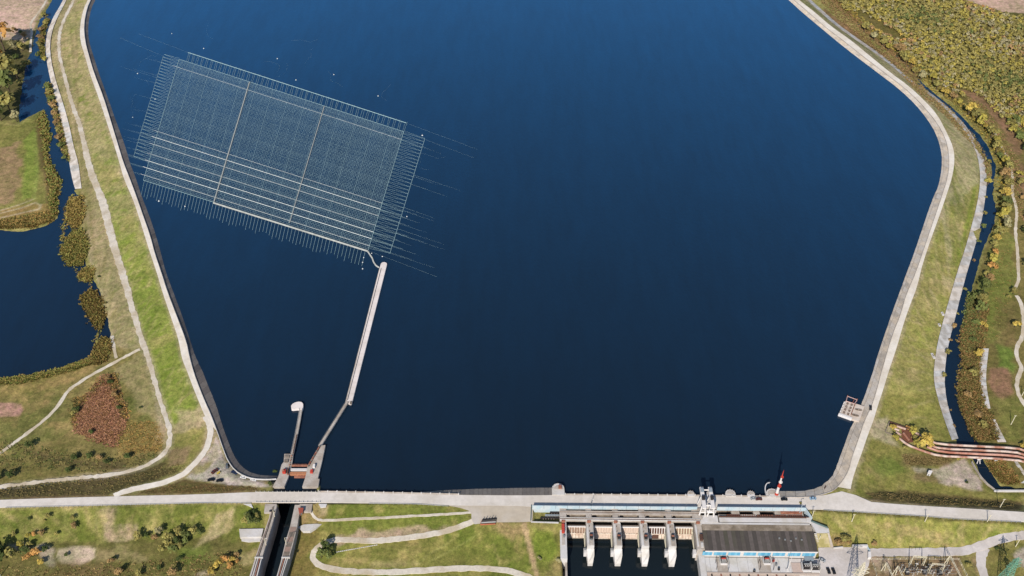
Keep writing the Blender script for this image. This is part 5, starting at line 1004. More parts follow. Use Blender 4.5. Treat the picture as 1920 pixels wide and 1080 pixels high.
# apron deck in front
ad = root('turbine_deck', P(1400, 1060, 1), 'pale deck of concrete slabs in front of the power house', 'deck')
sa, sb = ST(1317, 1060, 2.5)[0], ST(1482, 1060, 2.5)[0]; ta2, tb2 = t1 + .7, ST(1400, 1073.5, 2.5)[1]; cols_ = [0, .09, .165, .285, .40, .52, .635, .77, .87, 1]
for k in range(9):
    dbox(MB(), sa + (sb - sa) * cols_[k] + .06, ta2, sa + (sb - sa) * cols_[k + 1] - .06, tb2, 0, 2.5).build('slab', M_WHITE if k not in (2, 6) else M_CONC, ad)
dbox(MB(), sa, tb2 + .05, ST(1536, 1076, 2.5)[0], tb2 + 1.3, 0, 2.9).build('edge_beam', mat('pink_concrete', A(200,182,168), .9, 1, .2), ad)
dbox(MB(), ST(1484, 1060, 2)[0], t1 + 4, ST(1504, 1060, 2)[0], tb2, 0, 2.45).build('slab', mat('pink_slab', A(206,184,172), .9, 1, .15), ad)
dbox(MB(), sa, tb2 + 1.35, ST(1500, 1080, 2.5)[0], tb2 + 7, -4, 2.2).build('lower_slab', mat('pink_concrete', A(190,160,144)), ad)
for k in range(9): dbox(MB(), sa + 5 + k * 6.2, tb2 + 1.5, sa + 5.8 + k * 6.2, tb2 + 4.5, 2.21, 3.0).build('lifting_lug', M_RUST if k % 2 else M_BLACK, ad)
def transformer(px, py, z, sc, label, big=False):
    c = P(px, py, z); r_ = root('transformer', c, label, 'transformer')
    B = lambda dx, dy, sx_, sy_, z0, z1, nm, m: MB().box((c.x + dx * sc, c.y + dy * sc), sx_ * sc, sy_ * sc, z + z0 * sc, z + z1 * sc).build(nm, m, r_)
    B(0, 0, 3.2, 2.4, 0.02, 2.6, 'tank', M_GREY if not big else M_BLACK)
    for k in range(3): B(-1.2 + 1.2 * k, 1.7, .8, .9, .3, 2.4, 'radiator', M_BLACK)
    for k in range(3): MB().tube([c + Vector((-1 + k, -.5, 2.6)) * sc, c + Vector((-1 + k, -.6, 4.2)) * sc], .22 * sc, 6, .1 * sc).build('bushing', M_WPAINT, r_)
    MB().tube([c + Vector((-1.6, .6, 3.3)) * sc, c + Vector((1.6, .6, 3.3)) * sc], .5 * sc, 8).build('conservator', M_RED if not big else M_GREY, r_)
    if z < 2.05: return r_
    B(0, -2.2, 4.6, 1.2, 0.02, 1.0, 'plinth', M_WPAINT); B(-2.6, 0, .3, 4.0, 0.02, 3.4, 'fire_wall', M_WHITE); B(2.6, 0, .3, 4.0, 0.02, 3.4, 'fire_wall', M_WHITE)
transformer(1356, 1053, 2.5, .95, 'grey transformer with a red conservator at the left end of the turbine deck'); transformer(1437, 1053, 2.5, .95, 'grey transformer with a red conservator near the right end of the turbine deck')
transformer(1511, 1065, 2.12, 1.2, 'large dark transformer at the power house corner, left one of the pair', True); transformer(1527, 1066, 2.12, 1.2, 'large dark transformer at the power house corner, right one of the pair', True)
for i, (x, y) in enumerate(((1341, 1056), (1363, 1058), (1422, 1056), (1447, 1057))):
    p = P(x, y, 2.5); r_ = root('portal_frame', p, ['thin dark bus frame left of the left deck transformer', 'thin dark bus frame right of the left deck transformer', 'thin dark bus frame left of the right deck transformer', 'thin dark bus frame right of the right deck transformer'][i], 'frame')
    for o in (0, 5): MB().bar(p + Vector((0, -o, .02)), p + Vector((0, -o, 5)), .14).build('post', M_BLACK, r_)
    MB().bar(p + Vector((0, .4, 5)), p + Vector((0, -5.4, 5)), .12).build('beam', M_RUSTD, r_)
for i, (x, y, m) in enumerate(((1450, 1052, M_RED), (1455, 1060, M_GREY), (1460, 1068, M_BLACK), (1414, 1072, M_BLACK))):
    p = P(x, y, 2.5); r_ = root('deck_tank', p, ['small round red tank on the turbine deck', 'small grey drum on the turbine deck', 'small black drum near the deck edge at right', 'small black drum near the deck edge at middle'][i], 'drum'); MB().tube([p + Vector((0, 0, .02)), p + Vector((0, 0, 1.5))], .8, 10).build('drum', m, r_); MB().tube([p + Vector((0, 0, 1.51)), p + Vector((0, 0, 1.9))], .25, 8).build('cap', M_GREY, r_)
mp = P(1476, 1070, 2.12); ms = root('lattice_mast', mp, 'thin white lightning mast in front of the power house', 'mast'); MB().tube([mp, mp + Vector((0, 0, 16))], .35, 6, .12).build('pole', M_WPAINT, ms); MB().tube([mp + Vector((0, 0, 16)), mp + Vector((0, 0, 21))], .1, 5, .03).build('tip', M_WPAINT, ms); MB().box(mp[:2], 2.2, 2.2, 2.13, 3.2).build('foot', M_WHITE, ms)
# ------------------------------------------------------------------ things by the plaza and on the right
sc_ = root('scrap_skip', G(915, 982), 'rust red open steel skip filled with black frames at the plaza edge', 'skip')
bpts = [P(901,983,9.9), P(929,982,9.9), P(931,972.5,9.9), P(904.5,975,9.9)]
MB().prism(bpts, 5.5, 8.6).build('base', M_RUSTD, sc_)
def sideq(a, b, nm, m, z0=7.4, z1=10.6, th=.25):
    d = (b - a).normalized(); nr = Vector((d.y, -d.x, 0)) * th; MB().prism([a, b, b + nr, a + nr], z0, z1).build(nm, m, sc_)
sideq(bpts[0], bpts[1], 'front_wall', mat('brick_red_wall', A(186,108,80), .85, 1, .2), 6.0, 10.4); sideq(bpts[1], bpts[2], 'end_wall', M_BLACK); sideq(bpts[2], bpts[3], 'back_wall', M_BLACK); sideq(bpts[3], bpts[0], 'end_wall', M_RUST)
for k in range(4):
    a = bpts[0].lerp(bpts[3], .2 + .2 * k); b = bpts[1].lerp(bpts[2], .2 + .2 * k); a.z = b.z = 9.6 + .25 * k; MB().bar(a, b, .35).build('frame_bar', M_BLACK if k != 1 else M_TIN, sc_)
for k in range(5):
    a = bpts[3].lerp(bpts[2], .08 + .2 * k); MB().bar(Vector((a.x, a.y, 8.5)), Vector((a.x, a.y, 12 + .5 * (k % 2))), .22).build('upright', M_BLACK, sc_)
kb = root('kerb_row', G(668, 1029), 'broken line of pale kerb stones on the grass inside the hairpin', 'kerb')
for k in range(22):
    q = fr((630, 1035.6), (708, 1021.6), (k + .5) / 22); p = G(*q)
    MB().box((p.x, p.y), 1.05, .45, p.z - .2, p.z + .35 + rnd.uniform(-.1, .1), .12 + rnd.uniform(-.1, .1)).build('kerb_stone', M_WHITE, kb)
# right jetty platform with boats
pf = root('boat_platform', P(1596, 768, 7), 'square concrete landing stage with hatch grid on the right dike', 'landing stage')
Q00, Q10, Q11, Q01 = P(1585.5,751.5,9.2), P(1621,761.5,9.2), P(1611,790.5,9.2), P(1575,777.5,9.2)
MB().prism([Q00, Q10, Q11, Q01], 2, 9.2).build('deck', mat('landing_concrete', A(226,212,198), .9, .8, .15, .05, col2=A(206,188,172), sc2=.2), pf)
def qd(u, v, z=9.2): p = Q00.lerp(Q10, u).lerp(Q01.lerp(Q11, u), v); return Vector((p.x, p.y, z))
for a in range(2):
    for b in range(4):
        u0, v0 = .09 + .22 * a, .08 + .21 * b; MB().prism([qd(u0, v0), qd(u0 + .11, v0), qd(u0 + .11, v0 + .13), qd(u0, v0 + .13)], 9.21, 9.4).build('hatch', M_RUSTD, pf)
        for j in range(2): MB().bar(qd(u0, v0 + .045 * (j + 1), 9.45), qd(u0 + .11, v0 + .045 * (j + 1), 9.45), .1).build('hatch_bar', M_CONC, pf)
for b in range(4): MB().prism([qd(-.06, .06 + .21 * b), qd(-.002, .06 + .21 * b), qd(-.002, .17 + .21 * b), qd(-.06, .17 + .21 * b)], 6, 9.0).build('fender', M_WPAINT, pf)
MB().prism([qd(-.08, .93), qd(.62, .93), qd(.62, 1.03), qd(-.08, 1.03)], 7, 9.75).build('edge_beam', M_WPAINT, pf)
F = [P(1589,743,9.6), P(1607,749.5,9.6), P(1602,757,9.6), P(1586.5,752,9.6)]
for a, b in zip(F, F[1:] + F[:1]): MB().bar(a, b, .3).build('frame_bar', mat('pink_steel', A(206,170,164), .7, 1, .2), pf)
for p in F[:2]: MB().tube([Vector((p.x, p.y, 3)), Vector((p.x, p.y, 10.5))], .35, 6).build('pile', M_RUST, pf)
MB().bar(F[0].lerp(F[1], .75), F[3].lerp(F[2], .75), .25).build('frame_bar', M_RUST, pf)
for u in (.5, .52): MB().bar(qd(u, .02, 9.6), qd(u, .8, 9.6), .14).build('rail', M_RUST, pf)
def boat(u, v, rz, label):
    c = qd(u, v, 9.21); r_ = root('rowing_boat', c, label, 'boat'); L, W_ = 5.6, 1.7; ca, sa = math.cos(rz), math.sin(rz); prof = [(-1, 0), (-.9, .55), (-.5, .92), (0, 1), (.5, .85), (.85, .4), (1, 0)]
    ring = [(x, y) for x, y in prof] + [(x, -y) for x, y in prof[-2:0:-1]]; T = lambda x, y, z: Vector((c.x + x * ca - y * sa, c.y + x * sa + y * ca, c.z + z))
    up = [T(x * L / 2, y * W_ / 2, .75) for x, y in ring]; lo = [T(x * L / 2 * .85, y * W_ / 2 * .6, .05) for x, y in ring]; inn = [T(x * L / 2 * .9, y * W_ / 2 * .82, .7) for x, y in ring]; fl = [T(x * L / 2 * .8, y * W_ / 2 * .55, .25) for x, y in ring]; n = len(ring)
    mb = MB(); mb.add(lo + up + inn + fl, [(i, (i + 1) % n, n + (i + 1) % n, n + i) for i in range(n)] + [(n + i, n + (i + 1) % n, 2 * n + (i + 1) % n, 2 * n + i) for i in range(n)] + [(2 * n + i, 2 * n + (i + 1) % n, 3 * n + (i + 1) % n, 3 * n + i) for i in range(n)] + [tuple(range(3 * n, 4 * n))[::1], tuple(range(n - 1, -1, -1))]); mb.build('hull', M_CONCD, r_)
    for x in (-.4, .25): MB().box(T(x * L / 2, 0, 0)[:2], .35, W_ * .8, c.z + .5, c.z + .58, rz).build('thwart', M_RUSTD, r_)
boat(.78, .35, R(168), 'upper of two rowing boats resting on the landing stage'); boat(.72, .74, R(160), 'lower of two rowing boats resting on the landing stage')
# pipes over the canal
pb = root('pipe_bridge', P(1810, 846, 1), 'four pale rusty pipes crossing the right canal side by side', 'pipe bridge')
zp = 5.2
PIP = [[(1712,808),(1738,825),(1761,833),(1830,836.5),(1907,840),(1924,846),(1990,870)], [(1716,822),(1745,834.7),(1761,841),(1830,844),(1902,847),(1922,853),(1985,876)], [(1738,838),(1764,847.5),(1830,851),(1902,854),(1922,859),(1985,882)], [(1683.7,819.4),(1701,834),(1727.5,844.5),(1761,855),(1815,857),(1873,860),(1922,864.5),(1985,886)]]
for k, l in enumerate(PIP): MB().tube(smooth(PL(l, zp), 1), .92, 10).build('pipe', [M_PIPE, M_PIPE, mat('pipe_rusty', A(206,160,142), .7, .35, .15, col2=A(172,108,86), sc2=.09), M_PIPE][k], pb, sm=True)
for k in range(14):
    x = 1768 + 11.5 * k
    for y0, y1 in ((834.2, 861.5),):
        f = (x - 1768) / 150; a, b = P(x, 834 + 5 * f, zp - 1.15), P(x + 1, 855.5 + 5 * f, zp - 1.15); MB().bar(a, b, .25).build('saddle', M_RUSTD, pb)
for x in (1836, 1868):
    for o in (-3.2, 3.2): MB().bar(P(x + o, 868, 1.2) + Vector((0, 0, -2)), P(x + o * .3, 860.5, zp - 1.2), .32).build('support', M_WPAINT, pb); MB().bar(P(x + o, 848, 1.2) + Vector((0, 0, -2)), P(x + o * .3, 842, zp - 1.2), .32).build('support', M_WPAINT, pb)
    MB().bar(P(x - 4, 861, zp - 1.3), P(x + 4, 861, zp - 1.3), .3).build('cross_head', M_WPAINT, pb)
dk = MB(); px_prism(dk, [(1763,832),(1920,838.5),(1920,841),(1763,834)], 4.2, 3.9); 
for yo in (838, 845.3, 852.3): MB().prism(PL([(1764, yo - 1.2), (1905, yo + 5), (1905, yo + 7.4), (1764, yo + 1.2)], 4.0), 3.7, 4.0).build('walk_plate', M_RUSTD, pb)
ch = root('pipe_chamber', P(1685, 808, 3), 'open rust brown concrete chamber where the pipes start', 'chamber')
CHP = [(1667,790),(1712,806.5),(1722,826),(1700,830),(1683,818),(1659,810)]
c_ = PL(CHP, 6.0)
px_prism(MB(), CHP, 3.9, 1.0).build('floor', mat('rust_floor', A(126,80,60), .9, 1, .3), ch)
for a, b, zt in ((0, 1, 6.6), (5, 0, 6.6), (4, 5, 6.0)):
    d = (c_[b] - c_[a]).normalized(); nr = Vector((d.y, -d.x, 0)) * .5; MB().prism([c_[a], c_[b], c_[b] + nr, c_[a] + nr], 1, zt).build('side_wall', M_CONCD if a else M_RUSTD, ch)
for l in ([(1676,797.5),(1698,804.5)], [(1677,804),(1686,807)], [(1694,812),(1704,825)], [(1680,810),(1690,816)]): MB().tube(PL(l, 4.9), .85, 8).build('pipe_stub', M_PIPE, ch)
hut('shed', [(1739.5,887),(1745.5,888.5),(1748,883.5),(1742,882.5)], 2.6, 5.6, M_WHITE, M_WPAINT, 'small pale shed on the dusty ground below the pipe bridge', 'shed')
simple('canal_wall', [(1864,918.2),(1990,918.2),(1990,920.8),(1864.5,920.8)], 2.6, -2, M_WHITE, 'straight white concrete wall closing the end of the right canal', 'wall')
wall_line('bank_kerb', GL([(1821,868),(1828,880),(1838,896),(1850,909),(1864,919)]), 0.2, 2.5, .5, M_CONC, 'thin pale kerb along the canal bank below the pipes', 'kerb')
# stone blocks and small pale things in the grass
for i, (x, y, s_) in enumerate(((1767, 589, 2.2), (1761, 610, 1.6), (1749, 668, 3.4))):
    p = G(x, y); r_ = root('concrete_block', p, ['upper pale block beside the canal lining', 'middle pale block beside the canal lining', 'lower and longest pale block beside the canal lining'][i], 'block'); MB().box((p.x, p.y), 1.8, s_ * 1.6, p.z - .3, p.z + 1.0, .15).build('block', M_WHITE, r_); MB().box((p.x, p.y), .8, s_ * .6, p.z + 1.01, p.z + 1.25, .15).build('lid', M_CONCD, r_)
# ------------------------------------------------------------------ poles and pylons
def pole(px, py, h, label, m=M_POLE, bars=True, lean=0):
    p = G(px, py, -.1); r_ = root('utility_pole', p, label, 'pole'); MB().tube([p, p + Vector((lean, 0, h))], .3, 6, .2).build('pole', m, r_)
    if bars:
        q = p + Vector((lean, 0, h - .6)); MB().bar(q - Vector((1, 0, 0)), q + Vector((1, 0, 0)), .1).build('cross_arm', m, r_)
        for o in (-.8, 0, .8): MB().tube([q + Vector((o, 0, .1)), q + Vector((o, 0, .5))], .09, 5).build('insulator', M_WPAINT, r_)
    return r_
for x, y, h, lb in ((1522.5, 968.5, 9, 'pale pole beside the light car at the end of the blue wall'), (1597, 978, 9, 'pale pole on the grass bank, first right of the power house yard'), (1734, 978, 9, 'pale pole on the grass bank halfway along the right road'), (1851, 978, 8, 'pale pole on the grass bank near the right edge'), (1875, 951, 10, 'leaning pale pole above the dam road near the canal end'), (1895.5, 796, 11, 'tall pale pole in the grass right of the pipe bridge'), (1904, 1025, 9, 'pole beside the service road at the lower right'), (1916, 742, 8, 'pale pole inside the bend of the wavy track')): pole(x, y, h, lb)
lamp_post(1499.5, 961, 9.9, 9, 'pale blue lamp post at the right end of the intake pit', None, 1.2, M_BLUE); lamp_post(1108, 947.5, 10, 7, 'thin lamp post on the blue wall at the left end of the spillway', None, 1.0, M_GREY)
for i, (x, y) in enumerate(((1, 1080), (1534, 1015))): pole(x, y, 7, ['pale pole in the lower left corner of the scrub', 'short pale pole on the mossy ramp'][i], M_POLE, False, .4)
def pylon(px, py, h, m, label, arms=3):
    p = G(px, py, -.1) if py < 1090 else Vector((*P(px, py, 2)[:2], 1.9)); r_ = root('pylon', p, label, 'pylon'); b0, b1 = h * .11, .55
    wv = lambda z: b0 + (b1 - b0) * min(1, z / (h * .92)); cn = [(-1,-1),(1,-1),(1,1),(-1,1)]
    for cx, cy in cn: MB().tube([p + Vector((cx * wv(0), cy * wv(0), 0)), p + Vector((cx * b1, cy * b1, h * .92)), p + Vector((0, 0, h))], .20, 4, .12).build('leg', m, r_)
    zs = [0, .14, .27, .39, .50, .60, .69, .77, .85, .92]; mb = MB()
    for k in range(9):
        for i in range(4):
            c0_, c1_ = cn[i], cn[(i + 1) % 4]; za, zb = zs[k] * h, zs[k + 1] * h; A_ = lambda c, z: p + Vector((c[0] * wv(z), c[1] * wv(z), z))
            mb.tube([A_(c0_, za), A_(c1_, zb)], .11, 3, None, False); mb.tube([A_(c1_, za), A_(c0_, zb)], .11, 3, None, False); mb.tube([A_(c0_, zb), A_(c1_, zb)], .11, 3, None, False)
    mb.build('bracing', m, r_)
    for k in range(arms):
        z = h * (.64 + .12 * k); L = h * (.16 - .025 * k)
        for sg in (-1, 1):
            mb = MB(); tip = p + Vector((sg * L, 0, z))
            for oy in (-1, 1): mb.tube([p + Vector((sg * wv(z), oy * wv(z), z)), tip], .13, 3); mb.tube([p + Vector((sg * wv(z), oy * wv(z), z + h * .05)), tip], .11, 3)
            mb.build('cross_arm', m, r_)
    return r_
pylon(1882, 1090, 30, M_GREEN, 'green lattice pylon in the lower right corner'); pylon(1598, 1108, 36, M_POLE, 'pale lattice pylon at the lower edge of the yard', 2)
# substation
sbm = M_POLE
def gantry(pa, pb_, h, label):
    a, b = P(*pa, 2), P(*pb_, 2); r_ = root('substation_gantry', a.lerp(b, .5), label, 'gantry'); d = (b - a).normalized(); nr = Vector((d.y, -d.x, 0))
    for q in (a, b):
        for o in (-1.2, 1.2): MB().tube([q + nr * o, q + Vector((0, 0, h))], .26, 5, .18).build('post', sbm, r_)
    for o in (-.45, .45): MB().bar(a + nr * o + Vector((0, 0, h)), b + nr * o + Vector((0, 0, h)), .14).build('beam', sbm, r_)
    mb = MB(); n = 9
    for k in range(n): mb.tube([a.lerp(b, k / n) + nr * .45 * (-1) ** k + Vector((0, 0, h)), a.lerp(b, (k + 1) / n) - nr * .45 * (-1) ** k + Vector((0, 0, h))], .08, 3)
    mb.build('bracing', sbm, r_)
    for k in range(3): q = a.lerp(b, .2 + .3 * k) + Vector((0, 0, h - .2)); MB().tube([q, q - Vector((0, 0, 1.6))], .16, 6, .1).build('insulator', M_GREY, r_)
gantry((1740, 1072), (1764, 1074), 10, 'lower portal gantry right of the middle of the substation'); gantry((1655, 1070), (1668, 1098), 10, 'short gantry beside the left substation fence'); gantry((1704, 1061), (1728, 1063), 12, 'portal gantry in the middle of the substation'); gantry((1675, 1079), (1690, 1112), 12, 'gantry at the left end of the substation'); gantry((1771, 1060.5), (1797, 1112), 12.5, 'long gantry at the right end of the substation')
rr2 = random.Random(21)
ptp = [(rr2.uniform(500, 640), rr2.uniform(600, 700)) for _ in range(10)] + [(rr2.uniform(650, 1100), rr2.uniform(585, 700)) for _ in range(26)] + [(665,598),(682,632),(697,664),(742,596),(760,572),(772,622),(790,660),(803,628),(822,648),(905,612),(940,650),(970,690),(1037,622),(1052,650),(1066,676),(1082,612),(1107,650),(730,640),(755,680),(850,690),(880,660),(925,690)]
for i, (x, y) in enumerate(ptp):
    p = P(1590 + x / 5.82, 960 + y / 5.82, 2); p.z = 2.0; h = 3.2 + (i % 3) * .7
    r_ = root('switch_post', p, 'insulator post in the crowded substation yard', 'insulator post', 'insulator posts of the substation')
    MB().box(p[:2], .9, .9, 1.8, 2.3).build('foot', M_CONC, r_); MB().tube([p + Vector((0, 0, .3)), p + Vector((0, 0, h))], .2, 6, .16).build('post', [M_POLE, M_GREY, M_RUSTD][i % 3], r_); MB().tube([p + Vector((-.8, 0, h + .1)), p + Vector((.8, 0, h + .1))], .16, 5).build('switch_arm', M_BLACK if i % 3 else M_WPAINT, r_)
bb_ = root('bus_bars', P(1735, 1070, 2), 'thin parallel bus bars strung across the substation yard', 'bus bars')
for k in range(7): MB().bar(P(1690 + 3 * k, 1064 + 3.2 * k, 7.5), P(1788 + 2 * k, 1066 + 3.2 * k, 7.5), .09).build('bar', M_GREY if k % 2 else M_BLACK, bb_)
for k in range(5):
    p = P(1694 + 22 * k, 1073, 2); MB().bar(p, p + Vector((0, 0, 6)), .2).build('post', M_POLE, bb_)
for k, (x, y) in enumerate(((1700, 1076), (1733, 1075), (1762, 1077))):
    transformer(x, y, 2, .8, ['left dark transformer in the substation yard', 'middle dark transformer in the substation yard', 'right dark transformer in the substation yard'][k], True)
fc = root('fence', P(1720, 1050, 2), 'pale mesh post fence around the substation', 'fence'); fl = resample(PL([(1646,1092),(1640,1068),(1633,1050),(1720,1048.6),(1797,1050),(1812,1080),(1822,1110)], 2), 4)
for p in fl: MB().box((p.x, p.y), .22, .22, 1.9, 4.0).build('post', M_POLE, fc)
for z_ in (2.5, 3.9): MB().tube([p + Vector((0, 0, z_ - 2)) for p in fl], .07, 3).build('rail', M_POLE, fc)
px_prism(MB(), [(1628,1034),(1633,1034),(1634,1045),(1628,1045)], 4.6, 1.9).build('gate_box', M_WPAINT, fc)
# ------------------------------------------------------------------ cars
def car_parts():
    prof = [(-2.15,.35),(-2.2,.75),(-2.05,.98),(-1.35,1.02),(-.85,1.46),(.55,1.48),(1.2,1.02),(2.0,.88),(2.2,.65),(2.15,.35)]
    body = MB(); L = [(x, -.86 + max(0, z - .95) * .35, z) for x, z in prof]; Rr = [(x, .86 - max(0, z - .95) * .35, z) for x, z in prof]; n = len(prof)
    body.add(L + Rr, [(i, n + i, n + i + 1, i + 1) for i in range(n - 1)] + [(0, n - 1, 2 * n - 1, n)] + [tuple(range(n)), tuple(range(2 * n - 1, n - 1, -1))])
    gl_ = MB(); gl_.add([(-1.32,-.74,1.06),(-1.32,.74,1.06),(-.90,.66,1.45),(-.90,-.66,1.45)], [(0,3,2,1)]); gl_.add([(1.17,-.76,1.07),(1.17,.76,1.07),(.60,.66,1.47),(.60,-.66,1.47)], [(0,1,2,3)])
    for s_ in (-1, 1): gl_.add([(-1.1, s_ * .835, 1.08), (1.0, s_ * .835, 1.08), (.5, s_ * .70, 1.43), (-.82, s_ * .70, 1.43)], [(0,1,2,3) if s_ < 0 else (3,2,1,0)])
    return body, gl_
CB, CG = car_parts()
def mk(name, mb, m, sm=False):
    me = bpy.data.meshes.new(name); me.from_pydata(mb.v, [], mb.f); me.materials.append(m); return me
cg_me = mk('window_glass', CG, M_GLASS); wh = MB(); wh.tube([(0,-.12,0),(0,.12,0)], .33, 10); wh_me = mk('wheel', wh, M_TYRE)
PAINT = {k: mat('car_paint_' + k, A(*c), .3, 1, .03) for k, c in {'black': (30,30,34), 'blue': (44,56,86), 'silver': (178,182,186), 'white': (236,236,236), 'maroon': (96,52,44), 'paleblue': (150,180,206), 'grey': (96,104,112)}.items()}
PM = {k: mk('body', CB, m) for k, m in PAINT.items()}
def car(p, rz, paint, label, big=1.0, group='parked cars'):
    o = bpy.data.objects.new('parked_car', None); COL.objects.link(o); o.location = p; o.rotation_euler = (0, 0, rz); o.scale = (1.08 * big, 1.08 * big, 1.08 * (1.25 if big > 1.05 else 1)); tag(o, label, 'car', group)
    for nm, me, loc in [('body', PM[paint], (0,0,0)), ('window_glass', cg_me, (0,0,.012))] + [('wheel', wh_me, (x, y, .33)) for x in (-1.35, 1.35) for y in (-.8, .8)]:
        c = bpy.data.objects.new(nm, me); COL.objects.link(c); c.parent = o; c.location = loc
for x, y, rz, pn, lb, bg in ((403,884.6,R(48),'maroon','dark maroon van parked slantwise beside a small yellow trailer',1.15),(396,900.5,R(8),'black','black car on the gravel, left one of two by the dry bank',1.05),(412,902,R(5),'black','black car on the gravel, right one of two by the dry bank',1.0),(426,874.5,R(100),'grey','blue grey car nosed up to the left wave wall',1.0),(439.5,887,R(-25),'blue','dark blue car beside the curved left wave wall',1.05),(456.5,896,R(-12),'white','white car by the wave wall right of the dark blue car',.95),(475.5,900.5,R(-15),'white','white car by the wave wall nearest to the lock',.95)):
    car(G(x, y, .05), rz, pn, lb, bg)
for x, y, rz, pn, lb in ((1412.5,935.5,0.0,'silver','silver car on the dam road behind the power house'),(1422.5,936.5,.02,'maroon','reddish brown car next to the silver car on the dam road'),(1470,937,.0,'black','black car on the dam road right of the striped tower'),(1524,935.5,.05,'paleblue','pale blue car on the dam road by the right bend'),(1632,765.5,R(75),'black','black car on the dike road beside the landing stage')): car(P(x, y, 10.03), rz, pn, lb, 1.0)
for x, y, rz, pn, lb in ((1553,1071,R(97),'black','left one of two black cars side by side in the yard'),(1562.5,1071.5,R(97),'black','right one of two black cars side by side in the yard'),(1541,1051,R(-30),'silver','silver car at the corner of the power house')): car(P(x, y, 2.14), rz, pn, lb, 1.0)
yt = G(410, 887.5, .05); r_ = root('yellow_trailer', yt, 'small yellow trailer beside the dark maroon van', 'trailer', None, R(48)); 
def lm(name, mb, m): 
    o = bpy.data.objects.new(name, mk(name, mb, m)); COL.objects.link(o); o.parent = r_; return o
lm('bed', MB().box((0, 0), 2.6, 1.3, .45, .95), mat('yellow_paint', A(206,180,70), .6, 1, .1)); lm('drawbar', MB().bar((1.3, 0, .5), (2.4, 0, .5), .06), M_BLACK)
for s_ in (-1, 1): lm('wheel', MB().tube([(0, s_ * .66, .33), (0, s_ * .82, .33)], .33, 10), M_TYRE)
# ------------------------------------------------------------------ floating rope net on the reservoir
NC = [P(336,111,WR + .05), P(757,247,WR + .05), P(690,470,WR + .05), P(269,338,WR + .05)]
def N_(u, v, dz=0.0): p = NC[0].lerp(NC[1], u).lerp(NC[3].lerp(NC[2], u), v); return Vector((p.x, p.y, WR + .05 + dz))
net = root('floating_net', N_(.5, .5), 'huge pale rectangular rope net floating on the reservoir', 'floating net')
def rope(pts, r, nm, m, par=net): return MB().tube(pts, r, 3, None, False).build(nm, m, par)
BV = {.075: .2, .634: .22, .683: .42, .736: .26, .81: .2, .862: .42, .912: .42, .965: .26}
nl = 92
for k in range(nl + 1):
    v = k / nl; rope([N_(0, v), N_(.5, v + rnd.uniform(-.001, .001)), N_(1, v)], rnd.choice((.04, .055, .065)) if k not in (0, nl) else .16, 'long_rope', M_ROPE)
nc = 150
for k in range(nc + 1):
    u = k / nc; rope([N_(u, 0), N_(u + rnd.uniform(-.001, .001), .5), N_(u, 1)], (rnd.choice((.04, .05, .065)) if k % 11 else .13) if k not in (0, nc) else .24, 'cross_rope', M_ROPE)
for v, r in BV.items():
    rope([N_(-.02, v, .12), N_(.5, v, .12), N_(1.0, v, .12)], r * .45, 'heavy_rope', M_ROPEB)
    for sg, u0, L in ((1, 1.0, .16 + .12 * rnd.random()), (-1, -.02, .15)):          # mooring lines sink away from the net
        for q in range(2):
            pts = [N_(u0 + sg * L * (1 + .25 * q) * t, v + .006 * q + .004 * t, .06 - .30 * t * t * (1 - .3 * q)) for t in (0, .25, .5, .75, 1)]
            MB().tube(pts, r * (.19 - .07 * q), 3, .01, False).build('mooring_rope', M_ROPE, net)
for q in range(14):
    v = .05 + .9 * rnd.random(); u0 = 1.085 if q % 2 else -.075; sg = 1 if q % 2 else -1; L = rnd.uniform(.08, .2)
    if sg < 0 and v > .5: L *= .5
    MB().tube([N_(u0 + sg * L * t, v + .006 * t, .05 - .1 * t * t) for t in (0, .3, .6, 1)], .04, 3, .01, False).build('mooring_rope', M_ROPE, net)
for v in (-.085, 0.0, 1.0): rope([N_(.98 if v < 0 else 1, v, .1), N_(1.28, v + .03, .0)], .022, 'mooring_rope', M_ROPE)
rope([N_(.03, -.085, .1), N_(-.22, -.11, .0)], .03, 'mooring_rope', M_ROPE); rope([N_(-.07, .02, .1), N_(-.3, -.02, .0)], .03, 'mooring_rope', M_ROPE)
rope([N_(.03, -.085), N_(1.0, -.085)], .28, 'edge_rope', M_ROPE); rope([N_(-.075, .02), N_(-.075, .86)], .16, 'edge_rope', M_ROPE); rope([N_(1.085, .0), N_(1.085, .97)], .2, 'edge_rope', M_ROPE)
for k in range(45):
    u = .035 + .96 * k / 44
    for o in (0, .007): rope([N_(u + o, -.085 - rnd.uniform(0, .012)), N_(u + o + rnd.uniform(-.002, .002), -.003)], .12, 'tether_rope', M_ROPE)
for k in range(68): u = .005 + .985 * k / 67; rope([N_(u, 1.0), N_(u + .004, 1.10 + rnd.uniform(-.01, .02))], .12, 'tether_rope', M_ROPE)
for k in range(34):
    v = .0 + .86 * k / 33
    for o in (-.008, .010): rope([N_(-.075, v), N_(0, v + o)], .07, 'tether_rope', M_ROPE)
    v = .0 + .97 * k / 33
    for o in (-.010, .012): rope([N_(1.085, v), N_(1.0, v + o)], .07, 'tether_rope', M_ROPE)
def boom(a, b, r, n=40): 
    pts = [N_(a[0] + (b[0] - a[0]) * k / n, a[1] + (b[1] - a[1]) * k / n, .05) for k in range(n + 1)]; rope(pts, r, 'float_boom', M_BOOM)
boom((.335, .0), (.332, 1.0), .8); boom((.668, 0), (.665, .98), .55); boom((.33, 1.005), (1.0, 1.005), .85)
tow = [(690,472),(694,478),(698,484),(701,492),(705,498),(711,502)]; rope([P(a, b, WR + .1) for a, b in tow], .7, 'tow_line', M_BOOM)
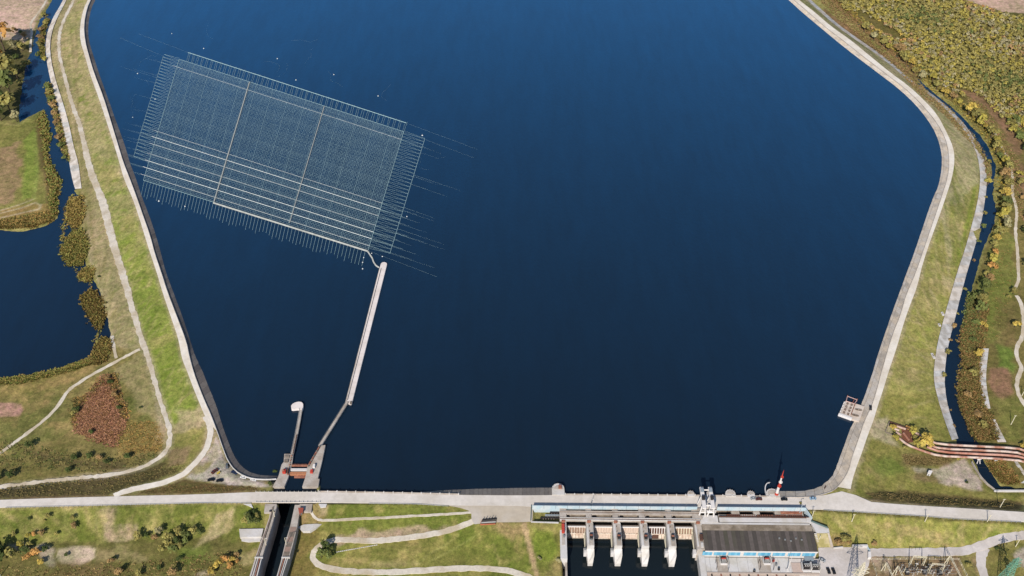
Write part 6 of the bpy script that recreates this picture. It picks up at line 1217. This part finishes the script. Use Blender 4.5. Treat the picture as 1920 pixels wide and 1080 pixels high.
for i in range(18):
    x, y = [(rnd.uniform(250, 300), rnd.uniform(120, 240)), (rnd.uniform(380, 640), rnd.uniform(70, 150)), (rnd.uniform(720, 800), rnd.uniform(180, 300))][i % 3]; an = rnd.uniform(0, 6.28); pts = []
    for k in range(12): pts.append(P(x, y, WR + .04)); an += rnd.uniform(-.7, .7); x += 5 * math.cos(an); y += 3.5 * math.sin(an)
    if all(0 < p.y for p in pts): rope(smooth(pts, 1), .015, 'loose_rope', M_ROPE)
byl = [(258,138,'pale buoy left of the net, largest on its own'),(291,186,'pale buoy beside the left fringe of the net'),(322,63,'pale buoy north of the net, leftmost along the top'),(382,91,'pale buoy just above the top fringe of the net near its left corner'),(520,110,'pale buoy north of the net, above its middle'),(626,140,'pale buoy north of the net, toward its right end'),(709,180,'bright pale buoy off the top right corner of the net'),(792,254,'pale buoy out in the water right of the net'),(298,377,'pale buoy below the lower left corner of the net, nearer the dike'),(347,387,'pale buoy below the lower left corner of the net, farther from the dike'),(697,475,'pale buoy right beside the lower right corner of the net'),(682,483,'upper of the pale buoys left of the tow line'),(680,492,'middle pale buoy left of the tow line'),(680,504,'lowest pale buoy left of the tow line'),(717,481,'pale buoy just above the tip of the long jetty'),(763,406,'pale buoy on a mooring rope right of the net'),(249,220,'pale buoy close to the left dike beside the net'),(555,150,'pale buoy among the top fringe of the net')]
for x, y, lb in byl:
    p = P(x, y, WR); r_ = root('buoy', p, lb, 'buoy', 'buoys around the net'); s_ = rnd.uniform(.5, .9)
    mb = MB()
    for q in range(4): mb.tube([p + Vector((0, 0, -.5 + .35 * q)) * s_, p + Vector((0, 0, -.15 + .35 * q)) * s_], [.7, 1.0, 1.0, .7][q] * s_, 10, [1.0, 1.0, .7, .2][q] * s_)
    mb.build('float', M_ROPEB, r_, sm=True); MB().tube([p + Vector((0, 0, .9)) * s_, p + Vector((0, 0, 2.2)) * s_], .12, 5).build('stick', M_GREY, r_)
# ------------------------------------------------------------------ vegetation
G_TL = 'trees by the left river'
plants('autumn_tree', [(10,96,19,'orange'),(-4,122,17,'orange'),(17,150,19,'olive'),(-4,168,13,'orange'),(23,182,16,'green'),(4,203,15,'dark'),(20,212,16,'olive'),(32,228,9,'grey'),(34,150,9,'olive'),(2,226,12,'green')], 'tree', 'in the clump by the left river', 'tree', G_TL, 1.25, .5)
plants('bush', [(28,92,8,'grey'),(42,96,9,'olive'),(30,112,7,'dark'),(40,160,6,'olive'),(48,72,6,'brown'),(40,64,5,'dark'),(30,60,5,'brown'),(36,134,7,'olive')], 'bush', 'among the left river trees', 'bush', 'bushes by the left river', .9)
p_ = G(50, 128); H[sub((p_.x - 9, p_.x + 9, p_.y - 9, p_.y + 9), 0)] = np.maximum(H[sub((p_.x - 9, p_.x + 9, p_.y - 9, p_.y + 9), 0)], -.3)
plants('bush', [(50,128,9,'olive'),(54,122,5,'grey')], 'bush', 'standing in the river at upper left', 'bush', 'bushes in the left river', .7)
plants('bank_shrub', [(84,35,7,'olive'),(88,48,6,'olive'),(80,60,6,'brown'),(79,74,6,'brown'),(77,88,6,'olive'),(74,106,5,'green'),(84,115,5,'lime'),(91,168,7,'green'),(95,178,7,'olive'),(97,190,6,'green'),(100,203,7,'brown'),(103,216,7,'brown'),(107,232,7,'brown'),(110,246,6,'olive'),(113,262,7,'brown'),(117,277,7,'green'),(121,298,5,'green')], 'shrub', 'at the left lining foot counted downstream', 'shrub', 'shrubs at the foot of the left lining', .8)
BR, BRD, OL = A(138,118,66), A(118,98,56), A(128,122,66)
ES = lambda nm, pts, n, h, cols, lab, seed, sz=1.1, ed=1.0: clumps(nm, pts, n, sz, h * .78, cols, lab, seed=seed, edge=ed)
ES('reed_bed', [(128,380),(150,368),(157,398),(152,422),(138,432),(126,416)], 900, 2.6, [BR, BRD, OL, BR], 'brown reed bed at the head of the left pond', 1, .9, 2.0)
ES('reed_bed', [(114,472),(130,445),(150,428),(162,448),(163,480),(152,502),(128,500)], 1300, 2.8, [BR, OL, OL, A(110,112,58)], 'largest olive reed bed on the shore of the left pond', 2, .9, 2.0)
ES('reed_bed', [(148,516),(165,500),(178,510),(172,530),(152,526)], 400, 2.2, [OL, BR], 'small reed bed on the pond shore below the big one', 3, .9, 2.0)
ES('reed_bed', [(152,560),(172,545),(188,560),(196,592),(191,622),(180,612),(166,588)], 900, 2.6, [BR, OL, BRD], 'tapering reed bed along the middle of the pond shore', 4, .9, 2.0)
ES('reed_bed', [(176,656),(195,635),(209,640),(206,662),(186,684),(174,680)], 600, 2.4, [BRD, BR, OL], 'dark reed bed at the corner of the left pond', 5, .9, 2.0)
ES('reed_bed', [(-40,712),(0,712),(60,704),(110,692),(150,678),(178,668),(180,680),(150,690),(100,704),(40,718),(-40,724)], 1500, 1.6, [OL, BR, A(112,116,56)], 'low fringe of reeds along the bottom of the left pond', 6, 1.0)
ES('reed_bed', [(70,225),(80,208),(90,230),(95,255),(90,290),(104,325),(116,342),(108,372),(108,405),(92,412),(92,350),(84,310),(80,260)], 1800, 2.0, [A(104,112,56), BRD, OL], 'reeds edging the grassy spit by the left river', 7)
ES('reed_bed', [(-40,420),(0,412),(50,404),(90,396),(106,400),(100,416),(60,428),(0,430),(-40,428)], 1500, 1.6, [A(160,130,76), BR, OL], 'dry yellow reeds on the tip of the grassy spit', 8)
ES('reed_bed', [(196,706),(212,702),(214,730),(226,760),(236,800),(212,838),(186,826),(148,808),(144,785),(152,752),(176,728)], 3800, 1.0, [A(158,114,88), A(150,106,80), A(164,124,96), A(150,112,74)], 'rust coloured reed field in the lower left meadow', 9, .8, 2.2)
ES('scrub', [(200,700),(218,702),(222,730),(234,762),(240,790),(228,780),(216,748),(206,728)], 350, 1.6, [A(104,88,56), A(150,118,66), A(120,104,60)], 'dark ochre fringe along the right side of the rust reed field', 28, .9, 1.2)
ES('scrub', [(136,748),(160,742),(196,704),(204,712),(176,740),(150,770),(142,800),(134,790)], 300, 1.3, [A(110,98,58), A(146,116,66), A(96,96,52)], 'ochre fringe along the left side of the rust reed field', 29, .9, 1.2)
ES('scrub', [(-40,820),(40,830),(140,850),(240,850),(300,850),(290,868),(190,888),(60,880),(-40,890)], 420, .8, [A(96,88,54), A(112,102,60), A(88,92,50)], 'low dark scrub on the bank above the left field track', 10, 1.0, .5)
ES('scrub', [(225,790),(290,790),(308,830),(296,852),(240,850),(215,840)], 500, .7, [A(160,130,72), A(146,118,70), A(128,116,66)], 'tawny dry scrub inside the bend of the berm track', 11, .8, .5)
ES('scrub', [(250,925),(312,910),(400,908),(480,914),(490,918),(430,922),(380,924)], 420, .5, [A(106,86,54), A(92,84,50)], 'brown weeds in the dip beside the dam road', 12, .7, .3)
ES('scrub', [(-60,1060),(100,1062),(190,1056),(330,1046),(450,1030),(470,1110),(-60,1110)], 900, .8, [A(120,112,64), A(104,104,56), A(140,120,76), A(110,92,58)], 'mixed rough scrub along the lower left edge', 13, .8, .3)
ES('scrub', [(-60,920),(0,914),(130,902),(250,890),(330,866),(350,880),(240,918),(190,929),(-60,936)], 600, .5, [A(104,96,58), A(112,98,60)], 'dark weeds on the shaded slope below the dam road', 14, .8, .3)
LB = [(1800,640),(1812,600),(1820,570),(1838,556),(1850,570),(1846,610),(1842,650),(1838,690),(1838,720),(1846,760),(1862,790),(1872,826),(1830,826),(1816,806),(1800,770),(1796,735),(1798,710),(1805,683)]
ES('reed_bed', LB, 6500, 2.6, [A(140,116,72), A(124,116,66), A(148,116,74), A(114,112,64), A(132,112,70)], 'broad brown reed bed on the far bank of the right canal', 15, .8, 1.5)
ES('reed_bed', [(1850,868),(1880,864),(1896,880),(1912,906),(1880,908),(1868,894)], 1500, 1.8, [A(150,114,72), BR, OL], 'orange brown reeds below the pipe bridge', 16, .8, .6)
ES('scrub', [(1690,852),(1800,860),(1760,872),(1700,872)], 500, .8, [A(126,108,70), A(110,98,60)], 'dry brown scrub under the start of the pipes', 17, .7, .3)
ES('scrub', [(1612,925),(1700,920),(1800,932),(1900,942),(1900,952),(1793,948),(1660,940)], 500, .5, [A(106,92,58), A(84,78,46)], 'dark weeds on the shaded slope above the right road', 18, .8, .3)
ES('scrub', [(1560,-10),(1606,30),(1650,72),(1700,112),(1735,146),(1722,150),(1690,118),(1640,78),(1590,34),(1545,-10)], 1500, 1.4, [A(124,98,66), A(136,108,74), A(112,104,60)], 'brown reeds along the hidden upper canal', 19, 1.0, .5)
ES('scrub', [(1800,170),(1850,200),(1910,300),(1920,420),(1910,400),(1880,300),(1840,230)], 1300, 1.0, [A(142,110,82), A(126,110,70), A(112,108,62)], 'reddish dry scrub between the wood and the canal', 20, .8, .5)
ES('scrub', [(1850,480),(1880,420),(1900,470),(1900,560),(1870,640),(1850,640),(1840,560)], 500, .5, [A(122,120,62), A(134,112,66)], 'tufted meadow grass right of the canal', 21, .6, .3)
NB_ = WPOLY_R[15:37]
ES('scrub', NB_ + [(x - 15 + max(0, y - 200) * .06, y + 7) for x, y in NB_[::-1]], 2600, 1.3, [A(128,102,70), A(140,116,82), A(118,108,66), A(132,118,72)], 'brown weeds between the upper right lining and the canal', 26, .9, .6)
FB = [(x, y) for x, y in WPOLY_R[38:66]]
ES('scrub', [(x + 1, y) for x, y in FB] + [(x + 22 - max(0, (240 - y) * .05), y - 6) for x, y in FB[::-1]], 2600, 1.8, [OL, A(146,132,70), BR, A(164,142,66), A(120,118,60)], 'tangled olive and yellow growth along the far canal bank', 22, 1.1, 1.0)
ES('reed_bed', [(94,38),(86,60),(83,84),(86,112),(78,112),(73,84),(77,58),(86,36)], 700, 1.8, [OL, BR, A(112,116,58)], 'reeds at the top of the left lining beside the river', 23, 1.0, .5)
ES('reed_bed', [(88,156),(98,158),(108,200),(120,240),(130,280),(136,304),(127,304),(116,286),(106,240),(95,200),(86,176)], 1300, 1.8, [BR, OL, A(150,124,80), A(112,116,58)], 'reeds between the left lining and the river', 24, 1.0, .5)
SH = [(133,367),(124,395),(116,430),(113,469),(128,500),(146,514),(172,539),(154,562),(168,599),(182,624),(176,652)]
ES('reed_bed', SH + [(x + 7, y - 1) for x, y in SH[::-1]], 1100, 1.5, [OL, BR, A(122,120,66)], 'thin fringe of reeds along the right shore of the left pond', 25, .9, .8)
ES('reed_bed', [(1816,548),(1834,548),(1840,600),(1834,660),(1812,668),(1805,650),(1808,610)], 1300, 2.6, [A(104,118,66), A(118,126,74), A(126,122,70)], 'green reeds at the upper end of the right canal bed', 27, .8, 1.5)
# trees along the far canal bank
cb = [(1622,58),(1640,74),(1656,88),(1668,97),(1682,108),(1694,118),(1706,128),(1716,138),(1730,150),(1744,158),(1758,168),(1770,178),(1782,186),(1794,197),(1806,208),(1816,218),(1826,226),(1836,236),(1846,246),(1856,258),(1862,270),(1870,284),(1876,298),(1882,312),(1884,326),(1880,340),(1884,356),(1878,372),(1884,388),(1886,402),(1880,416),(1882,430),(1874,442),(1868,456),(1862,468),(1864,480),(1856,492),(1858,506),(1848,518),(1850,532),(1840,544),(1838,560),(1832,574),(1834,590)]
kc = {0: 'olive', 1: 'grey', 2: 'lime', 3: 'brown', 4: 'yellow', 5: 'orange', 6: 'green'}
seq = [0,1,0,2,3,0,4,0,1,2,0,4,3,2,0,4,0,2,4,0,2,0,6,2,0,3,0,4,6,0,2,1,0,4,0,5,2,5,0,3,6,6,0,6]
lst = [(x + rnd.uniform(-4, 4), y + rnd.uniform(-3, 3), rnd.uniform(5.5, 11.5), kc[k]) for (x, y), k in zip(cb, seq)]
plants('bank_tree', lst[::-1], 'tree', 'on the far canal bank counted upstream', 'tree', 'trees on the far bank of the right canal', 1.15, .35)
plants('bank_shrub', [(1853,306,4.5,'olive'),(1851,345,6,'lime'),(1848,372,3,'olive'),(1846,402,4,'olive'),(1843,428,5,'green'),(1834,455,4,'green'),(1826,490,3,'brown'),(1808,545,3.5,'olive'),(1795,590,2.5,'olive'),(1787,614,5,'brown'),(1781,640,3.5,'brown'),(1776,664,6,'olive'),(1769,706,5,'olive'),(1782,770,3,'brown'),(1789,800,3,'brown')], 'shrub', 'on the right lining counted downstream', 'shrub', 'shrubs on the right canal lining', .85)
plants('bank_tree', [(1828,610,7,'green'),(1822,640,8,'green'),(1834,668,9,'yellow'),(1822,705,9,'olive'),(1812,745,8,'brown'),(1832,780,9,'brown'),(1842,800,8,'olive'),(1826,560,7,'green'),(1843,612,7,'yellow')], 'bush', 'in the reed bed beside the right canal', 'bush', 'bushes in the reed bed by the right canal', .8)
plants('lone_tree', [(1902,614,7.5,'yellow'),(1899,552,6.5,'olive')], 'tree', 'standing alone beside the wavy track', 'tree', None, 1.0, .4)
plants('bush', [(1914,350,8,'olive'),(1918,375,8,'brown'),(1910,330,6,'lime'),(1926,440,9,'dark'),(1924,500,8,'dark'),(1926,410,7,'orange'),(1890,560,4,'olive'),(1896,250,7,'lime'),(1910,262,8,'green'),(1905,232,8,'green'),(1922,285,8,'dark')], 'bush', 'near the dirt track at the right edge', 'bush', 'bushes by the right dirt track', .95)
plants('bush', [(1673,804,7,'yellow'),(1708,813,8,'lime'),(1679,824,7,'lime'),(1714,826,6,'olive'),(1728,834,13,'yellow'),(1740,838,8,'yellow'),(1716,838,9,'lime'),(1702,806,6,'orange'),(1696,842,4,'olive')], 'bush', 'growing around the pipe chamber', 'bush', 'bushes round the pipe chamber', 1.0)
plants('bush', [(1756,848,4,'olive'),(1796,862,5,'lime'),(1804,860,4,'olive'),(1916,838,7,'yellow'),(1812,907,3,'dark')], 'bush', 'close to the pipe bridge', 'bush', 'bushes by the pipe bridge', .9)
plants('bush', [(56,975,3.5,'dark'),(92,972,5,'olive'),(84,978,2.5,'olive'),(138,975,5,'olive'),(140,990,6,'brown'),(28,1004,5,'olive'),(54,1006,5,'lime'),(64,1005,5,'orange'),(80,1004,6,'brown'),(107,1004,4.5,'olive'),(8,1036,13,'dark'),(0,1050,13,'dark'),(22,1044,11,'olive'),(41,1026,7,'lime'),(50,1036,8,'dark'),(57,1025,6,'olive'),(70,1042,9,'orange'),(53,1048,7,'orange'),(78,1057,7,'yellow'),(86,1034,6,'dark'),(126,1042,4,'dark'),(210,1054,6,'brown'),(215,1048,4,'dark')], 'bush', 'on the lower left grass counted downwards', 'bush', 'bushes in the lower left corner', 1.0)  # dark bush right of the orange ones stands in for a cast shadow
plants('bush', [(262,1011,9,'olive'),(277,1008,6,'dark'),(292,1013,7,'brown'),(302,1002,8,'grey'),(322,1012,10,'olive'),(336,1004,9,'olive'),(350,1006,9,'green'),(364,1001,8,'olive'),(376,1000,6,'green'),(317,1026,9,'olive'),(326,1034,8,'green'),(338,1026,8,'olive'),(305,1032,7,'olive'),(350,1018,7,'green'),(337,1052,5,'dark'),(330,1020,8,'dark')], 'bush', 'in the thicket left of the lock', 'bush', 'bushes of the thicket left of the lock', 1.05)
plants('bush', [(410,1062,9,'yellow'),(422,1056,8,'orange'),(436,1051,7,'yellow'),(400,1074,8,'yellow'),(446,1054,5,'orange'),(432,1064,7,'orange'),(445,1042,5,'brown'),(325,1078,8,'brown'),(225,1078,8,'brown'),(262,1080,7,'olive'),(300,1068,5,'dark')], 'bush', 'in the autumn scrub left of the lock', 'bush', 'autumn bushes left of the lock', 1.05)
plants('bush', [(471,978,10,'green'),(462,982,8,'olive'),(475,966,7,'dark'),(480,982,7,'green'),(466,970,6,'dark'),(484,970,5,'olive')], 'bush', 'in the clump just below the road by the lock', 'bush', 'bushes by the left lock wall', 1.1)
plants('hairpin_tree', [(603,1046,9,'green'),(612,1032,9,'dark'),(618,1046,8,'green'),(608,1038,8,'dark'),(620,1034,6,'green')], 'tree', 'inside the hairpin of the pale road', 'tree', 'trees inside the hairpin', 1.3, .4)
plants('bush', [(22,894,8,'dark'),(-2,898,8,'dark'),(58,840,8,'dark'),(142,860,7,'dark'),(169,857,7,'dark'),(186,862,6,'brown'),(201,868,6,'dark'),(240,860,7,'dark'),(264,766,3,'dark'),(130,884,6,'dark'),(144,770,6,'dark'),(208,718,6,'dark'),(216,744,6,'brown'),(224,766,5,'dark'),(204,712,5,'brown'),(140,776,6,'olive'),(172,812,5,'dark'),(506,910,5,'dark'),(522,910,4,'dark'),(186,520,3,'dark')], 'bush', 'scattered over the lower left meadow', 'bush', 'bushes of the lower left meadow', .8)  # dark pair by the lock entrance added in place of cast shadows
plants('bush', [(1584,1016,9,'olive'),(1572,1022,8,'brown'),(1638,1022,6,'brown'),(1591,1018,6,'brown'),(1845,1022,0.1,'olive')][:4], 'bush', 'at the back of the yard', 'bush', 'bushes behind the yard', .9)
plants('bush', [(1049,931,3.5,'olive'),(1503,962,4,'green'),(1496,958,3,'olive')], 'bush', 'growing in a corner of the dam walls', 'bush', None, .9)
plants('bush', [(1012,1048,4,'grey'),(1046,1054,5,'grey'),(1880,1040,6,'olive'),(1890,1062,7,'olive'),(1868,1030,4,'dark'),(1815,1062,5,'olive')], 'bush', 'on the grass along the bottom edge', 'bush', 'bushes along the bottom edge', .8)
# wood beyond the canal: the nearest 300 trees one by one, the rest as one mass
FW = PL([(1552,-60),(1575,12),(1640,62),(1712,120),(1770,164),(1800,182),(1838,184),(1876,222),(1925,280),(2060,330),(2060,40),(1925,33),(1884,28),(1842,14),(1812,3),(1794,-60)], 2)
CL = [PL([(1800,168),(1835,182),(1868,215),(1880,240),(1850,228),(1815,195)], 2), PL([(1585,22),(1610,22),(1680,62),(1700,78),(1680,76),(1640,56)], 2)]
bb = bbox(FW); pts = []
y = bb[2]
while y < bb[3]:
    x = bb[0]
    while x < bb[1]:
        pts.append((x + rnd.uniform(-1.8, 1.8), y + rnd.uniform(-1.8, 1.8))); x += 3.9
    y += 3.7
pa = np.array(pts); ok = inside(FW, pa[:,0], pa[:,1])
for c in CL: ok &= ~inside(c, pa[:,0], pa[:,1])
ok &= np.random.default_rng(3).random(len(pa)) > .06
pa = pa[ok]; pa = pa[np.argsort(np.hypot(pa[:,0], pa[:,1]))]
fk = ['olive', 'olive', 'lime', 'grey', 'olive', 'brown', 'green', 'yellow', 'lime', 'grey']
fn = np.random.default_rng(5); 
def fkind(x, y):
    v = math.sin(x * .045 + 1.3 * math.sin(y * .03)) + math.cos(y * .05 + x * .02) + fn.normal() * .9
    return 'green' if v < -1.9 else 'olive' if v < -.2 else 'lime' if v < .7 else 'grey' if v < 1.4 else 'olive' if v < 1.8 else 'brown' if v < 2.5 else 'yellow' if v < 3.0 else 'orange'
for x, y in pa[:300]:
    k_ = fkind(x, y)
    plant('wood_tree', (x, y, gz(x, y) - .1), rnd.uniform(1.9, 2.9), k_, 'small %s tree in the dense wood beyond the right canal' % KIND[k_][1], 'tree', 'trees of the wood beyond the canal', 1.25, None, .3)
rest = pa[300:]; VV, CC = [], []
PR = [crown_np(500 + i, 34, 1.0, 1.1, .34) for i in range(6)]
for x, y in rest:
    v, k, r_ = PR[rnd.randrange(6)]; a = rnd.uniform(0, 6.28); s_ = rnd.uniform(1.8, 2.9); ca, sa = math.cos(a), math.sin(a); h_ = s_ * rnd.uniform(.8, 1.15)
    VV.append(np.stack([x + s_ * (v[:,0] * ca - v[:,1] * sa), y + s_ * (v[:,0] * sa + v[:,1] * ca), 1.4 + h_ * (v[:,2] + .25)], 1))
    c = 1.8 * np.array([1.0, .98, 1.08]) * KIND[fkind(x, y)][0] * fn.uniform(.8, 1.2); CC.append(np.repeat(np.clip(c[None] * fn.uniform(.84, 1.16, (len(v) // 4, 1)), 0, 1), 4, 0))
VV = np.concatenate(VV); CC = np.concatenate(CC); o0 = VV.mean(0)
me = np_mesh('wood', VV - o0, np.arange(len(VV)).reshape(-1, 4), M_FOL, 'tint', CC); o = bpy.data.objects.new('wood', me); o.location = o0; COL.objects.link(o); tag(o, 'dense autumn wood filling the upper right corner', kind='stuff')
